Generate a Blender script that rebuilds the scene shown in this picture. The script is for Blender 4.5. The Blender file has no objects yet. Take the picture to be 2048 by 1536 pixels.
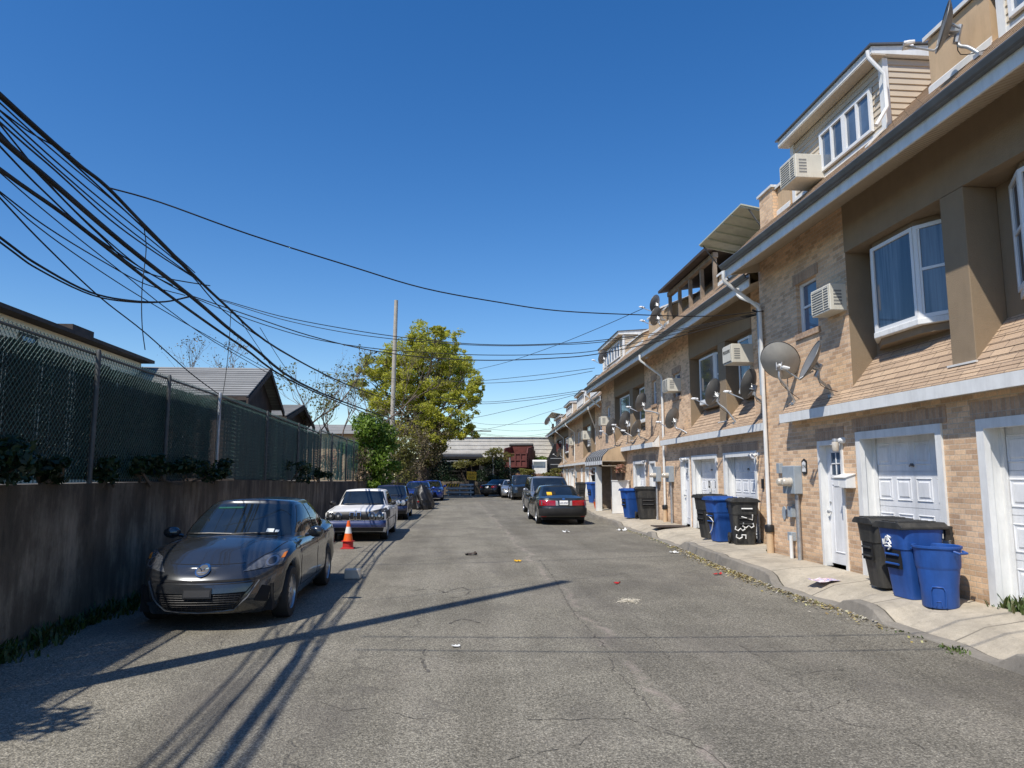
import bpy, bmesh, math, random
import numpy as np
from mathutils import Vector, Matrix
from mathutils.bvhtree import BVHTree

random.seed(7)
C = bpy.context.scene.collection
PI = math.pi
R = math.radians
GZ = -0.14            # level of the road surface
FWD = Vector((0, 1, 0))

# ------------------------------------------------------------------ mesh builder
class MB:
    def __init__(s):
        s.v = []; s.f = []; s.m = []
    def add(s, vs, fs, mi=0):
        o = len(s.v)
        s.v.extend([tuple(p) for p in vs])
        s.f.extend([tuple(i + o for i in f) for f in fs])
        s.m.extend([mi] * len(fs))
        return s
    def quad(s, a, b, c, d, mi=0):
        return s.add([a, b, c, d], [(0, 1, 2, 3)], mi)
    def box(s, x0, x1, y0, y1, z0, z1, mi=0):
        v = [(x0, y0, z0), (x1, y0, z0), (x1, y1, z0), (x0, y1, z0), (x0, y0, z1), (x1, y0, z1), (x1, y1, z1), (x0, y1, z1)]
        return s.add(v, [(0, 3, 2, 1), (4, 5, 6, 7), (0, 1, 5, 4), (1, 2, 6, 5), (2, 3, 7, 6), (3, 0, 4, 7)], mi)
    def prism(s, poly, axis, a, b, mi=0):
        # poly: 2-D points in the two other axes (in x,y,z order), extruded along axis from a to b
        n = len(poly)
        def mk(p, t):
            q = list(p); q.insert('xyz'.index(axis), t); return tuple(q)
        v = [mk(p, a) for p in poly] + [mk(p, b) for p in poly]
        f = [tuple(range(n))[::-1], tuple(range(n, 2 * n))]
        f += [(i, (i + 1) % n, (i + 1) % n + n, i + n) for i in range(n)]
        return s.add(v, f, mi)
    def obox(s, A, B, z0, z1, t0, t1, mi=0):
        # box along plan line A->B, thickness t0..t1 on its right hand side
        ax, ay = A; bx, by = B
        L = math.hypot(bx - ax, by - ay) or 1e-6
        nx, ny = (by - ay) / L, -(bx - ax) / L
        p = [(ax + nx * t0, ay + ny * t0), (bx + nx * t0, by + ny * t0), (bx + nx * t1, by + ny * t1), (ax + nx * t1, ay + ny * t1)]
        v = [(q[0], q[1], z0) for q in p] + [(q[0], q[1], z1) for q in p]
        return s.add(v, [(0, 3, 2, 1), (4, 5, 6, 7), (0, 1, 5, 4), (1, 2, 6, 5), (2, 3, 7, 6), (3, 0, 4, 7)], mi)
    def tube(s, pts, r, n=8, mi=0, cap=True):
        pts = [Vector(p) for p in pts]
        rs = r if isinstance(r, (list, tuple)) else [r] * len(pts)
        base = len(s.v); up = None; k = len(pts)
        for i, p in enumerate(pts):
            d = (pts[min(i + 1, k - 1)] - pts[max(i - 1, 0)])
            d = d.normalized() if d.length > 1e-9 else Vector((0, 0, 1))
            if up is None:
                up = d.orthogonal().normalized()
            else:
                up = up - d * up.dot(d)
                up = up.normalized() if up.length > 1e-6 else d.orthogonal().normalized()
            w = d.cross(up)
            for j in range(n):
                a = 2 * PI * j / n
                q = p + (up * math.cos(a) + w * math.sin(a)) * rs[i]
                s.v.append(tuple(q))
        for i in range(k - 1):
            for j in range(n):
                a = base + i * n + j; b = base + i * n + (j + 1) % n
                s.f.append((a, b, b + n, a + n)); s.m.append(mi)
        if cap:
            s.f.append(tuple(base + j for j in range(n))[::-1]); s.m.append(mi)
            s.f.append(tuple(base + (k - 1) * n + j for j in range(n))); s.m.append(mi)
        return s
    def lathe(s, prof, n=24, c=(0, 0, 0), axis='z', mi=0, sx=1., sy=1.):
        base = len(s.v)
        for (r, h) in prof:
            for j in range(n):
                a = 2 * PI * j / n
                x, y = r * math.cos(a) * sx, r * math.sin(a) * sy
                q = {'z': (x, y, h), 'y': (x, h, y), 'x': (h, x, y)}[axis]
                s.v.append((q[0] + c[0], q[1] + c[1], q[2] + c[2]))
        for i in range(len(prof) - 1):
            for j in range(n):
                a = base + i * n + j; b = base + i * n + (j + 1) % n
                s.f.append((a, b, b + n, a + n)); s.m.append(mi)
        return s
    def xf(s, M):
        s.v = [tuple(M @ Vector(p)) for p in s.v]; return s
    def build(s, name, mats, parent=None, smooth=None, off=(0, 0, 0), bevel=0):
        me = bpy.data.meshes.new(name)
        ox, oy, oz = off
        me.from_pydata([(p[0] - ox, p[1] - oy, p[2] - oz) for p in s.v], [], s.f)
        if not isinstance(mats, (list, tuple)): mats = [mats]
        for m in mats: me.materials.append(m)
        if len(mats) > 1: me.polygons.foreach_set('material_index', s.m)
        bm = bmesh.new(); bm.from_mesh(me)
        bmesh.ops.recalc_face_normals(bm, faces=bm.faces)
        bm.to_mesh(me); bm.free()
        if smooth is not None:
            me.polygons.foreach_set('use_smooth', [True] * len(me.polygons))
            me.set_sharp_from_angle(angle=R(smooth))
        o = bpy.data.objects.new(name, me); C.objects.link(o)
        if parent is not None: o.parent = parent
        if bevel:
            b = o.modifiers.new('bevel', 'BEVEL'); b.width = bevel; b.segments = 2; b.limit_method = 'ANGLE'; b.angle_limit = R(40)
        return o

def thing(name, label, cat, loc=(0, 0, 0), rz=0, group=None):
    o = bpy.data.objects.new(name, None); C.objects.link(o)
    o.location = loc; o.rotation_euler = (0, 0, rz); o.empty_display_size = .2
    o['label'] = label; o['category'] = cat
    if group: o['group'] = group
    return o
def tag(o, label, cat, group=None):
    o['label'] = label; o['category'] = cat
    if group: o['group'] = group
    return o
def kind(o, k, label=None):
    o['kind'] = k
    if label: o['label'] = label
    return o
def copy_tree(o, parent=None):
    c = o.copy(); C.objects.link(c)
    if parent is not None: c.parent = parent
    for ch in list(o.children): copy_tree(ch, c)
    return c
def smooth_path(pts, k=6):
    pts = [Vector(p) for p in pts]; out = []
    for i in range(len(pts) - 1):
        p0 = pts[max(i - 1, 0)]; p1 = pts[i]; p2 = pts[i + 1]; p3 = pts[min(i + 2, len(pts) - 1)]
        for j in range(k):
            t = j / k
            out.append(.5 * ((2 * p1) + (p2 - p0) * t + (2 * p0 - 5 * p1 + 4 * p2 - p3) * t * t + (3 * p1 - p0 - 3 * p2 + p3) * t ** 3))
    out.append(pts[-1]); return out

# ------------------------------------------------------------------ materials
class NT:
    def __init__(s, name):
        s.m = bpy.data.materials.new(name); s.m.use_nodes = True
        s.t = s.m.node_tree; s.n = s.t.nodes; s.l = s.t.links
        s.b = s.n['Principled BSDF']
    def node(s, t, **k):
        n = s.n.new(t)
        for a, b in k.items(): setattr(n, a, b)
        return n
    def link(s, a, b): s.l.new(a, b)
    def coords(s, which='Position'):
        if which == 'Position': return s.node('ShaderNodeNewGeometry').outputs['Position']
        return s.node('ShaderNodeTexCoord').outputs[which]
    def noise(s, vec, scale, detail=4, rough=.6, dist=0):
        n = s.node('ShaderNodeTexNoise'); n.inputs['Scale'].default_value = scale
        n.inputs['Detail'].default_value = detail; n.inputs['Roughness'].default_value = rough; n.inputs['Distortion'].default_value = dist
        if vec is not None: s.link(vec, n.inputs['Vector'])
        return n.outputs['Fac']
    def ramp(s, fac, stops):
        r = s.node('ShaderNodeValToRGB'); e = r.color_ramp.elements
        while len(e) < len(stops): e.new(.5)
        for i, (p, c) in enumerate(stops):
            e[i].position = p; e[i].color = (c, c, c, 1) if not isinstance(c, (tuple, list)) else (*c, 1)
        s.link(fac, r.inputs['Fac']); return r.outputs['Color']
    def mix(s, fac, a, b, mode='MIX'):
        m = s.node('ShaderNodeMix', data_type='RGBA', blend_type=mode)
        for sock, v in ((m.inputs[0], fac), (m.inputs[6], a), (m.inputs[7], b)):
            if isinstance(v, (int, float)): sock.default_value = v
            elif isinstance(v, tuple): sock.default_value = (*v, 1)
            else: s.link(v, sock)
        return m.outputs[2]
    def mapping(s, vec, scale=(1, 1, 1), loc=(0, 0, 0), rot=(0, 0, 0)):
        m = s.node('ShaderNodeMapping'); m.inputs['Scale'].default_value = scale; m.inputs['Location'].default_value = loc; m.inputs['Rotation'].default_value = rot
        s.link(vec, m.inputs['Vector']); return m.outputs['Vector']
    def math(s, op, a, b=None):
        m = s.node('ShaderNodeMath', operation=op)
        for sock, v in ((m.inputs[0], a), (m.inputs[1], b)):
            if v is None: continue
            if isinstance(v, (int, float)): sock.default_value = v
            else: s.link(v, sock)
        return m.outputs[0]
    def bump(s, h, dist=.01, strength=.5):
        b = s.node('ShaderNodeBump'); b.inputs['Distance'].default_value = dist; b.inputs['Strength'].default_value = strength
        s.link(h, b.inputs['Height']); s.link(b.outputs['Normal'], s.b.inputs['Normal'])
    def set(s, **k):
        for a, v in k.items():
            i = s.b.inputs[a.replace('_', ' ')]
            if hasattr(v, 'links') or hasattr(v, 'is_linked'): s.link(v, i)
            elif isinstance(v, tuple): i.default_value = (*v, 1) if len(v) == 3 else v
            else: i.default_value = v
        return s

def pm(name, col, rough=.6, metal=0, var=.18, scale=6, bump=0., bscale=60, spec=.5, coat=0, dirt=0, coords='Object'):
    t = NT(name); p = t.coords(coords)
    n = t.noise(p, scale, 5, .65)
    lo = tuple(c * (1 - var) for c in col); hi = tuple(min(1, c * (1 + var)) for c in col)
    c = t.ramp(n, [(.3, lo), (.7, hi)])
    if dirt:
        d = t.noise(t.mapping(p, (3, 3, .6)), 2.2, 6, .7)
        c = t.mix(t.ramp(d, [(.45, 0), (.75, abs(dirt))]), c, tuple(x * .35 for x in col) if dirt > 0 else (.085, .08, .07))
    t.set(Base_Color=c, Roughness=rough, Metallic=metal)
    t.b.inputs['Specular IOR Level'].default_value = spec
    if coat: t.set(Coat_Weight=coat, Coat_Roughness=.04)
    if bump: t.bump(t.noise(p, bscale, 4), .01, bump)
    return t.m

def brick_mat(name, c1, c2, mortar, swap=False, bw=.2, rh=.068, dark=.0):
    t = NT(name); p = t.coords('Object'); sx = t.node('ShaderNodeSeparateXYZ'); t.link(p, sx.inputs[0])
    a = t.math('ADD', sx.outputs[1], sx.outputs[0]); cb = t.node('ShaderNodeCombineXYZ')
    if swap: t.link(sx.outputs[2], cb.inputs[0]); t.link(a, cb.inputs[1])
    else: t.link(a, cb.inputs[0]); t.link(sx.outputs[2], cb.inputs[1])
    b = t.node('ShaderNodeTexBrick', offset=.0 if swap else .5)
    t.link(cb.outputs[0], b.inputs['Vector'])
    for k, v in (('Color1', c1), ('Color2', c2), ('Mortar', mortar)): b.inputs[k].default_value = (*v, 1)
    b.inputs['Scale'].default_value = 1; b.inputs['Brick Width'].default_value = bw; b.inputs['Row Height'].default_value = rh
    b.inputs['Mortar Size'].default_value = .0065; b.inputs['Mortar Smooth'].default_value = .25; b.inputs['Bias'].default_value = -.25
    n = t.noise(p, 30, 5, .7)
    c = t.mix(.75, b.outputs['Color'], t.ramp(n, [(.25, .68), (.75, 1.28)]), 'MULTIPLY')
    n2 = t.noise(p, .9, 4, .6)
    c = t.mix(.6, c, t.ramp(n2, [(.3, .72), (.7, 1.12)]), 'MULTIPLY')
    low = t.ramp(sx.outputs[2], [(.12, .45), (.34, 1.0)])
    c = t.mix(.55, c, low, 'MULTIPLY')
    t.set(Base_Color=c, Roughness=.85)
    h = t.math('SUBTRACT', t.math('MULTIPLY', n, .25), b.outputs['Fac'])
    t.bump(h, .006, .8)
    return t.m

def shingle_mat(name, c1, c2, dark):
    t = NT(name); p = t.coords('Object'); sx = t.node('ShaderNodeSeparateXYZ'); t.link(p, sx.inputs[0])
    cb = t.node('ShaderNodeCombineXYZ'); t.link(sx.outputs[1], cb.inputs[0]); t.link(t.math('MULTIPLY', sx.outputs[2], 1.0), cb.inputs[1])
    b = t.node('ShaderNodeTexBrick', offset=.5); t.link(cb.outputs[0], b.inputs['Vector'])
    for k, v in (('Color1', c1), ('Color2', c2), ('Mortar', dark)): b.inputs[k].default_value = (*v, 1)  # the dark colour paints joints and the shadow line under each course
    b.inputs['Scale'].default_value = 1; b.inputs['Brick Width'].default_value = .31; b.inputs['Row Height'].default_value = .105
    b.inputs['Mortar Size'].default_value = .005; b.inputs['Bias'].default_value = -.1
    n = t.noise(p, 90, 3, .8)
    c = t.mix(.7, b.outputs['Color'], t.ramp(n, [(.3, .6), (.7, 1.3)]), 'MULTIPLY')
    n2 = t.noise(p, 1.3, 4)
    c = t.mix(.5, c, t.ramp(n2, [(.3, .7), (.7, 1.1)]), 'MULTIPLY')
    t.set(Base_Color=c, Roughness=.95); t.bump(t.math('SUBTRACT', n, b.outputs['Fac']), .006, .6)
    return t.m

def leaf_mat(name, cols, trans=.35):
    t = NT(name); g = t.node('ShaderNodeNewGeometry')
    c = t.ramp(g.outputs['Random Per Island'], [(i / (len(cols) - 1), k) for i, k in enumerate(cols)])
    n = t.noise(g.outputs['Position'], .8, 3)
    c = t.mix(.7, c, t.ramp(n, [(.3, .55), (.7, 1.25)]), 'MULTIPLY')
    t.set(Base_Color=c, Roughness=.55)
    tr = t.node('ShaderNodeBsdfTranslucent'); t.link(c, tr.inputs['Color'])
    mx = t.node('ShaderNodeMixShader'); mx.inputs[0].default_value = trans
    t.link(t.b.outputs[0], mx.inputs[1]); t.link(tr.outputs[0], mx.inputs[2])
    t.link(mx.outputs[0], t.n['Material Output'].inputs['Surface'])
    return t.m

def paint_mat(name, col, metal=.35, rough=.32, flake=.12, coat=1.):
    t = NT(name); p = t.coords('Object')
    n = t.noise(p, 2.5, 4)
    c = t.ramp(n, [(.3, tuple(x * (1 - flake) for x in col)), (.7, tuple(x * (1 + flake) for x in col))])
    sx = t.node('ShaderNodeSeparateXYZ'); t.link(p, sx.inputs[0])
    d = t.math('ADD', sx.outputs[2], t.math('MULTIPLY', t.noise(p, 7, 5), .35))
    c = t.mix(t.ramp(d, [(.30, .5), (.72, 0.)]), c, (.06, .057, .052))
    t.set(Base_Color=c, Metallic=metal, Roughness=rough, Coat_Weight=coat, Coat_Roughness=.05)
    return t.m

def glass_mat(name, col=(.02, .028, .035), rough=.03):
    t = NT(name); p = t.coords('Object')
    n = t.noise(p, 1.5, 3)
    t.set(Base_Color=t.ramp(n, [(.3, tuple(c * .6 for c in col)), (.7, tuple(c * 1.5 for c in col))]), Roughness=rough)
    t.b.inputs['Specular IOR Level'].default_value = .9
    return t.m

M = {}
M['brick'] = brick_mat('tan_brick', (.83, .57, .355), (.44, .275, .17), (.67, .54, .40))
M['soldier'] = brick_mat('soldier_brick', (.52, .35, .23), (.30, .19, .125), (.44, .36, .28), swap=True)
M['stucco'] = pm('tan_stucco', (.275, .205, .132), .95, var=.07, scale=3, bump=.6, bscale=90, dirt=.14)  # base colour darkened to deepen the shade of the recesses
M['stucco2'] = pm('light_stucco', (.56, .40, .245), .9, var=.08, scale=2, bump=.35, bscale=160, dirt=.3)
M['shingle'] = shingle_mat('tan_shingle', (.545, .395, .265), (.42, .30, .205), (.16, .115, .085))
M['grayshingle'] = shingle_mat('gray_shingle', (.27, .27, .26), (.21, .21, .205), (.09, .09, .09))
M['white'] = pm('white_paint', (.79, .79, .765), .5, var=.06, scale=3, dirt=.30)
M['whitedoor'] = pm('white_door_paint', (.78, .79, .80), .45, var=.05, scale=2.5, dirt=.34)
M['whitevinyl'] = pm('white_vinyl', (.80, .80, .79), .4, var=.03, scale=3)
M['siding'] = pm('beige_siding', (.55, .47, .36), .55, var=.05, scale=2)
M['graymetal'] = pm('gray_gutter_metal', (.13, .13, .13), .4, .3, var=.2, scale=3)
M['steel'] = pm('galvanised_steel', (.42, .43, .44), .45, .6, var=.2, scale=9)
M['meter'] = pm('meter_gray', (.33, .38, .42), .5, .1, var=.12, scale=6)
M['black'] = pm('black_plastic', (.014, .014, .015), .45, var=.3, scale=5)
M['rubber'] = pm('tyre_rubber', (.016, .016, .016), .8, var=.3, scale=12)
M['darkin'] = pm('dark_interior', (.008, .008, .009), .9, var=.2)
M['glass'] = glass_mat('window_glass', (.085, .125, .185), .03)
def curtain_glass():
    t = NT('curtained_glass'); p = t.coords('Object'); sx = t.node('ShaderNodeSeparateXYZ'); t.link(p, sx.inputs[0])
    n = t.noise(t.mapping(p, (9, 9, .35)), 1.6, 4, .6); b = t.noise(t.mapping(p, (1.2, 1.2, .25)), 1.0, 2)
    c = t.ramp(n, [(.35, (.055, .08, .115)), (.65, (.19, .235, .285))])
    c = t.mix(t.ramp(b, [(.42, .0), (.58, .85)]), c, (.035, .055, .085))
    t.set(Base_Color=c, Roughness=.04); t.b.inputs['Specular IOR Level'].default_value = .9
    return t.m
M['curtainglass'] = curtain_glass()
M['carglass'] = glass_mat('car_glass', (.012, .017, .022), .02)
M['chrome'] = pm('chrome', (.75, .75, .76), .12, 1, var=.03)
M['alloy'] = pm('alloy_wheel', (.40, .40, .41), .3, .8, var=.1)
M['dish'] = pm('dish_gray', (.19, .19, .185), .5, .1, var=.12, scale=4, dirt=.2)
M['dishlight'] = pm('dish_light_gray', (.42, .40, .36), .5, .1, var=.1, scale=4, dirt=.2)
M['bin_black'] = pm('bin_black', (.024, .025, .025), .55, var=.35, scale=3, bump=.05, dirt=-.9)
M['bin_blue'] = pm('bin_blue', (.018, .085, .33), .48, var=.16, scale=3, bump=.05, dirt=.55)
M['cable'] = pm('cable_black', (.012, .012, .013), .7, var=.2)
M['polewood'] = pm('sunlit_pole_wood', (.40, .36, .30), .85, var=.2, scale=4, bump=.3, bscale=25)  # base colour lightened for the sunlight on the distant pole
M['awnblack'] = pm('black_awning_cloth', (.02, .02, .022), .8, var=.2)
M['postdark'] = pm('dark_fence_post', (.085, .09, .088), .6, .3, var=.3, scale=9)
M['wood'] = pm('weathered_wood', (.26, .20, .145), .85, var=.35, scale=4, bump=.4, bscale=25)
M['darkwood'] = pm('dark_wood', (.055, .04, .032), .8, var=.35, scale=4, bump=.4, bscale=25)
M['bark'] = pm('bark', (.11, .085, .065), .95, var=.4, scale=9, bump=.6, bscale=30)
M['twig'] = pm('twig', (.17, .125, .095), .95, var=.3, scale=9)
M['curtain'] = pm('pale_curtain', (.30, .34, .38), .9, var=.25, scale=4)
M['acwhite'] = pm('ac_cream', (.66, .63, .54), .5, var=.07, scale=3, dirt=.3)
M['acdark'] = pm('ac_grille', (.22, .22, .21), .6, var=.2, scale=10)
M['orange'] = pm('cone_orange', (.80, .13, .015), .5, var=.12, scale=6, dirt=.15)
M['red'] = pm('red_plastic', (.45, .02, .02), .5, var=.15)
M['yellow'] = pm('yellow_paint', (.90, .50, .02), .5, var=.15)
M['ink'] = pm('black_ink', (.01, .01, .01), .8, var=.1)
M['whiteink'] = pm('white_spray_paint', (.78, .78, .76), .8, var=.1)
M['flash'] = pm('white_flashing', (.72, .71, .68), .5, var=.08, scale=3, dirt=.2)

# ------------------------------------------------------------------ ground, road, sidewalk
def asphalt():
    t = NT('worn_asphalt'); p = t.coords('Position')
    f1 = t.noise(p, 48, 4, .8); f2 = t.noise(p, 26, 4, .7); f3 = t.noise(p, .55, 5, .6, .6)
    vo = t.node('ShaderNodeTexVoronoi'); vo.inputs['Scale'].default_value = 70; t.link(p, vo.inputs['Vector'])
    stones = t.ramp(vo.outputs['Distance'], [(.0, 1.7), (.3, 1.05), (.6, .45)])
    base = t.ramp(f3, [(.28, (.222, .205, .163)), (.5, (.295, .272, .216)), (.72, (.36, .33, .265))])
    c = t.mix(.8, base, t.ramp(f1, [(.32, .12), (.5, .95), (.68, 1.95)]), 'MULTIPLY')
    c = t.mix(.6, c, stones, 'MULTIPLY')
    c = t.mix(.55, c, t.ramp(f2, [(.3, .7), (.7, 1.25)]), 'MULTIPLY')
    # bright chips
    v2 = t.node('ShaderNodeTexVoronoi'); v2.inputs['Scale'].default_value = 38; t.link(p, v2.inputs['Vector'])
    chips = t.ramp(t.math('ADD', v2.outputs['Distance'], t.math('MULTIPLY', f2, .3)), [(.21, .95), (.27, 0)])
    c = t.mix(chips, c, (.66, .63, .57))
    # long cracks
    pw = t.node('ShaderNodeVectorMath', operation='ADD'); nz = t.node('ShaderNodeTexNoise'); nz.inputs['Scale'].default_value = 1.6; nz.inputs['Detail'].default_value = 6
    t.link(p, nz.inputs['Vector'])
    sc = t.node('ShaderNodeVectorMath', operation='SCALE'); sc.inputs['Scale'].default_value = .9; t.link(nz.outputs['Color'], sc.inputs[0])
    t.link(p, pw.inputs[0]); t.link(sc.outputs[0], pw.inputs[1])
    ve = t.node('ShaderNodeTexVoronoi', feature='DISTANCE_TO_EDGE'); ve.inputs['Scale'].default_value = .33; t.link(t.mapping(pw.outputs[0], (1, .62, 1)), ve.inputs['Vector'])
    crack = t.ramp(ve.outputs['Distance'], [(.0, .8), (.003, .5), (.008, 0)])
    crack = t.mix(1., crack, t.ramp(t.noise(p, .8, 3), [(.44, 0), (.60, .8)]), 'MULTIPLY')
    c = t.mix(t.math('MULTIPLY', crack, .6), c, (.07, .065, .058))
    # long seam along the road: the right hand lane is a darker, younger layer
    sxx = t.node('ShaderNodeSeparateXYZ'); t.link(p, sxx.inputs[0])
    sd_ = t.math('SUBTRACT', t.math('ADD', sxx.outputs[0], t.math('MULTIPLY', t.noise(t.mapping(p, (0, .5, 0)), 1.0, 6, .7), 1.1)), 2.25)
    c = t.mix(t.math('MULTIPLY', t.ramp(sd_, [(.0, 0), (.06, 1)]), .5), c, t.mix(1., c, (.80, .80, .82), 'MULTIPLY'))
    sm = t.ramp(t.math('ABSOLUTE', sd_), [(.0, .75), (.03, .45), (.075, 0)])
    c = t.mix(t.mix(1., sm, t.ramp(t.noise(p, 2.6, 5, .7), [(.42, 0), (.6, 1)]), 'MULTIPLY'), c, (.38, .32, .275))
    # transverse worn band and tyre-dark lanes
    ln = t.ramp(t.noise(t.mapping(p, (1.6, .10, 1), (5, 1, 0)), 1.0, 5, .65), [(.42, 0), (.66, .55)])
    c = t.mix(ln, c, t.mix(1., c, (.66, .65, .64), 'MULTIPLY'))
    v3 = t.node('ShaderNodeTexVoronoi', feature='DISTANCE_TO_EDGE'); v3.inputs['Scale'].default_value = 1.25; t.link(t.mapping(pw.outputs[0], (1, .8, 1), (2, 5, 0)), v3.inputs['Vector'])
    ck2 = t.mix(1., t.ramp(v3.outputs['Distance'], [(.0, .9), (.012, .55), (.04, 0)]), t.ramp(t.noise(t.mapping(p, (1, 1, 1), (8, 3, 0)), .45, 4, .6), [(.54, 0), (.64, 1)]), 'MULTIPLY')
    c = t.mix(t.math('MULTIPLY', ck2, .55), c, (.085, .078, .066))
    # dark oily stains and pale dusty patches
    st = t.ramp(t.noise(t.mapping(p, (1, .55, 1), (3, 7, 0)), .55, 5, .65), [(.50, 0), (.68, .6)])
    c = t.mix(st, c, (.115, .104, .09))
    du = t.ramp(t.noise(t.mapping(p, (1.1, .4, 1), (13, 2, 0)), .9, 6, .7), [(.58, 0), (.78, .45)])
    c = t.mix(du, c, (.27, .24, .20))
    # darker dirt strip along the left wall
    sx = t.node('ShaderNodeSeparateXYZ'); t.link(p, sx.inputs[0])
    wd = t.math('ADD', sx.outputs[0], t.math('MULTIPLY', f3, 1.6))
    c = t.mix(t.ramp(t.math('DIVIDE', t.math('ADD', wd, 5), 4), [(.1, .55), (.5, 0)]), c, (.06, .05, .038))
    t.set(Base_Color=c, Roughness=.95)
    t.b.inputs['Specular IOR Level'].default_value = .25
    h = t.math('ADD', t.math('MULTIPLY', f1, .5), t.math('MULTIPLY', vo.outputs['Distance'], -.6))
    t.bump(t.math('SUBTRACT', h, t.math('MULTIPLY', crack, 1.0)), .012, .9)
    return t.m

def concrete(name, col, jointstep=1.5):
    t = NT(name); p = t.coords('Position')
    n1 = t.noise(p, 1.1, 6, .65); n2 = t.noise(p, 70, 3, .7); n3 = t.noise(p, 6, 5, .7)
    c = t.ramp(n1, [(.3, tuple(x * .78 for x in col)), (.7, tuple(x * 1.12 for x in col))])
    c = t.mix(.6, c, t.ramp(n2, [(.3, .75), (.7, 1.2)]), 'MULTIPLY')
    c = t.mix(.6, c, t.ramp(n3, [(.3, .78), (.6, 1.08)]), 'MULTIPLY')
    if jointstep:
        sx = t.node('ShaderNodeSeparateXYZ'); t.link(p, sx.inputs[0])
        fr = t.math('FRACT', t.math('DIVIDE', t.math('ADD', sx.outputs[1], t.math('MULTIPLY', n1, .04)), jointstep))
        j = t.ramp(fr, [(.0, 1), (.012, .9), (.022, 0)])
        c = t.mix(t.math('MULTIPLY', j, .8), c, (.06, .055, .045))
    c = t.mix(t.ramp(t.noise(t.mapping(p, (1.3, .7, 1), (4, 9, 0)), 1.7, 6, .7), [(.48, 0), (.68, .55)]), c, tuple(x * .52 for x in col))
    c = t.mix(t.ramp(t.noise(p, 3.1, 5, .75), [(.60, 0), (.72, .45)]), c, (.17, .15, .115))
    sp = t.ramp(t.noise(p, 9, 2, .5), [(.68, 0), (.74, .5)])
    c = t.mix(sp, c, tuple(x * .5 for x in col))
    t.set(Base_Color=c, Roughness=.9); t.bump(t.math('ADD', n2, n3), .006, .5)
    return t.m

M['asphalt'] = asphalt()
M['concrete'] = concrete('sidewalk_concrete', (.46, .405, .315))
M['curb'] = concrete('curb_concrete', (.27, .245, .205), 0)
M['dirt'] = pm('dirt', (.12, .095, .065), .95, var=.35, scale=2, coords='Position')

g = MB().quad((-600, -300, GZ - .05), (600, -300, GZ - .05), (600, 900, GZ - .05), (-600, 900, GZ - .05)).build('ground', M['dirt']); kind(g, 'structure')
g = MB().quad((-4.75, -14, GZ), (12.5, -14, GZ), (12.5, 67, GZ), (-4.75, 67, GZ)).build('road', M['asphalt']); kind(g, 'structure')
# higher garden land behind the retaining wall, and the embankment of the yard at the far end
g = MB().quad((-90, -14, 1.42), (-4.84, -14, 1.42), (-4.84, 64, 1.1), (-90, 64, 1.1)).build('garden_ground', M['dirt']); kind(g, 'structure')
eb = MB()
ys = [67.2, 68.2, 69.5, 120]; zs = [GZ - .02, .5, 1.0, 1.05]
for i in range(3):
    eb.quad((-60, ys[i], zs[i]), (60, ys[i], zs[i]), (60, ys[i + 1], zs[i + 1]), (-60, ys[i + 1], zs[i + 1]))
kind(eb.build('yard_ground', M['dirt']), 'structure')

def lerp_tab(tab, y):
    if y <= tab[0][0]: return tab[0][1]
    for (a, va), (b, vb) in zip(tab, tab[1:]):
        if y <= b:
            t = (y - a) / (b - a); t = t * t * (3 - 2 * t)
            return va + (vb - va) * t
    return tab[-1][1]
CURBX = [(-10, 5.12), (6, 5.14), (9, 5.2), (11, 5.16), (13.2, 5.28), (18, 5.6), (22, 5.75), (28, 5.75), (36, 6.3), (46, 7.6), (58, 8.6), (70, 9.5)]
FACX = [(-10, 6.75), (14.2, 6.75), (14.6, 7.4), (35, 7.75), (36.2, 9.0), (46, 9.6), (58, 10.3), (80, 11.5)]
CURBH = [(-10, .16), (5.0, .16), (5.9, .18), (6.3, .17), (6.7, .02), (8.5, .02), (8.75, .16), (9.3, .17), (9.65, .02), (11.3, .02), (11.9, .17), (13, .19), (17.2, .18), (17.7, .03), (20.2, .02), (20.5, .14), (20.9, .15), (21.3, .03), (24.5, .04), (25.2, .15), (40, .15), (41, .04), (46, .04), (47, .12), (80, .12)]
sw = MB(); cb = MB(); jt = MB(); n = 420
rows = []
for i in range(n + 1):
    y = -10 + 80 * i / n
    xc = lerp_tab(CURBX, y) + .025 * math.sin(y * 2.7) + .015 * math.sin(y * 7.1); h = lerp_tab(CURBH, y) + .008 * math.sin(y * 5.3); xf = lerp_tab(FACX, y)
    z1 = GZ + h; zf = .10
    rows.append(((xc, y, GZ - .02), (xc + .02 + .02 * (h > .08), y, z1 - .012), (xc + .05, y, z1), (xc + .165, y, z1 + .004), (xc + .195, y, z1 - .004),
                 (xc + .55, y, z1 + (zf - z1) * .62), (xf - .35, y, zf), (xf, y, zf)))
for a, b in zip(rows, rows[1:]):
    for k in range(7):
        (cb if k < 3 else jt if k == 3 else sw).quad(a[k], a[k + 1], b[k + 1], b[k])
kind(sw.build('sidewalk', M['concrete'], smooth=40), 'structure')
kind(jt.build('pavement_joint', pm('joint_dirt', (.10, .09, .065), .95, var=.6, scale=5, coords='Position')), 'structure', 'dirt filled joint between kerb and sidewalk')
kind(cb.build('curb', M['curb'], smooth=50), 'structure')

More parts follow.
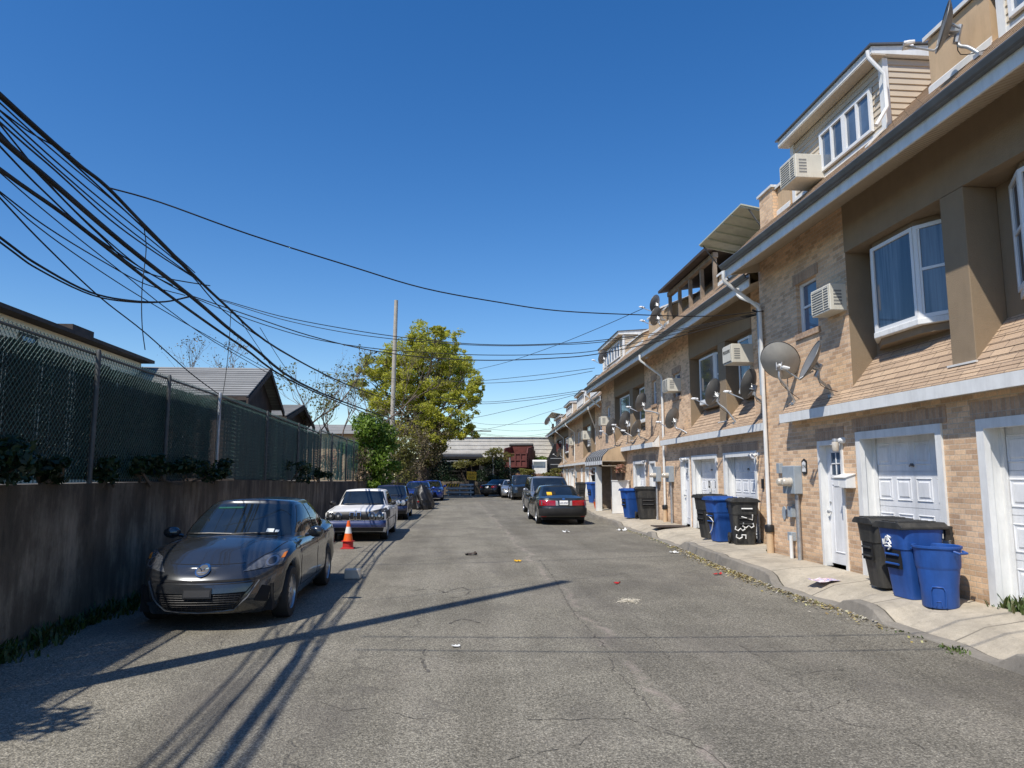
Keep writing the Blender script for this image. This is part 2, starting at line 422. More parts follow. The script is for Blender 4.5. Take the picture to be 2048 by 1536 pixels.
# spilled sand and cracks lie as thin sheets on the road
M['sand'] = pm('spilled_sand', (.66, .60, .47), .95, var=.25, scale=20)
rs = random.Random(3); m = MB()
for i in range(1500):
    a = rs.random() * 2 * PI; q = abs(rs.gauss(0, .55)); cx_ = 2.52 + .17 * q * math.cos(a) + .05 * math.sin(3 * a); cy_ = 10.3 + .22 * q * math.sin(a); s_ = rs.uniform(.004, .014) * (1.3 - .5 * min(q, 1.4))
    p = Vector((cx_, cy_, GZ + .005 + .012 * max(0, 1 - q) * rs.random())); d = Vector((rs.gauss(0, 1), rs.gauss(0, 1), .15)).normalized() * s_; e = Vector((-d.y, d.x, 0)) * .8
    m.quad(p - d, p - e, p + d, p + e)
tag(m.build('spilled_sand', M['sand']), 'small pale spill of sand in the middle of the right lane', 'spill')
CRACKS = [
 (0.007, [(0.51, 5.48), (0.88, 5.45), (1.1, 5.46), (1.25, 5.45), (1.34, 5.64)]),
 (0.008, [(1.28, 5.47), (1.44, 5.19), (1.63, 4.99), (1.67, 4.72), (1.69, 4.51)]),
 (0.006, [(0.35, 4.75), (0.58, 4.85), (0.86, 4.96), (0.97, 5.14)]),
 (0.022, [(-0.61, 11.55), (-0.27, 11.62), (-0.1, 11.22), (0.01, 11.55), (0.17, 11.74), (0.3, 11.38), (0.2, 10.88), (-0.03, 10.77)]),
 (0.026, [(-0.03, 8.9), (0.11, 9.22), (0.23, 9.15), (0.36, 8.93)]),
 (0.009, [(1.86, 15.33), (1.77, 12.43), (1.61, 9.88), (1.59, 9.04), (1.62, 8.2), (1.61, 7.5), (1.51, 6.75), (1.54, 6.13), (1.53, 5.62)]),
 (0.006, [(2.17, 8.55), (2.19, 7.79), (2.13, 7.06)]),
 (0.014, [(-1.48, 20.76), (-0.07, 21.31), (2.21, 22.02)]),
 (0.012, [(-1.46, 14.91), (-0.05, 15.66), (1.73, 16.09)]),
 (0.006, [(3.06, 7.6), (3.02, 6.8), (3.18, 6.53), (3.63, 6.58)]),
 (0.006, [(-1.12, 6.08), (-0.81, 5.81), (-0.55, 5.85), (-0.26, 5.54), (-0.0, 5.61)]),
 (0.006, [(2.83, 5.51), (2.87, 5.18), (3.14, 5.05), (3.11, 4.69)]),
 (0.006, [(2.52, 5.54), (2.83, 5.51), (3.19, 5.73)]),
 (0.02, [(-0.27, 7.66), (-0.27, 7.07), (-0.21, 6.81)]),
]

m = MB(); rs = random.Random(6)
for w, pts in CRACKS:
    P = []
    for a, b in zip(pts, pts[1:]):
        k = max(2, int(math.hypot(b[0] - a[0], b[1] - a[1]) / .06))
        for i in range(k): t_ = i / k; P.append((a[0] + (b[0] - a[0]) * t_ + rs.gauss(0, .012), a[1] + (b[1] - a[1]) * t_ + rs.gauss(0, .012)))
    P.append(pts[-1])
    for (a, b) in zip(P, P[1:]):
        if rs.random() < .12: continue
        L_ = math.hypot(b[0] - a[0], b[1] - a[1]) or 1e-6; ww = w * rs.uniform(.2, .85); nx, ny = -(b[1] - a[1]) / L_ * ww, (b[0] - a[0]) / L_ * ww
        m.quad((a[0] - nx, a[1] - ny, GZ + .004), (a[0] + nx, a[1] + ny, GZ + .004), (b[0] + nx, b[1] + ny, GZ + .004), (b[0] - nx, b[1] - ny, GZ + .004))
M['crack'] = pm('crack_dirt', (.11, .10, .083), .95, var=.4, scale=12)
kind(m.build('road_cracks', M['crack']), 'stuff', 'thin cracks running through the asphalt')

# ------------------------------------------------------------------ row houses
BLK = {1: ((6.45, 0.), 0.), 2: ((7.05, 14.3), R(.9)), 3: ((8.75, 36.), R(3.2))}
def W(b, u, d, z):
    # point on block b: u along the street, d out from the facade towards the road
    (ox, oy), a = BLK[b]
    return Vector((ox + u * math.sin(a) - d * math.cos(a), oy + u * math.cos(a) + d * math.sin(a), z))
def place(b, u, d, z): return W(b, u, d, z), -BLK[b][1]

def wall_holes(mb, y0, y1, z0, z1, holes, x=0., depth=.22, mi=0, mirev=None):
    ys = sorted({y0, y1, *[h[0] for h in holes], *[h[1] for h in holes]}); zs = sorted({z0, z1, *[h[2] for h in holes], *[h[3] for h in holes]})
    ys = [y for y in ys if y0 <= y <= y1]; zs = [z for z in zs if z0 <= z <= z1]
    for a, b in zip(ys, ys[1:]):
        for c, d in zip(zs, zs[1:]):
            my, mz = (a + b) / 2, (c + d) / 2
            if any(h[0] < my < h[1] and h[2] < mz < h[3] for h in holes): continue
            mb.quad((x, a, c), (x, a, d), (x, b, d), (x, b, c), mi)
    r = mi if mirev is None else mirev
    for (a, b, c, d) in holes:
        mb.quad((x, a, c), (x + depth, a, c), (x + depth, a, d), (x, a, d), r)
        mb.quad((x, b, c), (x, b, d), (x + depth, b, d), (x + depth, b, c), r)
        mb.quad((x, a, d), (x + depth, a, d), (x + depth, b, d), (x, b, d), r)
        if c > z0 + .01: mb.quad((x, a, c), (x, b, c), (x + depth, b, c), (x + depth, a, c), r)

def window(house, off, A, B, z0, z1, fw=.06, t=.05, mull='single', sill=True, pane='glass'):
    """white framed window on the plan line A->B (its right hand side is outdoors)"""
    fr = MB(); ln = MB()
    L = math.hypot(B[0] - A[0], B[1] - A[1]); ux, uy = (B[0] - A[0]) / L, (B[1] - A[1]) / L
    P = lambda s: (A[0] + ux * s, A[1] + uy * s)
    fr.obox(P(0), P(L), z0, z0 + fw, 0, t); fr.obox(P(0), P(L), z1 - fw, z1, 0, t)
    fr.obox(P(0), P(fw), z0 + fw, z1 - fw, 0, t); fr.obox(P(L - fw), P(L), z0 + fw, z1 - fw, 0, t)
    zm = z0 + (z1 - z0) * .52
    if mull == 'hung':
        fr.obox(P(fw), P(L - fw), zm - .02, zm + .02, 0, t * .8)
        fr.obox(P(fw), P(fw + .03), z0 + fw, z1 - fw, 0, t * .7); fr.obox(P(L - fw - .03), P(L - fw), z0 + fw, z1 - fw, 0, t * .7)
    if isinstance(mull, int):
        for k in range(1, mull): fr.obox(P(L * k / mull - fw / 2), P(L * k / mull + fw / 2), z0 + fw, z1 - fw, 0, t * .95)
    w = fr.build('window', M['whitevinyl'], house, off=off)
    MB().obox(P(fw * .5), P(L - fw * .5), z0 + fw * .5, z1 - fw * .5, -.004, .012).build('pane', M[pane], w)
    if sill: ln.obox(P(-.03), P(L + .03), z0 - .05, z0, -.02, t + .06).build('sill', M['whitevinyl'], w, bevel=.008)
    w.children[0].location = (-off[0], -off[1], -off[2])
    for c in w.children: c.location = (-off[0], -off[1], -off[2])
    return w

def frustum(mb, x, y0, y1, z0, z1, h, inset):
    b = [(x, y0, z0), (x, y1, z0), (x, y1, z1), (x, y0, z1)]; i = inset
    tp = [(x - h, y0 + i, z0 + i), (x - h, y1 - i, z0 + i), (x - h, y1 - i, z1 - i), (x - h, y0 + i, z1 - i)]
    mb.add(b + tp, [(4, 5, 6, 7), (0, 1, 5, 4), (1, 2, 6, 5), (2, 3, 7, 6), (3, 0, 4, 7)])

def garage(house, off, y0, y1, ztop, cols=4, x=.235):
    fr = MB()
    fr.box(-.03, .05, y0 - .02, y0 + .10, .1, ztop); fr.box(-.03, .05, y1 - .10, y1 + .02, .1, ztop); fr.box(-.03, .05, y0 + .10, y1 - .10, ztop - .12, ztop)
    fr.box(.05, x + .03, y0 + .03, y0 + .07, .1, ztop - .06); fr.box(.05, x + .03, y1 - .07, y1 - .03, .1, ztop - .06); fr.box(.05, x + .03, y0 + .07, y1 - .07, ztop - .10, ztop - .06)
    fr.box(x - .05, x - .012, y0 + .07, y0 + .13, .1, ztop - .10); fr.box(x - .05, x - .012, y1 - .13, y1 - .07, .1, ztop - .10)
    d = MB(); a, b = y0 + .075, y1 - .075; zt = ztop - .10; rows = 4; h = (zt - .12) / rows
    for r in range(rows):
        z0, z1 = .12 + r * h + .004, .12 + (r + 1) * h - .004
        d.box(x, x + .03, a, b, z0, z1)
        w = (b - a) / cols
        for c in range(cols):
            p0, p1 = a + c * w + w * .12, a + (c + 1) * w - w * .12; q0, q1 = z0 + h * .17, z1 - h * .17
            e = .022
            for (m0, m1, n0, n1) in ((p0, p1, q0, q0 + e), (p0, p1, q1 - e, q1), (p0, p0 + e, q0 + e, q1 - e), (p1 - e, p1, q0 + e, q1 - e)):
                frustum(d, x - .0005, m0, m1, n0, n1, .011, .007)
            frustum(d, x - .0005, p0 + .05, p1 - .05, q0 + .05, q1 - .05, .011, .018)
    d.box(x + .012, x + .028, a, b, .11, zt)
    g = d.build('garage_door', M['whitedoor'], house, off=off)
    hw_ = MB().tube([(x - .02, (a + b) / 2 - .05, 1.78), (x - .035, (a + b) / 2, 1.80), (x - .02, (a + b) / 2 + .05, 1.78)], .012, 6).tube([(x - .001, (a + b) / 2, 1.80), (x - .035, (a + b) / 2, 1.80)], .02, 8).build('handle', M['graymetal'], g); hw_.location = (-off[0], -off[1], -off[2])
    f = fr.build('frame', M['white'], g); f.location = (-off[0], -off[1], -off[2])
    return g

def entry_door(house, off, y0, y1, ztop, x=.10):
    fr = MB()
    fr.box(-.025, x + .02, y0, y0 + .07, .1, ztop); fr.box(-.025, x + .02, y1 - .07, y1, .1, ztop); fr.box(-.025, x + .02, y0 + .07, y1 - .07, ztop - .08, ztop)
    d = MB(); a, b = y0 + .075, y1 - .075
    d.box(x, x + .04, a, b, .15, ztop - .085)
    m = (a + b) / 2
    for p0, p1 in ((a + .14, b - .14),):
        for q0, q1 in ((.34, 1.5),):
            for (i0, i1, n0, n1) in ((p0, p1, q0, q0 + .02), (p0, p1, q1 - .02, q1), (p0, p0 + .02, q0 + .02, q1 - .02), (p1 - .02, p1, q0 + .02, q1 - .02)):
                frustum(d, x, i0, i1, n0, n1, .012, .006)
    for (p0, p1, q0, q1) in ((a + .12, b - .12, 1.60, 1.65), (a + .12, b - .12, 2.03, 2.08), (a + .12, a + .17, 1.65, 2.03), (b - .17, b - .12, 1.65, 2.03), (m - .012, m + .012, 1.65, 2.03), (a + .17, b - .17, 1.83, 1.855)):
        frustum(d, x, p0, p1, q0, q1, .018, .006)
    g = d.build('door', M['whitedoor'], house, off=off)
    back = (-off[0], -off[1], -off[2])
    k = fr.build('frame', M['white'], g); k.location = back
    k = MB().box(x - .006, x + .002, a + .17, b - .17, 1.65, 2.03).build('pane', M['glass'], g); k.location = back
    h = MB().lathe([(0, 0), (.012, 0), (.014, -.03), (.03, -.045), (.028, -.07), (0, -.075)], 12, (x, b - .07, 1.02), 'x').lathe([(0, 0), (.022, 0), (.02, -.02), (0, -.022)], 12, (x, b - .07, 1.18), 'x')
    k = h.build('handle', M['steel'], g, smooth=40); k.location = back
    return g

def courses(mb, y0, y1, x0, z0, x1, z1, n, step=.012, thick=.02):
    """overlapping shingle courses on a slope rising from (x0,z0) to (x1,z1)"""
    L = math.hypot(x1 - x0, z1 - z0); nx, nz = -(z1 - z0) / L, (x1 - x0) / L
    for i in range(n):
        a, b = i / n, (i + 1) / n + .25 / n
        b = min(b, 1.)
        p = (x0 + (x1 - x0) * a, z0 + (z1 - z0) * a); q = (x0 + (x1 - x0) * b, z0 + (z1 - z0) * b)
        o = step
        poly = [(p[0], p[1]), (p[0] + nx * o, p[1] + nz * o), (q[0] + nx * .002, q[1] + nz * .002), (q[0], q[1])]
        mb.prism([(u[0], u[1]) for u in poly], 'y', y0, y1)
    return mb

def clapboard(mb, A, B, z0, z1, h=.105, t=.02):
    n = max(1, round((z1 - z0) / h)); h = (z1 - z0) / n
    L = math.hypot(B[0] - A[0], B[1] - A[1]); nx, ny = (B[1] - A[1]) / L, -(B[0] - A[0]) / L
    for i in range(n):
        a, b = z0 + i * h, z0 + (i + 1) * h
        p = [(A[0] + nx * t, A[1] + ny * t, a), (B[0] + nx * t, B[1] + ny * t, a), (B[0] + nx * .004, B[1] + ny * .004, b), (A[0] + nx * .004, A[1] + ny * .004, b),
             (A[0], A[1], a), (B[0], B[1], a)]
        mb.add(p, [(0, 1, 2, 3), (4, 5, 1, 0)])

EAVE_X = -.75
def house(b, u0, u1, label, S, group='brick row houses'):
    loc, rz = place(b, u0, 0, 0)
    H = thing('row_house', label, 'house', loc, rz, group)
    off = (0, u0, 0); soff = S.get('soff', 6.12); sk = S.get('skz', 2.63)
    EAVE_Z = S.get('ez', 5.79)
    # --- brick front
    holes = [(a, c, .1, z) for a, c, z in S.get('garages', [])] + [(a, c, .1, z) for a, c, z in S.get('doors', [])]
    br = MB(); lt = 2.66
    zsk = sk + .45
    wall_holes(br, u0, u1, .05, zsk, holes, depth=.27)
    ucuts = [u0] + [v for r in S['rec'] for v in r] + [u1]
    segs = [(ucuts[i], ucuts[i + 1]) for i in range(0, len(ucuts), 2)]
    for a, c in segs:
        wh = [w for w in S.get('wins', []) if a < w[0] < c]
        wall_holes(br, a, c, zsk, soff, wh, depth=.16)
    br.quad((0, u1, .05), (9, u1, .05), (9, u1, 6.3), (0, u1, 6.3)); br.quad((0, u0, .05), (9, u0, .05), (9, u0, 6.3), (0, u0, 6.3))
    br.quad((9, u0, .05), (9, u1, .05), (9, u1, 8.2), (9, u0, 8.2))
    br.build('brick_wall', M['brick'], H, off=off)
    # soldier courses above the openings, window heads and sills
    so = MB()
    for a, c, z in S.get('garages', []): so.box(-.012, .03, a - .12, c + .12, z + .004, z + .22)
    for a, c, z in S.get('doors', []): so.box(-.012, .03, a - .06, c + .06, z + .004, z + .22)
    for a, c, z0, z1 in S.get('wins', []):
        so.box(-.016, .03, a - .08, c + .08, z1 + .003, z1 + .2); so.box(-.035, .03, a - .06, c + .06, z0 - .11, z0 - .002)
    for k in range(len(so.v) // 8):
        s1 = MB(); s1.v = so.v[8 * k:8 * k + 8]; s1.f = so.f[:6]; s1.m = so.m[:6]; s1.build('soldier_course', M['soldier'], H, off=off)
    # --- recess in stucco with its pillar
    st = MB(); D = .45; zc = S.get('bz', (3.86, 5.22))[1] + .09
    for a, c in S['rec']:
        st.quad((D, a, zsk), (D, a, zc), (D, c, zc), (D, c, zsk))
        st.quad((.0, c, zsk - .3), (D, c, zsk - .3), (D, c, zc), (.0, c, zc)); st.quad((.0, a, zsk - .3), (D, a, zsk - .3), (D, a, zc), (.0, a, zc))
        st.box(-.014, D, a + .001, c - .001, zc, soff + .01)
    st.build('stucco_wall', M['stucco'], H, off=off)
    for a, c in S.get('pillars', []):
        p = MB().box(-.012, D - .003, a, c, sk + .2, zc - .002).build('stucco_pillar', M['stucco'], H, off=off, bevel=.01)
        f = MB().prism([(a - .04, sk + .40), (c + .04, sk + .40), (c + .04, sk + .425), (a - .04, sk + .425)], 'x', -.06, -.022).build('flashing', M['flash'], H, off=off)
    # --- bays
    for a, c in S.get('bays', []):
        s = min(.46, (c - a) * .27); z0, z1 = S.get('bz', (3.86, 5.22)); q = .17
        A0, A1, A2, A3 = (D - .002, a), (q, a + s), (q, c - s), (D - .002, c)
        bm_ = MB()
        hd = [A0, A1, A2, A3, (D + .0, c), (D + .0, a)]
        bm_.prism([A0, A1, A2, A3], 'z', z1, zc - .003)
        bm_.build('bay_header', M['stucco'], H, off=off)
        MB().prism([(A0[0], A0[1] - .02), (A1[0] - .05, A1[1] - .02), (A2[0] - .05, A2[1] + .02), (A3[0], A3[1] + .02)], 'z', z0 - .09, z0).build('bay_sill', M['white'], H, off=off, bevel=.01)
        MB().prism([(A0[0], A0[1] + .03), (A1[0] + .04, A1[1] + .02), (A2[0] + .04, A2[1] - .02), (A3[0], A3[1] - .03)], 'z', z0 - .2, z0 - .092).build('bay_base', M['stucco'], H, off=off)
        for P, Q, k in ((A3, A2, 'hung'), (A2, A1, 'single'), (A1, A0, 'hung')):
            window(H, off, P, Q, z0 + .001, z1 - .001, .055, .035, k, sill=False, pane='curtainglass')
    for a, c, z0, z1 in S.get('wins', []):
        window(H, off, (.13, c), (.13, a), z0, z1, .045, .05, 'hung', sill=False)
    for a, c, z in S.get('garages', []): garage(H, off, a, c, z, cols=4 if c - a > 1.7 else 3)
    for a, c, z in S.get('doors', []): entry_door(H, off, a, c, z)
    # --- skirt roof over the ground floor
    sr = MB(); s0, s1 = S.get('skirt', (u0, u1))
    xs = -.22; zs = sk + .17
    slope = .80 / .67
    zx = lambda x: zs + (x - xs) * slope
    courses(sr, s0, s1, xs, zs, -.005, zx(-.005), 3)
    for a, c in S['rec']:
        a_, c_ = max(a, s0), min(c, s1)
        courses(sr, a_ + .002, c_ - .002, -.005, zx(-.005), D, zx(D), 6)
    sr.build('skirt_roof', M['shingle'], H, off=off)
    fb = MB().box(xs - .03, xs + .02, s0 - .02, s1 + .02, sk, sk + .165)
    fb.box(xs + .021, 0, s0, s1, sk + .03, sk + .05)
    for e, t in ((s0 - .02, .02), (s1, .02)):
        fb.prism([(xs + .022, sk + .002), (-.003, sk + .002), (-.003, zx(0) - .02), (xs + .022, zs - .01)], 'y', e, e + t)
    fb.build('skirt_fascia', M['white'], H, off=off)
    # --- eaves: soffit, fascia, gutter
    e0, e1 = S.get('eave', (u0, u1))
    sf = MB(); nb = max(2, int((e1 - e0) / .115)); st_ = (e1 - e0) / nb
    for i in range(nb):
        a = e0 + i * st_
        for p0, p1, dz in ((a, a + st_ * .86, 0), (a + st_ * .86, a + st_, .012)):
            sf.quad((EAVE_X + .03, p0, EAVE_Z + .045 + dz), (.0, p0, soff + dz), (.0, p1, soff + dz), (EAVE_X + .03, p1, EAVE_Z + .045 + dz))
    sf.build('soffit', M['siding'], H, off=off)
    MB().box(EAVE_X, EAVE_X + .028, e0, e1, EAVE_Z, EAVE_Z + .26).build('fascia', M['white'], H, off=off)
    gx = EAVE_X - .004
    gp = [(gx, EAVE_Z + .165), (gx - .07, EAVE_Z + .165), (gx - .09, EAVE_Z + .19), (gx - .115, EAVE_Z + .25), (gx - .115, EAVE_Z + .268), (gx - .09, EAVE_Z + .268), (gx - .085, EAVE_Z + .25), (gx - .06, EAVE_Z + .185), (gx, EAVE_Z + .185)]
    MB().prism(gp, 'y', e0 - .03, e1 + .02).build('gutter', M['graymetal'], H, off=off)
    # --- mansard and flat roof
    mr = MB(); mz0 = EAVE_Z + .265
    courses(mr, e0, e1, EAVE_X - .02, mz0, 1.25, mz0 + 2.0, 20, .016)
    mr.build('mansard_roof', M['shingle'], H, off=off)
    MB().box(1.2, 9.1, u0, u1, mz0 + 1.9, mz0 + 2.02).build('flat_roof', M['graymetal'], H, off=off)
    MB().prism([(EAVE_X + .03, EAVE_Z + .05), (1.2, EAVE_Z + .3), (1.2, mz0 + 1.95), (EAVE_X - .0, mz0 - .01)], 'y', e1 - .03, e1 + .0).build('gable_end', M['siding'], H, off=off)
    roofz = lambda x: mz0 + (x - EAVE_X + .02) * 2.0 / (2.02)
    # --- roof top pieces
    for k, it in enumerate(S.get('roof', [])):
        t_ = it[0]
        if t_ == 'dormer':
            _, a, c, zt, wy0, wy1, nw = it; x = .05; z0 = roofz(x)
            d = MB(); clapboard(d, (x, c), (x, a), z0, zt)
            clapboard(d, (x, a), (2.2, a), z0, zt); clapboard(d, (2.2, c), (x, c), z0, zt)
            d.build('dormer_siding', M['siding'], H, off=off)
            cbd = MB().box(x - .035, x + .05, a - .03, a + .085, z0 - .03, zt).box(x - .035, x + .05, c - .085, c + .03, z0 - .03, zt)
            cbd.box(x - .03, x + .0, a + .085, c - .085, z0 - .05, z0 + .04)
            cbd.build('corner_board', M['white'], H, off=off)
            MB().prism([(x - .24, zt + .02), (x - .24, zt + .13), (2.4, zt + .32), (2.4, zt + .02)], 'y', a - .10, c + .10).build('dormer_fascia', M['white'], H, off=off)
            MB().prism([(x - .28, zt + .133), (x - .28, zt + .16), (2.4, zt + .36), (2.4, zt + .325)], 'y', a - .14, c + .14).build('dormer_roof', M['graymetal'], H, off=off)
            MB().box(x - .235, x - .02, a - .1, c + .1, zt - .005, zt + .018).build('dormer_soffit', M['siding'], H, off=off)
            if nw:
                hw = (wy1 - wy0) / nw
                for j in range(nw): window(H, off, (x - .022, wy0 + (j + 1) * hw - .004), (x - .022, wy0 + j * hw + .004), z0 + .09, z0 + .80, .05, .05, 2, sill=False)
            # white flashing where the dormer meets the roof
            MB().prism([(x - .34, roofz(x - .34) + .02), (x - .06, roofz(x - .06) + .02), (x - .06, roofz(x - .06) + .045), (x - .34, roofz(x - .34) + .045)], 'y', a - .02, a + .07).build('flashing', M['flash'], H, off=off)
        elif t_ == 'stucco':
            _, a, c, zt = it; x = it[4] if len(it) > 4 else .05
            z0 = roofz(x) - .1
            MB().prism([(x, z0), (x, zt), (2.6, zt + 1.1), (2.6, z0)], 'y', a, c).build('parapet', M['stucco2'], H, off=off)
            MB().prism([(x - .05, zt + .002), (x - .05, zt + .06), (2.65, zt + 1.16), (2.65, zt + 1.102)], 'y', a - .04, c + .04).build('parapet_cap', M['flash'], H, off=off)
            MB().prism([(x - .03, z0 + .02), (x - .005, z0 + .02), (x - .005, z0 + .2), (x - .03, z0 + .17)], 'y', a - .01, c + .02).build('flashing', M['flash'], H, off=off)
        elif t_ == 'chimney':
            _, a, c, zt = it; x = -.05
            MB().box(x, .6, a, c, roofz(x) - .2, zt).build('chimney', M['brick'], H, off=off)
            MB().box(x - .04, .65, a - .04, c + .04, zt, zt + .05).build('chimney_cap', M['flash'], H, off=off)
        elif t_ == 'pergola':
            _, a, c, z0, zt = it; w_ = MB(); x = -.0
            n_ = 5
            for j in range(n_):
                y = a + (c - a) * j / (n_ - 1)
                w_.box(x - .05, x + .05, y - .05, y + .05, roofz(x) - .1, zt)
                w_.box(1.5, 1.6, y - .05, y + .05, roofz(1.2) - .1, zt + .2)
            w_.box(x - .07, x + .07, a - .1, c + .1, zt - .14, zt - .002)
            w_.build('pergola_post', M['wood'], H, off=off)
            MB().prism([(x - .35, zt), (x - .35, zt + .08), (2.2, zt + .5), (2.2, zt + .42)], 'y', a - .2, c + .2).build('pergola_roof', M['darkwood'], H, off=off)
            MB().box(1.7, 1.75, a, c, roofz(1.2) - .2, zt + .25).build('pergola_back', M['stucco2'], H, off=off)
        elif t_ == 'canopy':
            _, a, c, zo, zi = it
            cn = MB().prism([(-.85, zo), (-.85, zo + .03), (.75, zi + .03), (.75, zi)], 'y', a, c)
            for j in range(6):
                y = a + .05 + (c - a - .1) * j / 5
                cn.prism([(-.83, zo - .04), (-.83, zo - .003), (.75, zi - .003), (.75, zi - .04)], 'y', y - .02, y + .02)
            cn.build('canopy', M['canopy'], H, off=off)
            [MB().tube([(p, q, zo), (-.11, q, roofz(-.11))], .018).build('strut', M['graymetal'], H, off=off) for p, q in ((-.78, c - .06), (-.7, a + .06))]
    for k, pts in enumerate(S.get('downspouts', [])):
        MB().tube(smooth_path(pts, 1), .039 if len(pts) != 5 else .03, 8).build('downspout', M['white'], H, off=off, smooth=40)
    return H

M['canopy'] = pm('fibreglass_canopy', (.50, .52, .42), .6, var=.12, scale=3, dirt=.3)

house(1, 3.0, 14.25, 'nearest tan brick row house at the right edge with beige sided roof dormer', dict(
    garages=[(6.2, 8.24, 2.33), (8.92, 10.9, 2.33)], doors=[(11.34, 12.14, 2.24)], rec=[(5.9, 10.93)], pillars=[(8.17, 8.6)],
    bays=[(5.96, 7.92), (8.96, 10.9)], wins=[(11.9, 12.66, 4.27, 5.22)], skirt=(3.02, 13.05), eave=(3.0, 14.2),
    roof=[('dormer', 9.66, 12.6, 7.98, 9.95, 11.5, 2), ('stucco', 7.55, 8.66, 7.62), ('dormer', 4.3, 7.38, 7.98, 4.9, 7.2, 2), ('stucco', 12.78, 13.3, 7.4), ('chimney', 13.34, 13.94, 7.45)],
    downspouts=[[(-.83, 14.1, 5.9), (-.83, 14.1, 5.74), (-.80, 14.12, 5.68), (-.12, 14.1, 5.16), (-.075, 14.1, 5.08), (-.075, 14.1, .66)],
                [(-.24, 9.58, 8.04), (-.24, 9.58, 7.94), (-.03, 9.54, 7.66), (-.03, 9.52, 7.12), (-.26, 9.46, 6.78)]]))
house(2, 0.0, 9.45, 'second brick row house, with the dark wooden pergola on its roof', dict(ez=5.68, soff=6.0,
    garages=[(1.87, 3.97, 2.22), (4.5, 6.62, 2.22)], doors=[(.3, 1.2, 2.2), (6.85, 7.75, 2.2)], rec=[(1.85, 6.6)], pillars=[(3.6, 4.14)],
    bays=[(1.9, 3.5), (4.4, 6.56)], bz=(3.78, 5.06), wins=[(7.56, 8.34, 4.15, 4.92)], skirt=(.3, 9.2), eave=(0.1, 9.45),
    roof=[('canopy', .1, 2.9, 7.5, 7.2), ('stucco', 3.0, 4.0, 7.0), ('pergola', 4.15, 8.4, 6.9, 7.72), ('stucco', 8.5, 9.3, 7.3)],
    downspouts=[[(-.82, .55, 5.75), (-.82, .55, 5.6), (-.78, .5, 5.53), (-.1, .12, 5.1)], [(-.82, 9.42, 5.76), (-.82, 9.42, 5.6), (-.78, 9.42, 5.54), (-.1, 9.42, 5.05), (-.07, 9.42, 4.96), (-.07, 9.42, .6)]]))
house(2, 9.45, 20.6, 'third brick row house, with the striped dome awning', dict(ez=5.68, soff=6.0,
    garages=[(12.16, 14.05, 2.2)], doors=[(10.75, 11.55, 2.15), (18.4, 19.3, 2.15)], rec=[(12.05, 17.5)], pillars=[(13.95, 14.5)],
    bays=[(12.1, 13.85), (14.7, 17.46)], bz=(3.78, 5.06), wins=[(10.4, 11.0, 4.18, 5.04), (18.5, 19.4, 3.95, 4.9)], skirt=(10.2, 19.5), eave=(9.45, 20.7),
    roof=[('stucco', 9.6, 11.4, 7.45), ('stucco', 12.2, 15.2, 7.1), ('dormer', 15.7, 20.2, 7.72, 16.2, 19.8, 3)],
    downspouts=[[(-.82, 20.4, 5.76), (-.82, 20.4, 5.6), (-.1, 20.45, 5.0)]]))
house(3, 5.0, 21.6, 'fourth brick row house, set further back beyond the striped awning', dict(ez=5.8, soff=6.12, skz=2.41,
    garages=[(6.5, 8.5, 2.2), (9.5, 11.5, 2.2), (13.5, 15.5, 2.2)], doors=[(12, 12.9, 2.15), (17.2, 18.1, 2.15)], rec=[(10.2, 16.7)], pillars=[(11.8, 12.5)],
    bays=[(10.25, 11.75), (12.55, 15.6)], bz=(3.78, 5.1), wins=[(18.9, 20.3, 4.1, 5.05), (7.2, 8.6, 4.1, 5.05)], skirt=(5.0, 21.4), eave=(3.0, 21.6),
    roof=[('stucco', 5.5, 7.5, 7.5), ('dormer', 8.2, 12.5, 7.8, 8.6, 12.2, 3), ('stucco', 13.2, 15.5, 7.4), ('dormer', 16, 20.5, 7.8, 16.4, 20, 3)],
    downspouts=[[(-.82, 7.5, 5.88), (-.82, 7.5, 5.7), (-.1, 9.6, 4.7)], [(-.82, 21.5, 5.88), (-.82, 21.5, 5.7), (-.1, 21.5, 5.1), (-.07, 21.5, .6)]]))
house(3, 21.6, 43.6, 'fifth brick row house, furthest one at the end of the row', dict(ez=5.8, soff=6.12, skz=2.41,
    garages=[(23, 25.2, 2.2), (27.5, 29.5, 2.2), (31, 33, 2.2), (36, 38.2, 2.2)], doors=[(25.7, 26.7, 2.15), (34, 34.9, 2.15), (40.3, 41.2, 2.15)], rec=[(27, 39)], pillars=[(32.4, 33.4)],
    bays=[(28, 31.8), (34, 38)], bz=(3.78, 5.1), wins=[(23.3, 25, 4.1, 5.05), (40.4, 42, 4.1, 5.05)], skirt=(21.6, 43.4), eave=(21.6, 44.2),
    roof=[('dormer', 24, 29, 7.8, 24.6, 28.6, 3), ('stucco', 30, 32.5, 7.3), ('canopy', 34.5, 40.5, 7.9, 7.6), ('dormer', 33.8, 40, 7.4, 34.4, 39.4, 4)],
    downspouts=[[(-.82, 30.5, 5.88), (-.82, 30.5, 5.7), (-.1, 30.5, 5.1), (-.07, 30.5, .6)], [(-.82, 43.5, 5.88), (-.82, 43.5, 5.7), (-.1, 43.5, 5.1), (-.07, 43.5, .6)]]))

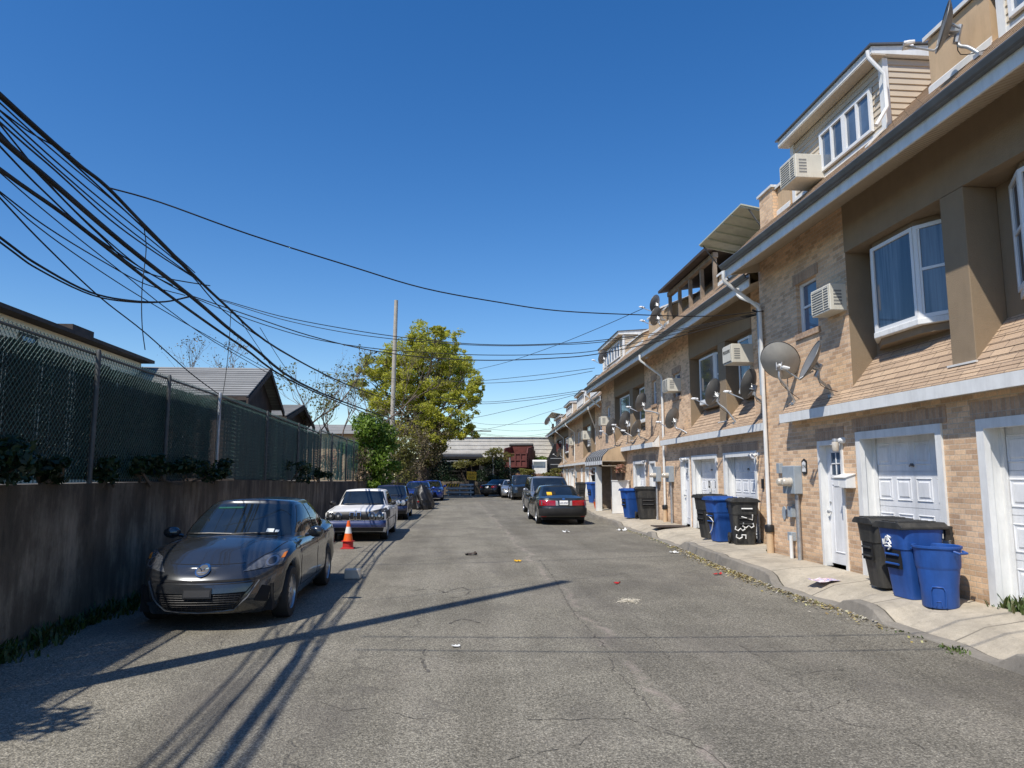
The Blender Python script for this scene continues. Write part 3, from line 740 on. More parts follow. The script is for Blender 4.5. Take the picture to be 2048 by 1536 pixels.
# ------------------------------------------------------------------ things fixed to the houses
def air_conditioner(b, u, z, label, w=.62, h=.42, dep=.5, x=0., group='window air conditioners', word=None):
    loc, rz = place(b, u, 0, z)
    t = thing('air_conditioner', label, 'air conditioner', loc, rz, group)
    MB().box(x - dep, x + .1, -w / 2, w / 2, 0, h).build('casing', M['acwhite'], t, bevel=.012)
    g = MB()
    n = 9
    for i in range(n):
        zz = .05 + (h - .1) * i / (n - 1)
        g.box(x - dep - .012, x - dep - .001, -w / 2 + .04, w / 2 - .04, zz - .006, zz + .006)
    for a in (-w / 2 + .03, w / 2 - .04, -w * .17): g.box(x - dep - .014, x - dep - .001, a, a + .012, .035, h - .035)
    g.build('grille', M['acwhite'], t)
    MB().box(x - dep - .003, x - dep - .0005, -w / 2 + .03, w / 2 - .03, .03, h - .03).build('coil', M['acdark'], t)
    s = MB()
    for i in range(5): s.box(x - dep + .06, x - dep + .2, -w / 2 - .003, -w / 2 - .0005, .09 + i * .055, .12 + i * .055)
    s.build('side_louvre', M['acdark'], t)
    if word:
        cu = bpy.data.curves.new('lettering', 'FONT'); cu.body = word; cu.size = .112; cu.extrude = .002; cu.align_x = 'CENTER'; cu.align_y = 'CENTER'
        tmp = bpy.data.objects.new('lettering', cu); C.objects.link(tmp)
        bpy.context.view_layer.update()
        me = bpy.data.meshes.new_from_object(tmp); bpy.data.objects.remove(tmp)
        me.materials.clear(); me.materials.append(M['ink'])
        MB().box(x - dep - .022, x - dep - .016, -w / 2 + .02, w / 2 - .02, .05, h - .03).build('front_card', M['acwhite'], t)
        o = bpy.data.objects.new('lettering', me); C.objects.link(o); o.parent = t
        # text runs from far (left in the photo) to near along -y, upright
        o.matrix_local = Matrix(((0, 0, -1, x - dep - .025), (-1, 0, 0, 0), (0, 1, 0, h * .62), (0, 0, 0, 1)))
    return t
air_conditioner(1, 11.28, 4.35, 'cream air conditioner in the small brick window of the nearest house', .62, .45, .28)
air_conditioner(1, 11.75, 6.84, 'large cream air conditioner jutting from the beige sided dormer', .60, .44, .50)
air_conditioner(2, 2.1, 4.3, 'white air conditioner with black lettering in a bay window of the second house', .56, .45, .52, word='FEDDERS')
air_conditioner(2, 7.8, 4.28, 'white air conditioner in the brick window of the second house', .6, .42, .42)
air_conditioner(2, 19.0, 3.98, 'small white air conditioner in the shaded brick of the third house', .6, .42, .4)
air_conditioner(3, 13.2, 4.1, 'white air conditioner at the bay window of the fourth house', .9, .6, .5)
air_conditioner(3, 22.9, 4.1, 'far white air conditioner on the brick of the fifth house', .9, .6, .4)
air_conditioner(3, 43.4, 2.9, 'furthest white air conditioner at the corner of the end house', 1.0, .8, .5)

def dish(label, foot, center, look, dia, mat='dish', arm=.55, group='satellite dishes', ell=.88):
    """foot, center: world points; look: direction the reflector faces"""
    foot, center, look = Vector(foot), Vector(center), Vector(look).normalized()
    t = thing('satellite_dish', label, 'satellite dish', foot, 0, group)
    c = center - foot
    up = (Vector((0, 0, 1)) - look * look.z).normalized(); rt = look.cross(up)
    def L(a, b_, d): return c + rt * a + up * b_ + look * d
    m = MB(); n = 40; rings = 7; rad = dia / 2
    vs = []; fs = []
    for sgn, dd in ((1, 0.0), (-1, -.012)):
        base = len(vs); vs.append(tuple(L(0, 0, dd)))
        for i in range(1, rings + 1):
            r = rad * i / rings
            for j in range(n):
                a = 2 * PI * j / n
                vs.append(tuple(L(r * ell * math.cos(a), r * math.sin(a), dd + .11 * rad / .4 * (i / rings) ** 2)))
        for j in range(n): fs.append((base, base + 1 + j, base + 1 + (j + 1) % n))
        for i in range(rings - 1):
            for j in range(n):
                a = base + 1 + i * n + j; b_ = base + 1 + i * n + (j + 1) % n
                fs.append((a, a + n, b_ + n, b_))
    N = 1 + rings * n
    for j in range(n):
        a = 1 + (rings - 1) * n + j; b_ = 1 + (rings - 1) * n + (j + 1) % n
        fs.append((a, b_, b_ + N, a + N))
    m.add(vs, fs); m.build('reflector', M[mat], t, smooth=50)
    rim = MB().tube([L(rad * ell * math.cos(2 * PI * j / n), rad * math.sin(2 * PI * j / n), .105 * rad / .4) for j in range(n + 1)], .009, 6, cap=False)
    rim.build('rim', M['black'] if mat == 'dishlight' else M['graymetal'], t, smooth=60)
    # bracket behind the dish and bent mast
    bk = L(0, -rad * .25, -.10)
    br = MB()
    br.tube([L(0, -rad * .1, .0), bk], .05, 8).tube([bk + up * .1, bk - up * .13], .036, 8)
    for s in (-1, 1): br.tube([L(s * .07, -rad * .28, .01), bk + rt * s * .05], .014, 6).tube([L(s * .05, 0.02, .0), bk + rt * s * .04 + up * .05], .012, 6)
    br.build('bracket', M['steel'], t, smooth=40)
    el = Vector((bk.x, bk.y, bk.z - .16))
    ms = MB().tube(smooth_path([bk, el, el * .55 + Vector((0, 0, el.z * .12)), Vector((0, 0, .02))], 5), .024, 8)
    ms.build('mast', M['steel'], t, smooth=50)
    MB().box(-.07, .07, -.05, .05, -.02, .03).build('foot_plate', M['steel'], t)
    # feed arm and horn
    f = L(0, -rad * .85, arm + .05)
    ar = MB().tube([L(0, -rad * .4, -.03), L(0, -rad * 1.02, .12), f], .015, 6)
    ar.build('feed_arm', M['steel'], t, smooth=40)
    h = MB()
    for s in (-1, 1):
        p = f + rt * s * .05; h.tube([p, p - look * .05 + up * .012, p - look * .11 + up * .03], [.03, .032, .022], 8)
    h.tube([f - rt * .09, f + rt * .09], .016, 6)
    h.build('feed_horn', M['whitevinyl'], t, smooth=40)
    # slack cable
    MB().tube(smooth_path([bk, bk + Vector((.05, .05, -.25)), Vector((.08, -.1, .05)), Vector((.12, -.25, .0))], 4), .006, 5).build('coax_cable', M['cable'], t)
    return t
SW = (-.62, -.62, .5)
WN = (-.9, .35, .42)
def fp(b, u, d, z): return W(b, u, d, z)
dish('big pale gray satellite dish on the brick beside the tall white downspout', fp(1, 12.82, .04, 2.98), fp(1, 12.75, .35, 3.74), (.50, .62, .60), .80, 'dishlight', .62)
dish('satellite dish seen edge-on above the shingles of the nearest house', fp(1, 11.44, .06, 2.97), fp(1, 11.3, .42, 3.52), (-.88, .2, .45), .72, 'dish', .4)
dish('dark satellite dish just left of the tall white downspout', fp(2, .95, .08, 3.05), fp(2, 1.0, .4, 3.66), (-.58, .75, .3), .70, 'dish')
dish('dark satellite dish in front of the first bay window of the second house', fp(2, 2.85, .08, 2.93), fp(2, 3.1, .48, 3.72), (-.58, .75, .3), .70, 'dish')
dish('dark oval satellite dish flat against the sunlit brick of the second house', fp(2, 6.6, .1, 2.86), fp(2, 7.0, .4, 3.36), (-.5, .8, .35), .66, 'dish')
dish('satellite dish mounted high on the brick of the third house by its window', fp(2, 10.1, .02, 3.78), fp(2, 10.6, .45, 4.22), (-.62, .72, .3), .70, 'dish')
dish('middle satellite dish of the three over the skirt roof of the third house', fp(2, 14.6, .1, 2.95), fp(2, 13.0, .5, 3.75), (-.6, .74, .3), .74, 'dish')
dish('leftmost satellite dish of the three over the skirt roof of the third house', fp(2, 17.0, .1, 2.95), fp(2, 15.6, .5, 3.66), (-.6, .74, .3), .74, 'dish')
dish('lowest and nearest satellite dish of the three over the skirt roof of the third house', fp(2, 11.3, .1, 2.88), fp(2, 11.2, .5, 3.32), (-.66, .62, .38), .66, 'dish')
dish('satellite dish beside the stucco parapet at the top right corner of the photo', fp(1, 7.5, .15, 6.66), fp(1, 7.75, .32, 7.2), (-.86, .40, .25), .62, 'dish', .42)
dish('lower one of two satellite dishes on the roof of the second house', fp(2, 8.35, .25, 6.5), fp(2, 8.9, .3, 7.0), (-.6, .7, .35), .64, 'dish')
dish('upper one of two satellite dishes on the roof of the second house', fp(2, 8.95, .1, 6.9), fp(2, 9.0, .3, 7.48), (-.6, .7, .35), .58, 'dish')
dish('satellite dish on the roof of the third house at its white dormer', fp(2, 17.9, .25, 6.6), fp(2, 18.3, .3, 7.15), (-.6, .7, .35), .66, 'dish')
dish('satellite dish on the far roof end against the sky', fp(3, 42.0, .3, 6.5), fp(3, 42.6, .6, 7.6), (-.6, .6, .4), 1.0, 'dish')
dish('far satellite dish hanging below the bay window of the fifth house', fp(3, 28, .1, 2.8), fp(3, 28.8, .6, 3.7), (-.8, .5, .35), .9, 'dish')

# service pieces by the first door
def lamp(b, u, z, label, kindn='jar'):
    loc, rz = place(b, u, 0, z)
    t = thing('wall_lamp', label, 'wall lamp', loc, rz, 'outdoor wall lamps')
    if kindn == 'jar':
        MB().lathe([(0, -.0), (.055, 0), (.05, -.05), (.03, -.09), (0, -.1)], 14, (0, 0, 0), 'x').build('base', M['whitevinyl'], t, smooth=40)
        MB().lathe([(0, .05), (.045, .05), (.05, .02), (.05, -.0)], 14, (-.12, .06, -.02)).build('cap', M['steel'], t, smooth=40)
        MB().lathe([(.045, 0), (.055, -.02), (.055, -.13), (.04, -.16), (0, -.165)], 14, (-.12, .06, -.02)).build('shade', M['lampglass'], t, smooth=40)
    else:
        MB().lathe([(0, 0), (.05, 0), (.045, -.04), (0, -.045)], 12, (0, 0, 0), 'x').build('base', M['whitevinyl'], t, smooth=40)
        for s in (-1, 1):
            h = MB().lathe([(0, 0), (.03, .005), (.045, .07), (.058, .12), (.05, .12), (0, .09)], 14).xf(Matrix.Translation((-.07, s * .04, 0)) @ Matrix.Rotation(s * .6, 4, 'X') @ Matrix.Rotation(-2.0, 4, 'Y'))
            h.build('lamp_head', M['whitevinyl'], t, smooth=40)
    return t
M['lampglass'] = pm('frosted_glass', (.55, .50, .42), .15, var=.1, spec=.8)
lamp(1, 11.3, 2.22, 'jar shaped glass lamp right of the nearest white entry door')
lamp(2, 1.75, 2.12, 'white twin floodlight above the garage door with the numbered bin', 'flood')
lamp(2, 7.2, 2.14, 'white twin floodlight over the entry door of the second house', 'flood')
lamp(2, 12.0, 2.16, 'white floodlight beside the single garage door of the third house', 'flood')

def letter_mesh(txt, size, M4, parent, name='lettering', mat='ink', ext=.0015):
    cu = bpy.data.curves.new(name, 'FONT'); cu.body = txt; cu.size = size; cu.extrude = ext; cu.align_x = 'CENTER'; cu.align_y = 'CENTER'
    tmp = bpy.data.objects.new(name, cu); C.objects.link(tmp); bpy.context.view_layer.update()
    me = bpy.data.meshes.new_from_object(tmp); bpy.data.objects.remove(tmp)
    me.materials.clear(); me.materials.append(M[mat])
    o = bpy.data.objects.new(name, me); C.objects.link(o); o.parent = parent; o.matrix_local = M4
    return o
FACE = lambda x, y, z: Matrix(((0, 0, -1, x), (-1, 0, 0, y), (0, 1, 0, z), (0, 0, 0, 1)))   # text on a house front

loc, rz = place(1, 11.2, 0, 1.44)
t = thing('mailbox', 'white metal mailbox on the brick between entry door and garage', 'mailbox', loc, rz)
MB().prism([(0, 0), (-.17, 0), (-.17, .15), (-.15, .18), (0, .22)], 'y', -.18, .18).build('box', M['white'], t, bevel=.008)
MB().prism([(-.001, .235), (-.19, .175), (-.19, .162), (-.001, .222)], 'y', -.195, .195).build('lid', M['white'], t)
MB().box(-.178, -.171, .02, .17, .03, .12).build('newspaper_slot', M['whitevinyl'], t)

loc, rz = place(1, 12.66, 0, 1.80)
t = thing('house_number_plaque', 'dark pointed house number plaque on the brick left of the door', 'number plaque', loc, rz)
MB().prism([(-.09, -.11), (0, -.15), (.09, -.11), (.09, .11), (0, .15), (-.09, .11)], 'x', -.02, 0).build('plate', M['black'], t, bevel=.006)
MB().prism([(-.065, -.09), (.065, -.09), (.065, .075), (0, .105), (-.065, .075)], 'x', -.024, -.0202).build('face', M['white'], t)
letter_mesh('174', .095, FACE(-.026, 0, 0), t)

def meter(b, u, z, label, pipe_u, zb=.1):
    loc, rz = place(b, u, 0, z)
    t = thing('electric_meter', label, 'electric meter', loc, rz, 'electric meters')
    MB().box(-.16, 0, -.24, .24, 0, .52).build('box', M['meter'], t, bevel=.012)
    for i in range(2):
        y = .10 + .0 - i * .2
        MB().lathe([(.085, -.16), (.085, -.2), (.075, -.21), (.072, -.3), (.05, -.325), (0, -.33)], 16, (0, y, .22), 'x').build('dial', M['lampglass'], t, smooth=40)
    MB().tube([(-.07, pipe_u, 0), (-.07, pipe_u, zb - z)], .04, 10).build('conduit', M['steel'], t, smooth=50)
    return t
meter(1, 13.02, 1.3, 'gray twin electric meter box on the brick of the nearest house', -.14)
meter(2, 8.75, 1.42, 'gray electric meter box right of the second downspout', -.1)
meter(2, 10.3, 1.42, 'gray electric meter box left of the second downspout', .1)
meter(3, 21.0, 1.4, 'small far electric meter beside the downspout of the fourth house', 0.)
def small_box(b, u, z, w, h, d, name, label, mat, cat, shape='box'):
    loc, rz = place(b, u, 0, z); m = MB()
    if shape == 'round': m.lathe([(0, -d), (w / 2, -d), (w / 2, 0)], 18, (0, 0, 0), 'x', sy=h / w)
    else: m.box(-d, 0, -w / 2, w / 2, -h / 2, h / 2)
    o = m.build(name, M[mat], bevel=.006 if shape != 'round' else 0, smooth=40); o.location = loc; o.rotation_euler.z = rz
    return tag(o, label, cat)
small_box(1, 13.55, .92, .16, .26, .02, 'vent_cover', 'round gray vent cover low on the brick beside the white downspout', 'meter', 'vent cover', 'round')
small_box(1, 13.18, .96, .16, .20, .09, 'junction_box', 'small gray junction box under the twin meter', 'meter', 'junction box')
small_box(1, 13.2, .5, .16, .16, .1, 'outlet_box', 'small gray outlet box lowest on the brick near the downspout base', 'meter', 'outlet box')
small_box(1, 13.6, 1.78, .13, .2, .08, 'cable_box', 'small gray cable box above left of the meter box', 'meter', 'cable box')
small_box(2, 1.55, 1.45, .09, .22, .04, 'keypad', 'black keypad on the brick right of the numbered bin garage', 'black', 'keypad')
loc, rz = place(1, 12.98, .1, .1)
o = MB().tube([(0, .16, 0), (0, .16, .36), (-.0, .16, .42)], .035, 8).build('vent_pipe', M['white'], smooth=50); o.location = loc; tag(o, 'short white pipe stub rising at the wall by the meter conduit', 'pipe')
# black elbow and tan iron boot under the downspouts
for b, u, txt in ((1, 14.1, 'tan iron drain boot with black coupling under the nearest downspout'), (2, 9.42, 'tan iron drain boot under the second downspout')):
    loc, rz = place(b, u, .075, .08)
    t = thing('drain_boot', txt, 'drain pipe', loc, rz, 'drain boots')
    MB().lathe([(.075, 0), (.07, .02), (.07, .44), (.085, .45)], 14).build('iron_boot', M['stucco2'], t, smooth=40)
    MB().lathe([(.09, .43), (.095, .45), (.095, .55), (.085, .57), (.05, .58)], 14).build('coupling', M['black'], t, smooth=40)

# warning notices on the far garage of the second house
for k, u in enumerate((5.75, 5.2)):
    loc, rz = place(2, u, -.205, 1.33)
    t = thing('notice', 'small black and white notice, %s of the two on the garage door' % ('left' if k == 0 else 'right'), 'notice', loc, rz, 'garage notices')
    MB().box(-.012, 0, -.09, .09, -.16, .16).build('card', M['white'], t)
    MB().box(-.0145, -.0125, -.075, .075, -.04, .145).build('panel', M['ink'], t)
    MB().box(-.017, -.015, -.025, .025, .0, .11).build('mark', M['white'], t)

# entrance of the third house: striped awning, panel, flower pots, posts
loc, rz = place(2, 17.4, 0, 2.25)
t = thing('awning', 'black and white striped dome awning over the entrance of the third house', 'awning', loc, rz)
aw = MB(); n = 17; half = 2.1
for k in range(n):
    wdt = 2 * half / (9 * .40 + 8 * .085); y0 = -half + wdt * ((k // 2) * .485 + (k % 2) * .40); y1 = y0 + wdt * (.085 if k % 2 else .40)
    prof = [(-.0, .62), (-.35, .6), (-.75, .46), (-1.0, .2), (-1.06, .0)]
    for p, q in zip(prof, prof[1:]): aw.quad((p[0], y0, p[1]), (q[0], y0, q[1]), (q[0], y1, q[1]), (p[0], y1, p[1]), k % 2)
    sc = .16 + .04 * (k % 2)
    aw.quad((-1.06, y0, 0), (-1.06, y0, -sc), (-1.06, y1, -sc), (-1.06, y1, 0), 1 - k % 2)
aw.build('canvas', [M['awnblack'] if 'awnblack' in M else M['black'], M['white']], t, smooth=40)
for s in (-1, 1):
    e = MB().prism([(0, 0), (-1.06, 0), (-1.0, .2), (-.75, .46), (-.35, .6), (0, .62)], 'y', s * half - .01, s * half + .01)
    e.build('end_panel', M['stucco2'], t)
fr = MB()
for s in (-1, 1): fr.tube([(-.02, s * half, -.02), (-1.05, s * half, -.02)], .016, 6).tube([(-.02, s * half, -.22), (-1.05, s * half, -.22)], .012, 6).tube([(-1.05, s * half, -.02), (-1.05, s * half, -.22)], .012, 6)
fr.build('frame', M['siding'], t)
def wpost(b, u, d, z0, z1, w, name, label, mat, cat):
    loc, rz = place(b, u, d, 0)
    o = MB().box(-w / 2, w / 2, -w / 2, w / 2, z0, z1).build(name, M[mat], bevel=.01); o.location = loc; o.rotation_euler.z = rz
    return tag(o, label, cat)
wpost(2, 17.6, .78, .05, 2.02, .26, 'white_post', 'square white post under the left end of the striped awning', 'white', 'post')
wpost(2, 19.3, .15, .05, 2.3, .5, 'wooden_post', 'thick brown wooden post beside the entrance of the third house', 'wood', 'post')
wpost(2, 16.6, .25, .05, 2.2, .3, 'wooden_post', 'slim brown wooden post just behind the white entrance panel', 'wood', 'post')
loc, rz = place(2, 14.55, .45, 0)
t = thing('entrance_panel', 'white painted waist-high panel beside the blue and black bins', 'panel', loc, rz)
MB().box(-.35, .35, 0, .05, .1, 1.4).build('board', M['white'], t); MB().box(-.37, .37, -.02, .07, 1.401, 1.44).build('top_rail', M['white'], t)
def flower_pot(loc, label, pot='darkwood', n=140, r=.3):
    t = thing('flower_pot', label, 'flower pot', loc, 0, 'flower pots')
    MB().lathe([(0, 0), (.13, 0), (.19, .28), (.2, .3), (.17, .3), (0, .27)], 16).build('pot', M[pot], t, smooth=40)
    rnd = random.Random(n); f = MB()
    for i in range(n):
        a = rnd.random() * 2 * PI; e = rnd.random(); rr = r * (.4 + .6 * rnd.random())
        p = Vector((rr * math.cos(a) * (1 - .4 * e), rr * math.sin(a) * (1 - .4 * e), .3 + e * r * 1.1))
        d = Vector((rnd.gauss(0, 1), rnd.gauss(0, 1), rnd.gauss(0, 1))).normalized() * .045; q = d.orthogonal().normalized() * .03
        f.quad(p - d, p - q, p + d, p + q, 0)
    f.build('flowers', M['dryflower'], t)
M['dryflower'] = leaf_mat('dry_flowers', [(.35, .10, .07), (.42, .22, .15), (.16, .12, .05), (.5, .28, .2)], .2)
flower_pot(W(2, 14.5, .45, 1.44), 'dark pot of dry reddish flowers on the white entrance panel')
flower_pot(W(2, 18.6, .75, 1.35), 'dark red hanging flower pot beside the white awning post', 'black', 150, .28)
flower_pot(W(2, 18.9, .6, .1), 'small terracotta pot on the pavement behind the white post', 'orange', 60, .2)
o = MB().box(-.5, .5, -.35, .35, 0, .025).build('door_mat', M['darkwood']); o.location = W(2, 7.3, .55, .085); o.rotation_euler.z = -BLK[2][1]; tag(o, 'dark door mat on the pavement before the second house', 'door mat')

# ------------------------------------------------------------------ retaining wall, fences
def wallmat():
    t = NT('board_marked_concrete'); p = t.coords('Position')
    st = t.noise(t.mapping(p, (1, 1.5, .42)), 1.7, 7, .68); st2 = t.noise(t.mapping(p, (1, 5, .5)), 1.2, 5, .7); big = t.noise(p, .5, 4)
    c = t.ramp(t.math('ADD', t.math('MULTIPLY', st, .55), t.math('MULTIPLY', t.noise(t.mapping(p, (1, .8, .55)), 1.1, 6, .7), .45)), [(.34, (.034, .026, .016)), (.5, (.15, .116, .078)), (.66, (.46, .38, .275))])
    c = t.mix(.8, c, t.ramp(st2, [(.3, .7), (.7, 1.15)]), 'MULTIPLY'); c = t.mix(.6, c, t.ramp(big, [(.3, .6), (.7, 1.15)]), 'MULTIPLY')
    sx = t.node('ShaderNodeSeparateXYZ'); t.link(p, sx.inputs[0])
    top = t.ramp(t.math('ADD', sx.outputs[2], t.math('MULTIPLY', st2, .5)), [(.55, 1), (.92, .42)])
    c = t.mix(.7, c, t.ramp(t.math('ADD', t.math('MULTIPLY', sx.outputs[2], .5), t.math('MULTIPLY', st, .4)), [(.6, 1.), (.95, .45)]), 'MULTIPLY')
    fr = t.math('FRACT', t.math('ADD', t.math('DIVIDE', sx.outputs[1], .61), t.math('MULTIPLY', big, .3)))
    j = t.ramp(fr, [(.0, 1), (.012, .6), (.03, 0)])
    c = t.mix(t.math('MULTIPLY', j, .25), c, (.03, .026, .022))
    t.set(Base_Color=c, Roughness=.95); t.bump(t.math('SUBTRACT', t.math('ADD', st, t.noise(p, 40, 4)), t.math('MULTIPLY', j, .6)), .012, .7)
    return t.m
M['wall'] = wallmat()
WX = [(-14, -4.6), (30, -4.6), (38, -4.35), (60, -3.1), (66, -2.9)]
WZ = [(-14, 1.58), (14, 1.54), (32, 1.38), (60, 1.0), (66, .95)]
wl = MB(); n = 60; pts = []
for i in range(n + 1):
    y = -14 + 80 * i / n; x = lerp_tab(WX, y); z = lerp_tab(WZ, y)
    pts.append((x, y, z))
for (a, b) in zip(pts, pts[1:]):
    xa, ya, za = a; xb, yb, zb = b
    wl.quad((xa, ya, GZ - .05), (xb, yb, GZ - .05), (xb, yb, zb), (xa, ya, za)); wl.quad((xa, ya, za), (xb, yb, zb), (xb - .26, yb, zb), (xa - .26, ya, za))
    wl.quad((xa - .26, ya, za), (xb - .26, yb, zb), (xb - .26, yb, .2), (xa - .26, ya, .2))
tag(wl.build('retaining_wall', M['wall']), 'long stained concrete retaining wall along the left side of the street', 'retaining wall')

M['fencegreen'] = pm('fence_green_vinyl', (.036, .10, .085), .45, var=.3, scale=3, spec=.7)
M['slatdark'] = leaf_mat('dark_green_slats', [(.004, .016, .013), (.008, .024, .020), (.014, .04, .033)], .02)
M['slatgray'] = pm('gray_green_slats', (.028, .048, .042), .6, var=.35, scale=2.5)
M['slatlight'] = pm('teal_slats', (.03, .14, .11), .6, var=.3, scale=2.5)
def chain_fence(label, y0, y1, posts, ztop, x=-4.72, slat=None, slat_top=3.0, pitch=.075, wr=.0036, zb=None, fuzzy=False, miss=0., group=None):
    zb = zb or (lambda y: lerp_tab(WZ, y) + .02)
    xx = x if callable(x) else (lambda y: x)
    t = thing('chain_link_fence', label, 'fence', (xx(y0), y0, zb(y0)), 0, 'chain link fences on the left wall')
    inv = Matrix.Translation((-xx(y0), -y0, -zb(y0)))
    for y in posts:
        MB().lathe([(.032, zb(y) - .1), (.032, ztop(y) - .01), (.02, ztop(y) + .03), (0, ztop(y) + .035)], 10, (xx(y) + .045, y, 0)).xf(inv).build('post', M['steel' if y == 14.6 else 'postdark'], t, smooth=50)
    MB().tube([(xx(y), y, ztop(y) - .03) for y in np.linspace(y0, y1, 8)], .017, 8).xf(inv).build('top_rail', M['postdark'], t, smooth=50)
    ms = MB(); y = y0 - 2.2
    def wire(a, b, off):
        # clip to section
        (ya, za), (yb, zb_) = a, b
        for lim, lo in ((y0, True), (y1, False)):
            if lo:
                if yb < lim and ya < lim: return
                if ya < lim: za += (zb_ - za) * (lim - ya) / (yb - ya); ya = lim
                if yb < lim: zb_ += (za - zb_) * (lim - yb) / (ya - yb); yb = lim
            else:
                if yb > lim and ya > lim: return
                if ya > lim: za += (zb_ - za) * (lim - ya) / (yb - ya); ya = lim
                if yb > lim: zb_ += (za - zb_) * (lim - yb) / (ya - yb); yb = lim
        ms.tube([(xx(ya) + off, ya, za), (xx(yb) + off, yb, zb_)], wr, 4, cap=False)
    H_ = ztop(y0) - zb(y0)
    while y < y1 + 2.2:
        z0 = zb(min(max(y, y0), y1)); z1 = ztop(min(max(y, y0), y1)) + .02
        wire((y, z0), (y + (z1 - z0) * .9, z1), .006); wire((y + (z1 - z0) * .9, z0), (y, z1), -.006)
        # barbed twist at the top
        y += pitch
    ms.xf(inv).build('wire_mesh', M['fencegreen'], t)
    rnd = random.Random(int(y0 * 10)); sl = MB()
    if slat:
        y = y0 + .03
        while y < y1 - .03:
            w = pitch * (.95 if not fuzzy else .985); st = slat_top(y) if callable(slat_top) else slat_top
            if rnd.random() > miss:
                zt = st + rnd.uniform(-.012, .012); a = zb(y) + .03
                dx = rnd.uniform(-.006, .006); sb = .10 if fuzzy else .018
                sl.quad((xx(y) - sb + dx, y, a), (xx(y) - sb - dx, y + w, a), (xx(y) - sb - dx, y + w, zt), (xx(y) - sb + dx, y, zt))
            y += pitch
        if fuzzy:
            for i in range(int((y1 - y0) * 2600)):
                yy = rnd.uniform(y0, y1); hz = rnd.random() ** .8; zz = zb(yy) + .05 + hz * (st - zb(yy) - .09)
                L_ = rnd.uniform(.04, .11); d = Vector((rnd.uniform(.0, .7), rnd.uniform(-.5, .5), rnd.uniform(.1, 1.0))).normalized() * L_
                q = Vector((rnd.uniform(-1, 1), rnd.uniform(-1, 1), rnd.uniform(-1, 1))).normalized() * .006
                p = Vector((xx(yy) + rnd.uniform(-.11, -.06), yy, zz)); sl.add([p - q, p + q, p + d], [(0, 1, 2)])
        s = sl.xf(inv).build('privacy_slats', M[slat], t); s['kind'] = 'stuff'
    return t
ZT = lambda y: 3.26
chain_fence('near dark green chain link fence with bristly hedge slats on the wall', 1.0, 14.55, [2.6, 5.0, 7.3, 9.66, 12.03], ZT, slat='slatdark', slat_top=3.14, fuzzy=True)
chain_fence('middle gray green chain link fence with flat slats on the wall', 14.6, 25.55, [14.6, 18.3, 22.0], lambda y: 3.26 - .02 * (y - 14.6) * .5, slat='slatgray', slat_top=lambda y: 3.18 - .01 * (y - 14.6), wr=.003)
chain_fence('far thin chain link fence with torn teal slats before the green bush', 25.6, 36, [25.6, 28, 31.8, 34.1], lambda y: 3.25, slat='slatlight', slat_top=3.05, pitch=.11, miss=.45, wr=.0035)

# ------------------------------------------------------------------ vegetation
def leaf_mesh(name, blobs, size, mat, seed, parent=None, flat=.35, shell=.55, aspect=.55, origin=(0, 0, 0)):
    """blobs: (centre, radii, count); each leaf is a small bent quad placed in the blob's volume"""
    rng = np.random.default_rng(seed); V = []; 
    for (c, r, n) in blobs:
        d = rng.normal(size=(n, 3)); d /= np.linalg.norm(d, axis=1)[:, None]
        rad = shell + (1 - shell) * rng.random(n) ** .6
        rad *= 1 + .22 * np.sin(d[:, 0] * 5 + c[0]) * np.cos(d[:, 2] * 6 + c[1]) + rng.normal(size=n) * .1
        p = np.array(c) + d * rad[:, None] * np.array(r)
        nrm = d * .6 + rng.normal(size=(n, 3)) * .8 + np.array((0, 0, flat)); nrm /= np.linalg.norm(nrm, axis=1)[:, None]
        t = np.cross(nrm, rng.normal(size=(n, 3))); t /= np.linalg.norm(t, axis=1)[:, None] + 1e-9
        b = np.cross(nrm, t); s = size * (.6 + .8 * rng.random(n))[:, None]
        q = np.stack([p - t * s, p - b * s * aspect + nrm * s * .12, p + t * s, p + b * s * aspect + nrm * s * .12], 1)
        V.append(q)
    V = np.concatenate(V).reshape(-1, 3) - np.array(origin); n = len(V) // 4
    me = bpy.data.meshes.new(name); me.vertices.add(len(V)); me.vertices.foreach_set('co', V.ravel())
    me.loops.add(4 * n); me.loops.foreach_set('vertex_index', np.arange(4 * n))
    me.polygons.add(n); me.polygons.foreach_set('loop_start', np.arange(0, 4 * n, 4)); me.polygons.foreach_set('loop_total', np.full(n, 4))
    me.update(calc_edges=True); me.materials.append(mat)
    o = bpy.data.objects.new(name, me); C.objects.link(o)
    if parent is not None: o.parent = parent
    return o
def branches(mb, p, d, r, L, depth, rnd, tips, spread=.55, n=(2, 3), up=.15, mi=0):
    p = Vector(p); d = Vector(d).normalized(); pts = [p.copy()]; q = p.copy(); k = 4
    for i in range(k):
        d = (d + Vector((rnd.gauss(0, .12), rnd.gauss(0, .12), rnd.gauss(0, .08) + up * .15))).normalized(); q = q + d * L / k; pts.append(q.copy())
    mb.tube(pts, [r * (1 - .45 * i / k) for i in range(k + 1)], 6 if r > .03 else 4, mi, cap=False)
    if depth == 0: tips.append(q); return
    for j in range(rnd.randint(*n)):
        dd = (d + Vector((rnd.gauss(0, spread), rnd.gauss(0, spread), rnd.gauss(0, spread * .7) + up))).normalized()
        st = pts[rnd.randint(2, 4)]
        branches(mb, st, dd, r * .55, L * rnd.uniform(.6, .85), depth - 1, rnd, tips, spread, n, up, mi)

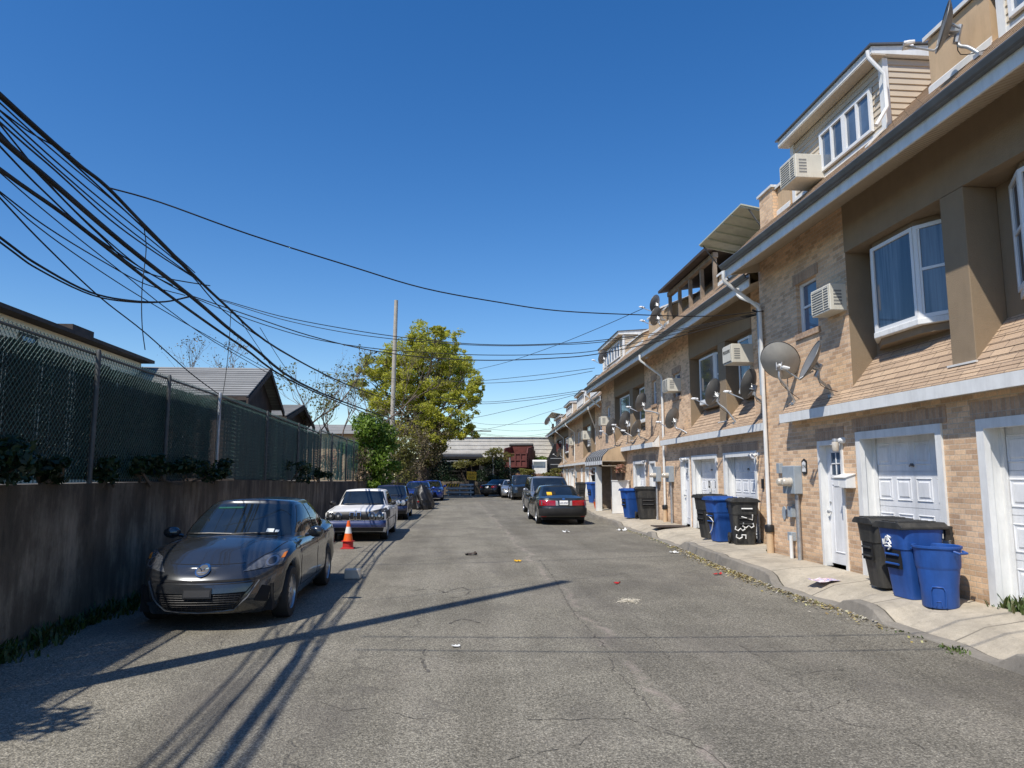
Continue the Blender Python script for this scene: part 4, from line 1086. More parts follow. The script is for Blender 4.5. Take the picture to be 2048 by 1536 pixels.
M['leaf_spring'] = leaf_mat('spring_leaves', [(.34, .38, .04), (.52, .54, .05), (.66, .64, .09), (.46, .43, .09), (.30, .34, .06)], .6)
M['leaf_green'] = leaf_mat('glossy_green_leaves', [(.06, .125, .010), (.14, .24, .02), (.25, .36, .05), (.09, .15, .017)], .4)
M['leaf_dark'] = leaf_mat('dark_leaves', [(.007, .022, .005), (.012, .036, .008), (.02, .05, .011)], .2)
M['leaf_olive'] = leaf_mat('olive_leaves', [(.16, .17, .03), (.25, .24, .05), (.14, .14, .035), (.2, .16, .06)], .4)
M['leaf_brown'] = leaf_mat('brownish_buds', [(.16, .12, .07), (.2, .16, .07), (.12, .09, .06), (.15, .15, .05)], .25)

# big spring-green tree in the centre distance
def big_tree():
    base = Vector((-2.5, 58, .9)); rnd = random.Random(5)
    t = thing('tree', 'large spring green tree rising behind the bare wooden pole', 'tree', base)
    cl = [(840, 690, 62), (800, 715, 55), (880, 700, 58), (760, 722, 42), (735, 762, 36), (915, 715, 40), (930, 750, 34), (900, 760, 52), (850, 745, 60), (800, 765, 50), (765, 790, 46),
          (948, 795, 26), (925, 812, 42), (885, 812, 55), (840, 805, 50), (905, 850, 44), (865, 850, 46), (925, 865, 26), (822, 850, 40), (780, 830, 40), (745, 808, 34), (845, 668, 30), (893, 672, 28), (873, 660, 18), (820, 675, 24), (722, 735, 20), (958, 775, 14), (905, 690, 36), (870, 735, 50), (780, 745, 40), (820, 740, 46), (860, 790, 50), (885, 830, 44), (815, 800, 40), (905, 735, 40), (850, 870, 50), (800, 870, 34), (890, 875, 34)]
    blobs = []; tb = MB(); tips = []
    top = Vector((-2.35, 58.2, 5.2))
    tb.tube([base - Vector((0, 0, .3)), base + Vector((.1, .1, 2)), top], [.42, .33, .27], 10)
    k = 58 / 1420.
    for (px, py, r) in cl:
        dy = rnd.uniform(-2.6, 2.6); c = Vector(((px - 906) * k, 58 + dy, 1.65 + (950 - py) * k)); rr = r * k * .80; c = c + Vector(((c.x + 2.6) * -.05, 0, (c.z - 9) * -.07 - .15))
        dark = .8 if px > 880 and py > 740 else 1
        for s in range(4):
            o = Vector((rnd.gauss(0, .55), rnd.gauss(0, .6), rnd.gauss(0, .42))) * rr
            blobs.append((tuple(c + o), (rr * .44, rr * .55, rr * .34), int(60 + 150 * rr)))
        for s in range(12):
            o = Vector((rnd.gauss(0, 1), rnd.gauss(0, .8), rnd.gauss(0, 1))).normalized() * rr * rnd.uniform(.7, 1.25)
            blobs.append((tuple(c + o), (rr * .28, rr * .28, rr * .17), int(14 + 34 * rr)))
        mid = top.lerp(c, .5) + Vector((rnd.gauss(0, .3), rnd.gauss(0, .3), .1))
        tb.tube(smooth_path([top - Vector((0, 0, rnd.uniform(0, 1.5))), mid, c], 4), [.10, .09, .08, .07, .06, .05, .04, .03, .02], 6)
        branches(tb, c - (c - mid) * .3, c - mid, .045, rr * .9, 1, rnd, tips)
    tb.xf(Matrix.Translation(-base)).build('trunk', M['bark'], t, smooth=60)
    leaf_mesh('crown', blobs, .10, M['leaf_spring'], 11, t, shell=.25, origin=tuple(base))
big_tree()

def shrub(name, label, base, blobs, size, mat, seed, cat='shrub', group=None, stems=5, shell=.45, twigmat='bark'):
    base = Vector(base); t = thing(name, label, cat, base, 0, group); rnd = random.Random(seed); sb = MB()
    for (c, r, n) in blobs[:max(stems, 1)]:
        c = Vector(c); sb.tube(smooth_path([base + Vector((rnd.gauss(0, .08), rnd.gauss(0, .08), -.05)), base.lerp(c, .5) + Vector((rnd.gauss(0, .1), rnd.gauss(0, .1), 0)), c], 3), .02, 5)
    sb.xf(Matrix.Translation(-base)).build('stem', M[twigmat], t)
    leaf_mesh('foliage', blobs, size, M[mat], seed, t, shell=shell, origin=tuple(base))
    return t
rb = random.Random(3)
bl = []
for (x, z, r) in [(-4.3, 4.1, .75), (-4.9, 3.7, .7), (-3.75, 3.7, .72), (-5.1, 3.1, .6), (-3.45, 3.15, .65), (-4.3, 3.2, .9), (-4.0, 2.4, .85), (-4.7, 2.3, .7), (-3.6, 2.3, .6), (-4.2, 1.6, .7), (-3.9, 1.1, .5), (-4.45, 4.5, .4)]:
    for s in range(2): bl.append(((x + rb.gauss(0, .25), 38 + rb.uniform(-.9, .5), z + rb.gauss(0, .2)), (r * .8, r * .85, r * .62), 420))
shrub('bush', 'bright green leafy bush overhanging the retaining wall', (-4.6, 38, 1.2), bl, .085, 'leaf_green', 21, 'bush')
# olive shrub right of the tree foot, brownish scrub, small shrubs
def blobset(cx, cy, cz, rx, rz, k, n, seed, br=.45):
    r_ = random.Random(seed); out = []
    for i in range(k):
        a = r_.random() * 2 * PI; q = r_.random() ** .5 * .75
        out.append(((cx + rx * q * math.cos(a), cy + rx * q * math.sin(a) * .8, cz + rz * r_.uniform(-.8, .8)), (rx * br, rx * br, rz * br), n))
    return out
shrub('shrub', 'yellow green shrub at the foot of the big tree', (-2.1, 56, 1), blobset(-2.0, 56, 3.3, 1.6, 1.1, 9, 260, 4) + blobset(-2.7, 55.6, 2.0, .9, .9, 4, 180, 5), .09, 'leaf_olive', 31)
shrub('shrub', 'brownish scrub tangled round the foot of the bare pole', (-4.6, 50, 1.1), blobset(-4.2, 50, 4.6, 2.6, 2.4, 16, 170, 8, .5), .07, 'leaf_brown', 32, stems=14, twigmat='twig')
shrub('shrub', 'brown twiggy undergrowth hiding the foot of the big tree', (-3.2, 55, 1), blobset(-3.0, 55.2, 3.4, 2.3, 1.8, 16, 190, 121) + blobset(-1.6, 55.4, 4.8, 1.6, 1.2, 8, 120, 122), .07, 'leaf_brown', 123, stems=14, twigmat='twig')
shrub('shrub', 'dense olive shrub hanging over the wall behind the covered pile', (-3.6, 48, 1.1), blobset(-3.3, 48.5, 2.9, 1.5, 1.6, 10, 240, 9), .085, 'leaf_olive', 33)
shrub('shrub', 'dark shrub mass in shadow left of the yellow sign', (-1.7, 63.5, .3), blobset(-1.6, 63.8, 2.2, 1.3, 1.7, 10, 260, 10), .09, 'leaf_dark', 34)
shrub('shrub', 'reddish brown shrub behind the torn teal fence', (-5.3, 32, 1.4), blobset(-5.3, 32.2, 2.1, .7, .7, 6, 150, 12), .05, 'dryflower', 35, twigmat='twig')
shrub('shrub', 'dry twiggy shrub between torn fence and green bush', (-4.5, 34.5, 1.4), blobset(-4.5, 34.6, 2.1, .8, 1.0, 7, 90, 13), .05, 'leaf_brown', 36, stems=7, twigmat='twig')
for i, (y, s, lab) in enumerate([(7.6, .42, 'dark green plant at the left edge of the fence foot'), (8.6, .26, 'small dark green plant left of the first visible fence post'), (9.9, .28, 'small dark green plant right of the first visible fence post'), (11.2, .34, 'dark green plant midway along the near fence foot'),
        (12.1, .36, 'dark green plant at the second visible fence post'), (13.1, .40, 'largest dark green plant at the near fence foot'), (14.2, .34, 'dark green plant at the tall fence post between near and middle fence'), (21, .5, 'dark green plant at the middle fence foot'), (25, .45, 'dark green plant at the far end of the middle fence')]):
    shrub('shrub', lab, (-4.66, y, lerp_tab(WZ, y)), blobset(-4.62, y, lerp_tab(WZ, y) + s * .55, s * 1.1, s * .55, 6, 130, 50 + i), .045, 'leaf_dark', 60 + i, group='plants along the foot of the fence', stems=3)

def bare_tree(label, base, h, seed, leaves, spread=.5, r=.12, depth=4, mat='leaf_brown', size=.07, lean=(0, 0, 1)):
    base = Vector(base); rnd = random.Random(seed); t = thing('tree', label, 'tree', base); tb = MB(); tips = []
    branches(tb, base, lean, r, h * .42, depth, rnd, tips, spread, (2, 4), .25)
    tb.xf(Matrix.Translation(-base)).build('trunk', M['twig'], t, smooth=60)
    blobs = [(tuple(p), (.28, .28, .22), leaves) for p in tips]
    if leaves: leaf_mesh('crown', blobs, size, M[mat], seed, t, shell=.1, origin=tuple(base))
    return t
bare_tree('nearly bare budding tree behind the gray gabled roof', (-10.9, 36, 1.4), 6.1, 17, 4, .5, .11, 5, 'leaf_brown', .05)
bare_tree('thin leafing tree just right of the gray gable', (-7.9, 38, 1.4), 6.4, 9, 9, .42, .10, 4, 'leaf_olive', .07)
bare_tree('second thin leafing tree left of the bare pole', (-6.4, 40, 1.4), 6.0, 14, 9, .45, .10, 4, 'leaf_olive', .07, (.05, 0, 1))
bare_tree('leafless gray tree tangled in the cables left of the pole', (-5.2, 46, 1.2), 9.0, 23, 1, .5, .10, 5, 'leaf_brown', .05)
# tree outside the left edge whose shadow reaches the road
shrub('bush', 'tall leafy bush behind the fence beyond the left edge', (-5.4, 3.9, 1.4), blobset(-5.15, 3.85, 3.55, .8, .7, 9, 110, 77), .06, 'leaf_spring', 78, 'bush')

# weeds and grass along the foot of the wall and by the houses
def grass(name, pts, hgt, seed, mat, label):
    rnd = random.Random(seed); m = MB()
    for (x, y, z, s) in pts:
        for k in range(9):
            a = rnd.random() * 2 * PI; p = Vector((x + rnd.gauss(0, .05), y + rnd.gauss(0, .05), z)); h = hgt * s * rnd.uniform(.4, 1.2)
            tip = p + Vector((math.cos(a) * h * .6, math.sin(a) * h * .6, h)); w = Vector((-math.sin(a), math.cos(a), 0)) * .008 * (1 + s)
            mid = p.lerp(tip, .55) + Vector((0, 0, h * .15))
            m.quad(p - w, p + w, mid + w * .8, mid - w * .8); m.add([mid - w * .8, mid + w * .8, tip], [(0, 1, 2)])
    return kind(m.build(name, M[mat]), 'stuff', label)
M['weedshade'] = leaf_mat('shaded_weeds', [(.02, .05, .008), (.04, .08, .012), (.06, .10, .02), (.07, .07, .02)], .3)  # leaf colours lowered to carry the shade at the wall foot
M['grass'] = leaf_mat('weed_grass', [(.05, .10, .02), (.09, .15, .03), (.13, .17, .05), (.16, .15, .06)], .3)
r_ = random.Random(12)
grass('weeds', [(-4.55 + abs(r_.gauss(0, .16)), r_.uniform(5.0, 17), GZ, r_.uniform(.4, 1.1)) for i in range(380)], .15, 1, 'weedshade', 'weeds growing along the foot of the retaining wall')
grass('weed_tufts', [(lerp_tab(FACX, y) - .1 - abs(r_.gauss(0, .12)), y, .1, s) for y, s in [(r_.gauss(7.75, .28), r_.uniform(.4, 1.)) for i in range(34)] + [(r_.gauss(8.2, .06), .5) for i in range(6)] + [(r_.gauss(14.3, .2), .35) for i in range(10)] + [(r_.gauss(16.0, .3), .3) for i in range(8)]], .16, 2, 'grass', 'grass tufts growing at the foot of the house wall')
grass('kerb_weeds', [(lerp_tab(CURBX, y) - .03 + r_.gauss(0, .03), y, GZ, s) for y, s in [(r_.gauss(7.15, .1), r_.uniform(.2, .5)) for i in range(7)] + [(r_.uniform(6, 24), .2) for i in range(40)]], .1, 3, 'grass', 'small weeds in the kerb joint')

# ------------------------------------------------------------------ houses behind the fence
t = thing('house', 'cream sided house with dark brown eaves behind the near fence', 'house', (-12.4, 29.0, 1.4))
inv = Matrix.Translation((12.4, -29.0, -1.4))
b_ = MB(); clapboard(b_, (-12.4, 6), (-12.4, 29), 1.4, 6.05, .2, .02); clapboard(b_, (-12.4, 29), (-20, 29), 1.4, 6.05, .2, .02)
M['creamsiding'] = pm('cream_siding', (.88, .78, .54), .6, var=.05)
b_.xf(Matrix.Identity(4)); 
# clapboard faces right of its line; line runs so that the street side is faced
b_.xf(inv).build('wall', M['creamsiding'], t)
MB().prism([(-12.0, 6.08), (-12.0, 6.2), (-16.5, 6.85), (-20.6, 6.3), (-20.6, 6.08)], 'y', 5.4, 29.3).xf(inv).build('roof', M['darkwood'], t)
for y, z0, z1 in ((21.4, 4.7, 5.7), (25.9, 4.9, 5.5)):
    w = MB(); 
    for a, c, p, q in ((y - .42, y + .42, z0, z0 + .08), (y - .42, y + .42, z1 - .08, z1), (y - .42, y - .34, z0 + .08, z1 - .08), (y + .34, y + .42, z0 + .08, z1 - .08)): w.box(-12.36, -12.31, a, c, p, q)
    w = w.xf(inv).build('window', M['darkwood'], t)
    MB().box(-12.375, -12.335, y - .36, y + .36, z0 + .06, z1 - .06).xf(inv).build('pane', M['glass'], w)
MB().box(-13.6, -12.6, 24.2, 25.6, 6.25, 6.62).xf(inv).build('chimney', M['darkwood'], t)

def gable_house(label, x0, x1, y0, yr, y1, ze, zr, roofmat='grayshingle'):
    o = Vector((x0, yr, 1.4)); inv = Matrix.Translation(-o); t = thing('house', label, 'house', o)
    MB().prism([(y0 + .35, 1.4), (y1 - .35, 1.4), (y1 - .35, ze + .1), (yr, zr - .12), (y0 + .35, ze + .1)], 'x', x1 + .3, x0 - .45).xf(inv).build('wall', M['darkplank'], t)
    r = MB()
    for (ya, za, yb, zb_) in ((y0, ze, yr, zr), (y1, ze, yr, zr)):
        n = 13
        for i in range(n):
            a, b = i / n, min(1, (i + 1.2) / n); L = math.hypot(yb - ya, zr - ze); sgn = -1 if yb > ya else 1
            p = (ya + (yb - ya) * a, ze + (zr - ze) * a); q = (ya + (yb - ya) * b, ze + (zr - ze) * b); nn = ((zr - ze) / L * sgn, abs(yb - ya) / L)
            r.prism([p, (p[0] + nn[0] * .06, p[1] + nn[1] * .06), (q[0] + nn[0] * .035, q[1] + nn[1] * .035), q], 'x', x1, x0)
    r.xf(inv).build('roof', M[roofmat], t)
    f = MB(); w = .2
    for (ya, yb) in ((y0 - .03, yr), (y1 + .03, yr)): f.prism([(ya, ze - .06), (ya, ze - .06 - w), (yb, zr - .01 - w), (yb, zr - .012)], 'x', x0 - .04, x0 + .03)
    f.prism([(y0 - .02, ze - .12), (y0 - .02, ze + .02), (y0 + .02, ze + .02), (y0 + .02, ze - .12)], 'x', x1, x0 - .045)
    f.xf(inv).build('barge_board', M['darkwood'], t)
    return t
M['darkplank'] = pm('dark_planks', (.05, .035, .028), .85, var=.4, scale=2.5)
M['grayshingle'] = shingle_mat('gray_shingle', (.30, .30, .285), (.22, .22, .215), (.09, .09, .09))
gable_house('dark garage with gray shingled gable roof behind the middle fence', -7.5, -14.5, 26.5, 29.6, 32.1, 4.48, 5.97)
gable_house('smaller dark gabled shed behind the first gray gable', -7.5, -13.5, 32.6, 36.3, 39.2, 4.28, 5.12)
t = thing('house', 'far gray building between the second gable and the green bush', 'house', (-9, 50, 1.2))
MB().box(-3, 3, 6, 14, 0, 3.6).build('wall', M['stucco2'], t); MB().prism([(5.4, 3.6), (10, 4.6), (14.6, 3.6)], 'x', -3.4, 3.4).build('roof', M['grayshingle'], t)

# ------------------------------------------------------------------ cars
M['wheelgap'] = M['darkin']
M['lens'] = pm('clear_lens', (.16, .165, .17), .08, .4, var=.3, scale=18, spec=.9)
M['darkglass'] = pm('dark_lamp_glass', (.06, .062, .065), .06, .3, var=.3, spec=.9)
M['bulb'] = pm('headlight_bulb', (.42, .42, .41), .3, .3, var=.1, spec=.9)
M['amber'] = pm('amber_lens', (.55, .16, .02), .15, var=.15, spec=.8)
M['redlens'] = pm('red_lens', (.32, .008, .012), .1, var=.2, scale=14, spec=.9)
M['primerplate'] = pm('dark_plate', (.03, .03, .032), .6)
M['plate'] = pm('license_plate', (.72, .72, .70), .5, var=.05)
M['sticker'] = pm('sticker', (.70, .75, .72), .5, var=.1)
M['greentint'] = pm('sun_strip', (.03, .10, .055), .1, var=.1, spec=.8)

def interp(tab, y):
    return lerp_tab(tab, y)
def lin(tab, y):
    if y <= tab[0][0]: return tab[0][1]
    for (a, va), (b, vb) in zip(tab, tab[1:]):
        if y <= b: return va + (vb - va) * (y - a) / (b - a)
    return tab[-1][1]

class Car:
    def __init__(s, label, loc, rz, P, name='parked_car', cat='car', group='cars parked along the street'):
        s.P = P; s.t = thing(name, label, cat, loc, rz, group)
        L, Wd = P['L'], P['W']; s.L, s.W = L, Wd
        R_ = P['R']; s.R = R_
        wy = P['wy']
        # right hand outline, front centre to rear centre
        nf, nr = P.get('nf', 3.2), P.get('nr', 3.6); af, ar = P.get('af', .95), P.get('ar', .7); hw = Wd / 2
        out = []
        for i in range(17):
            th = PI / 2 * i / 16
            out.append((hw * math.sin(th) ** (2 / nf) if i else 0., af * (1 - math.cos(th) ** (2 / nf))))
        ys = set()
        for w in wy:
            for k in range(-9, 10): ys.add(round(w + R_ * 1.17 * math.sin(k / 9 * PI / 2), 3))
            ys.add(round(w - R_ * 1.22, 3)); ys.add(round(w + R_ * 1.22, 3))
        y = af + .08
        while y < L - ar - .05: ys.add(round(y, 3)); y += .12
        ys = sorted(v for v in ys if af + .02 < v < L - ar - .02)
        out += [(hw, v) for v in ys]
        for i in range(17):
            th = PI / 2 * (1 - i / 16)
            out.append((hw * math.sin(th) ** (2 / nr) if i < 16 else 0., L - ar * (1 - math.cos(th) ** (2 / nr))))
        # arches also on corner zones: refine by inserting points where the arch crosses the corner curve
        full = out + [(-x, y) for (x, y) in out[-2:0:-1]]
        N = len(full); nv = 11
        zs = lambda y: lin(P['zs'], y)
        lev = [i / nv for i in range(nv + 1)]
        side = P.get('side', [(0, .05), (.12, .015), (.35, .0), (.62, .0), (.8, .018), (.93, .04), (1, .075)])
        nose = P.get('nose', [(0, .10), (.2, .02), (.45, .0), (.75, .06), (1, .16)])
        tail = P.get('tail', [(0, .10), (.25, .02), (.5, .0), (.8, .05), (1, .12)])
        arch = R_ * 1.14
        def zb(x, y):
            z = lin(P['zb'], y)
            for w in wy:
                d = abs(y - w)
                if d < arch and abs(x) > Wd * .33: z = max(z, R_ + math.sqrt(max(arch * arch - d * d, 0)) )
            return z
        mb = MB(); V = []
        for v in lev:
            for (x, y) in full:
                b = zb(x, y); z = b + (zs(y) - b) * v
                ins = lin(side, v); k = (abs(x) / hw)
                xx = x - math.copysign(ins, x) * k if x else 0.
                yy = y + lin(nose, v) * max(0, 1 - y / af) ** .7 - lin(tail, v) * max(0, 1 - (L - y) / ar) ** .7
                V.append((xx, yy, z))
        crown = P.get('crown', .06)
        tops = [.9, .7, .45, .2, 0.]
        for tt in tops:
            for j, (x, y) in enumerate(full):
                bx, by, bz = V[nv * N + j]
                cr = crown * (1 - tt ** 2) * min(1, abs(x) / hw * 1.0 if False else 1) * min(1., max(.15, y / .5), max(.15, (L - y) / .5))
                V.append((bx * tt, by, bz + cr))
        F = []
        for i in range(nv + len(tops)):
            for j in range(N):
                F.append((i * N + j, i * N + (j + 1) % N, (i + 1) * N + (j + 1) % N, (i + 1) * N + j))
        mb.add(V, F); s.bodymb = mb
        s.body = mb.build('body', M_paint(P['paint']), s.t, smooth=P.get('sharp', 38))
        s.bvh_b = BVHTree.FromPolygons([Vector(p) for p in mb.v], mb.f)
        # underbody and wheel wells
        MB().box(-Wd / 2 + .12, Wd / 2 - .12, .35, L - .3, .19, .5).box(-Wd / 2 + .24, Wd / 2 - .24, .5, L - .5, .3, .62).build('underbody', M['darkin'], s.t)
        # greenhouse
        g = P['cab']; base = g['base']; roof = g['roof']  # (y0,y1,halfwidth)
        def ring(y0, y1, hwid, z, n=5.0, k=48, bow=(0, 0)):
            r = []; cy, hl = (y0 + y1) / 2, (y1 - y0) / 2
            for j in range(k):
                a = 2 * PI * j / k + PI / k; ca, sa = math.cos(a), math.sin(a)
                x = hwid * math.copysign(abs(sa) ** (2 / n), sa); q = math.copysign(abs(ca) ** (2 / n), ca)
                yy = cy - hl * q
                r.append((x, yy, z(yy) if callable(z) else z))
            return r
        gb = MB(); gv = []; K = 48
        n_ = g.get('n', 5.0)
        r0 = ring(base[0], base[1], base[2], lambda y: zs(y) - .05, n_); r1 = ring(roof[0], roof[1], roof[2], roof[3], n_)
        steps = 7
        for i in range(steps + 1):
            t_ = i / steps; bl_ = math.sin(PI * t_) * g.get('bulge', .035)
            for a, b in zip(r0, r1):
                p = Vector(a).lerp(Vector(b), t_); cx = Vector((p.x, p.y - (base[0] + base[1]) / 2, 0))
                p += cx.normalized() * bl_
                gv.append(tuple(p))
        for tt, dz in ((.93, .022), (.75, .04), (.5, .055), (.25, .06), (0., .062)):
            cy = (roof[0] + roof[1]) / 2
            for b in r1: gv.append((b[0] * tt, cy + (b[1] - cy) * (tt * .12 + .88 if tt > .5 else tt * .3 + .79), roof[3] + dz * g.get('rc', 1)))
        gf = []
        for i in range(steps + 5):
            for j in range(K): gf.append((i * K + j, i * K + (j + 1) % K, (i + 1) * K + (j + 1) % K, (i + 1) * K + j))
        gb.add(gv, gf); s.cab = gb.build('cabin', M_paint(P.get('roofpaint', P['paint'])), s.t, smooth=50)
        s.bvh_c = BVHTree.FromPolygons([Vector(p) for p in gb.v], gb.f)
        # wheels
        for w in wy:
            for sd in (-1, 1): s.wheel(w, sd)
    def wheel(s, y, sd):
        R_ = s.R; wd = .2; x0 = sd * (s.W / 2 - .015)
        prof = [(R_ * .66, 0.0), (R_ * .80, .006), (R_ * .95, .0), (R_, -.03), (R_, -wd + .03), (R_ * .95, -wd), (R_ * .6, -wd)]
        m = MB().lathe([(r, h * sd) for r, h in prof], 30, (x0, y, R_), 'x')
        w = m.build('wheel', M['rubber'], s.t, smooth=40)
        rm = MB().lathe([(R_ * .67, -.0 * sd), (R_ * .64, -.02 * sd), (R_ * .60, -.07 * sd), (R_ * .5, -.09 * sd)], 30, (x0, y, R_), 'x')
        n = s.P.get('spokes', 7)
        for i in range(n):
            a = 2 * PI * i / n + .3; ca, sa = math.cos(a), math.sin(a); pa = Vector((0, ca, sa)); pb = Vector((0, -sa, ca))
            c = Vector((x0, y, R_)); hw0, hw1 = R_ * .10, R_ * .075
            f0, f1 = R_ * .1, R_ * .64; d0, d1 = -.012 * sd, -.02 * sd; X = Vector((1, 0, 0))
            q = [c + pa * f0 - pb * hw0 + X * d0, c + pa * f0 + pb * hw0 + X * d0, c + pa * f1 + pb * hw1 + X * d1, c + pa * f1 - pb * hw1 + X * d1]
            q2 = [v - X * .03 * sd for v in q]
            rm.add(q + q2, [(0, 1, 2, 3), (4, 7, 6, 5), (0, 4, 5, 1), (2, 6, 7, 3), (1, 5, 6, 2), (3, 7, 4, 0)])
        rm.lathe([(0, -.004 * sd), (R_ * .15, -.006 * sd), (R_ * .18, -.03 * sd)], 16, (x0, y, R_), 'x')
        rm.build('rim', M[s.P.get('rim', 'alloy')], w, smooth=35)
        MB().lathe([(R_ * .62, -.075 * sd), (0, -.075 * sd)], 20, (x0, y, R_), 'x').build('brake', M['darkin'], w)
    # ---- projection of details on the body shell
    def ray(s, bvh, view, a, b):
        o, d = {'f': (Vector((a, -3, b)), Vector((0, 1, 0))), 'r': (Vector((a, s.L + 3, b)), Vector((0, -1, 0))), 's+': (Vector((3, a, b)), Vector((-1, 0, 0))),
                's-': (Vector((-3, a, b)), Vector((1, 0, 0))), 't': (Vector((a, b, 4)), Vector((0, 0, -1)))}[view]
        h = bvh.ray_cast(o, d)
        if h[0] is None: return None, None
        n = h[1] if h[1].dot(d) < 0 else -h[1]
        return h[0], n
    def patch(s, name, mat, view, bl, br, tr, tl, off=.004, nu=10, nv=8, bvh=None, parent=None, bow=(0, 0), build=True):
        bvh = bvh or s.bvh_b; g = []
        for j in range(nv + 1):
            v = j / nv
            for i in range(nu + 1):
                u = i / nu
                a = (bl[0] * (1 - u) + br[0] * u) * (1 - v) + (tl[0] * (1 - u) + tr[0] * u) * v
                b = (bl[1] * (1 - u) + br[1] * u) * (1 - v) + (tl[1] * (1 - u) + tr[1] * u) * v
                b += math.sin(PI * u) * (bow[0] * (1 - v) + bow[1] * v)
                h, n = s.ray(bvh, view, a, b)
                g.append(None if h is None else h + n * off)
        m = MB(); idx = {}
        for k, p in enumerate(g):
            if p is not None: idx[k] = len(m.v); m.v.append(tuple(p))
        for j in range(nv):
            for i in range(nu):
                q = [j * (nu + 1) + i, j * (nu + 1) + i + 1, (j + 1) * (nu + 1) + i + 1, (j + 1) * (nu + 1) + i]
                q = [idx[k] for k in q if k in idx]
                if len(q) >= 3:
                    pts = [Vector(m.v[k]) for k in q]
                    if max((pts[a] - pts[b]).length for a in range(len(pts)) for b in range(a)) < .45: m.f.append(tuple(q)); m.m.append(0)
        if not m.f: return None
        return m.build(name, M[mat] if isinstance(mat, str) else mat, parent or s.t, smooth=60)
    def poly(s, name, mat, view, pts, off=.006, bvh=None, parent=None, rings=3):
        """convex outline filled towards its centre and laid on the shell"""
        bvh = bvh or s.bvh_b; n = len(pts); ca, cb = sum(p[0] for p in pts) / n, sum(p[1] for p in pts) / n
        m = MB(); ok = True
        for k in range(rings + 1):
            f = k / rings
            for (a, b) in (pts if k else [(ca, cb)]):
                h, nn = s.ray(bvh, view, ca + (a - ca) * f, cb + (b - cb) * f)
                if h is None: h, nn = Vector(m.v[-1]) if m.v else Vector((0, 0, 0)), Vector((0, 0, 0))
                m.v.append(tuple(h + nn * off))
        for i in range(n): m.f.append((0, 1 + i, 1 + (i + 1) % n))
        for k in range(rings - 1):
            for i in range(n):
                a = 1 + k * n + i; b = 1 + k * n + (i + 1) % n; m.f.append((a, a + n, b + n, b))
        m.m = [0] * len(m.f)
        return m.build(name, M[mat] if isinstance(mat, str) else mat, parent or s.t, smooth=60)
    def line(s, mb, view, pts, r=.004, off=.001, bvh=None, k=8):
        P = []
        for (a, b) in zip(pts, pts[1:]):
            for i in range(k):
                t = i / k; h, n = s.ray(bvh or s.bvh_b, view, a[0] + (b[0] - a[0]) * t, a[1] + (b[1] - a[1]) * t)
                if h is not None: P.append(h + n * off)
        h, n = s.ray(bvh or s.bvh_b, view, *pts[-1])
        if h is not None: P.append(h + n * off)
        if len(P) > 1: mb.tube(P, r, 5)
        return mb
    def disc(s, name, mat, view, c, rx, rz, off=.006, n=20, parent=None, bvh=None):
        return s.poly(name, mat, view, [(c[0] + rx * math.cos(2 * PI * i / n), c[1] + rz * math.sin(2 * PI * i / n)) for i in range(n)], off, bvh, parent, 2)
    def glazing(s, ws, rw, sides, belt):
        """ws/rw: (half width bottom, z bottom, half width top, z top); sides: list of (y0 bottom, y1 bottom, y1 top, y0 top, z0, z1)"""
        if ws: s.patch('windshield', 'carglass', 'f', (-ws[0], ws[1]), (ws[0], ws[1]), (ws[2], ws[3]), (-ws[2], ws[3]), .006, 18, 10, s.bvh_c, bow=(-.035 if len(ws) < 5 else ws[4], .012))
        if rw: s.patch('rear_window', 'carglass', 'r', (-rw[0], rw[1]), (rw[0], rw[1]), (rw[2], rw[3]), (-rw[2], rw[3]), .006, 18, 10, s.bvh_c, bow=(-.02, .01))
        for v in ('s+', 's-'):
            for (a, b, c, d, z0, z1) in sides:
                s.patch('side_window', 'carglass', v, (a, z0), (b, z0), (c, z1), (d, z1), .006, 8, 6, s.bvh_c)
    def mirrors(s, y, z, x=None, mat=None, sc=1.):
        x = x or s.W / 2 - .06
        for sd in (-1, 1):
            m = MB(); prof = []
            for i in range(9):
                a = PI * i / 8; prof.append((max(.001, .075 * math.sin(a) ** .7), -.06 * math.cos(a)))
            m.lathe(prof, 14, (0, 0, 0), 'y', sx=1.5 * sc, sy=1.05 * sc).xf(Matrix.Translation((sd * (x + .12 * sc), y, z)) @ Matrix.Rotation(-sd * .25, 4, 'Z'))
            m.tube([(sd * (x - .03), y + .03, z - .05), (sd * (x + .07), y + .01, z - .03)], .025, 6)
            o = m.build('mirror', M_paint(mat or s.P['paint']), s.t, smooth=50)
    def seams(s, cuts, z0, ztop, handles=()):
        m = MB()
        for sd in ('s+', 's-'):
            for (ya, yb) in cuts: s.line(m, sd, [(ya, z0), (yb, ztop)], .0035)
            if len(cuts) > 1: s.line(m, sd, [(cuts[0][0], z0), (cuts[-1][0], z0)], .0035)
        m.build('door_seam', M['darkin'], s.t)
        for sd, q in (('s+', 1), ('s-', -1)):
            for (y, z) in handles:
                h, n = s.ray(s.bvh_b, sd, y, z)
                if h is None: continue
                MB().tube([h + n * .004 + Vector((0, -.08, 0)), h + n * .028 + Vector((0, -.05, 0)), h + n * .028 + Vector((0, .05, 0)), h + n * .004 + Vector((0, .08, 0))], .011, 6).build('handle', M_paint(s.P['paint']), s.t, smooth=50)
PAINT = {}
def M_paint(k): return PAINT[k] if k in PAINT else M[k]
PAINT['graphite'] = paint_mat('graphite_paint', (.058, .062, .067), .6, .25)
PAINT['white'] = paint_mat('white_car_paint', (.80, .79, .76), .0, .4, .04, .25)
PAINT['navy'] = paint_mat('navy_paint', (.014, .018, .055), .3, .3)
PAINT['blue'] = paint_mat('blue_paint', (.02, .06, .30), .4, .28)
PAINT['blackcar'] = paint_mat('black_car_paint', (.016, .017, .018), .2, .25)
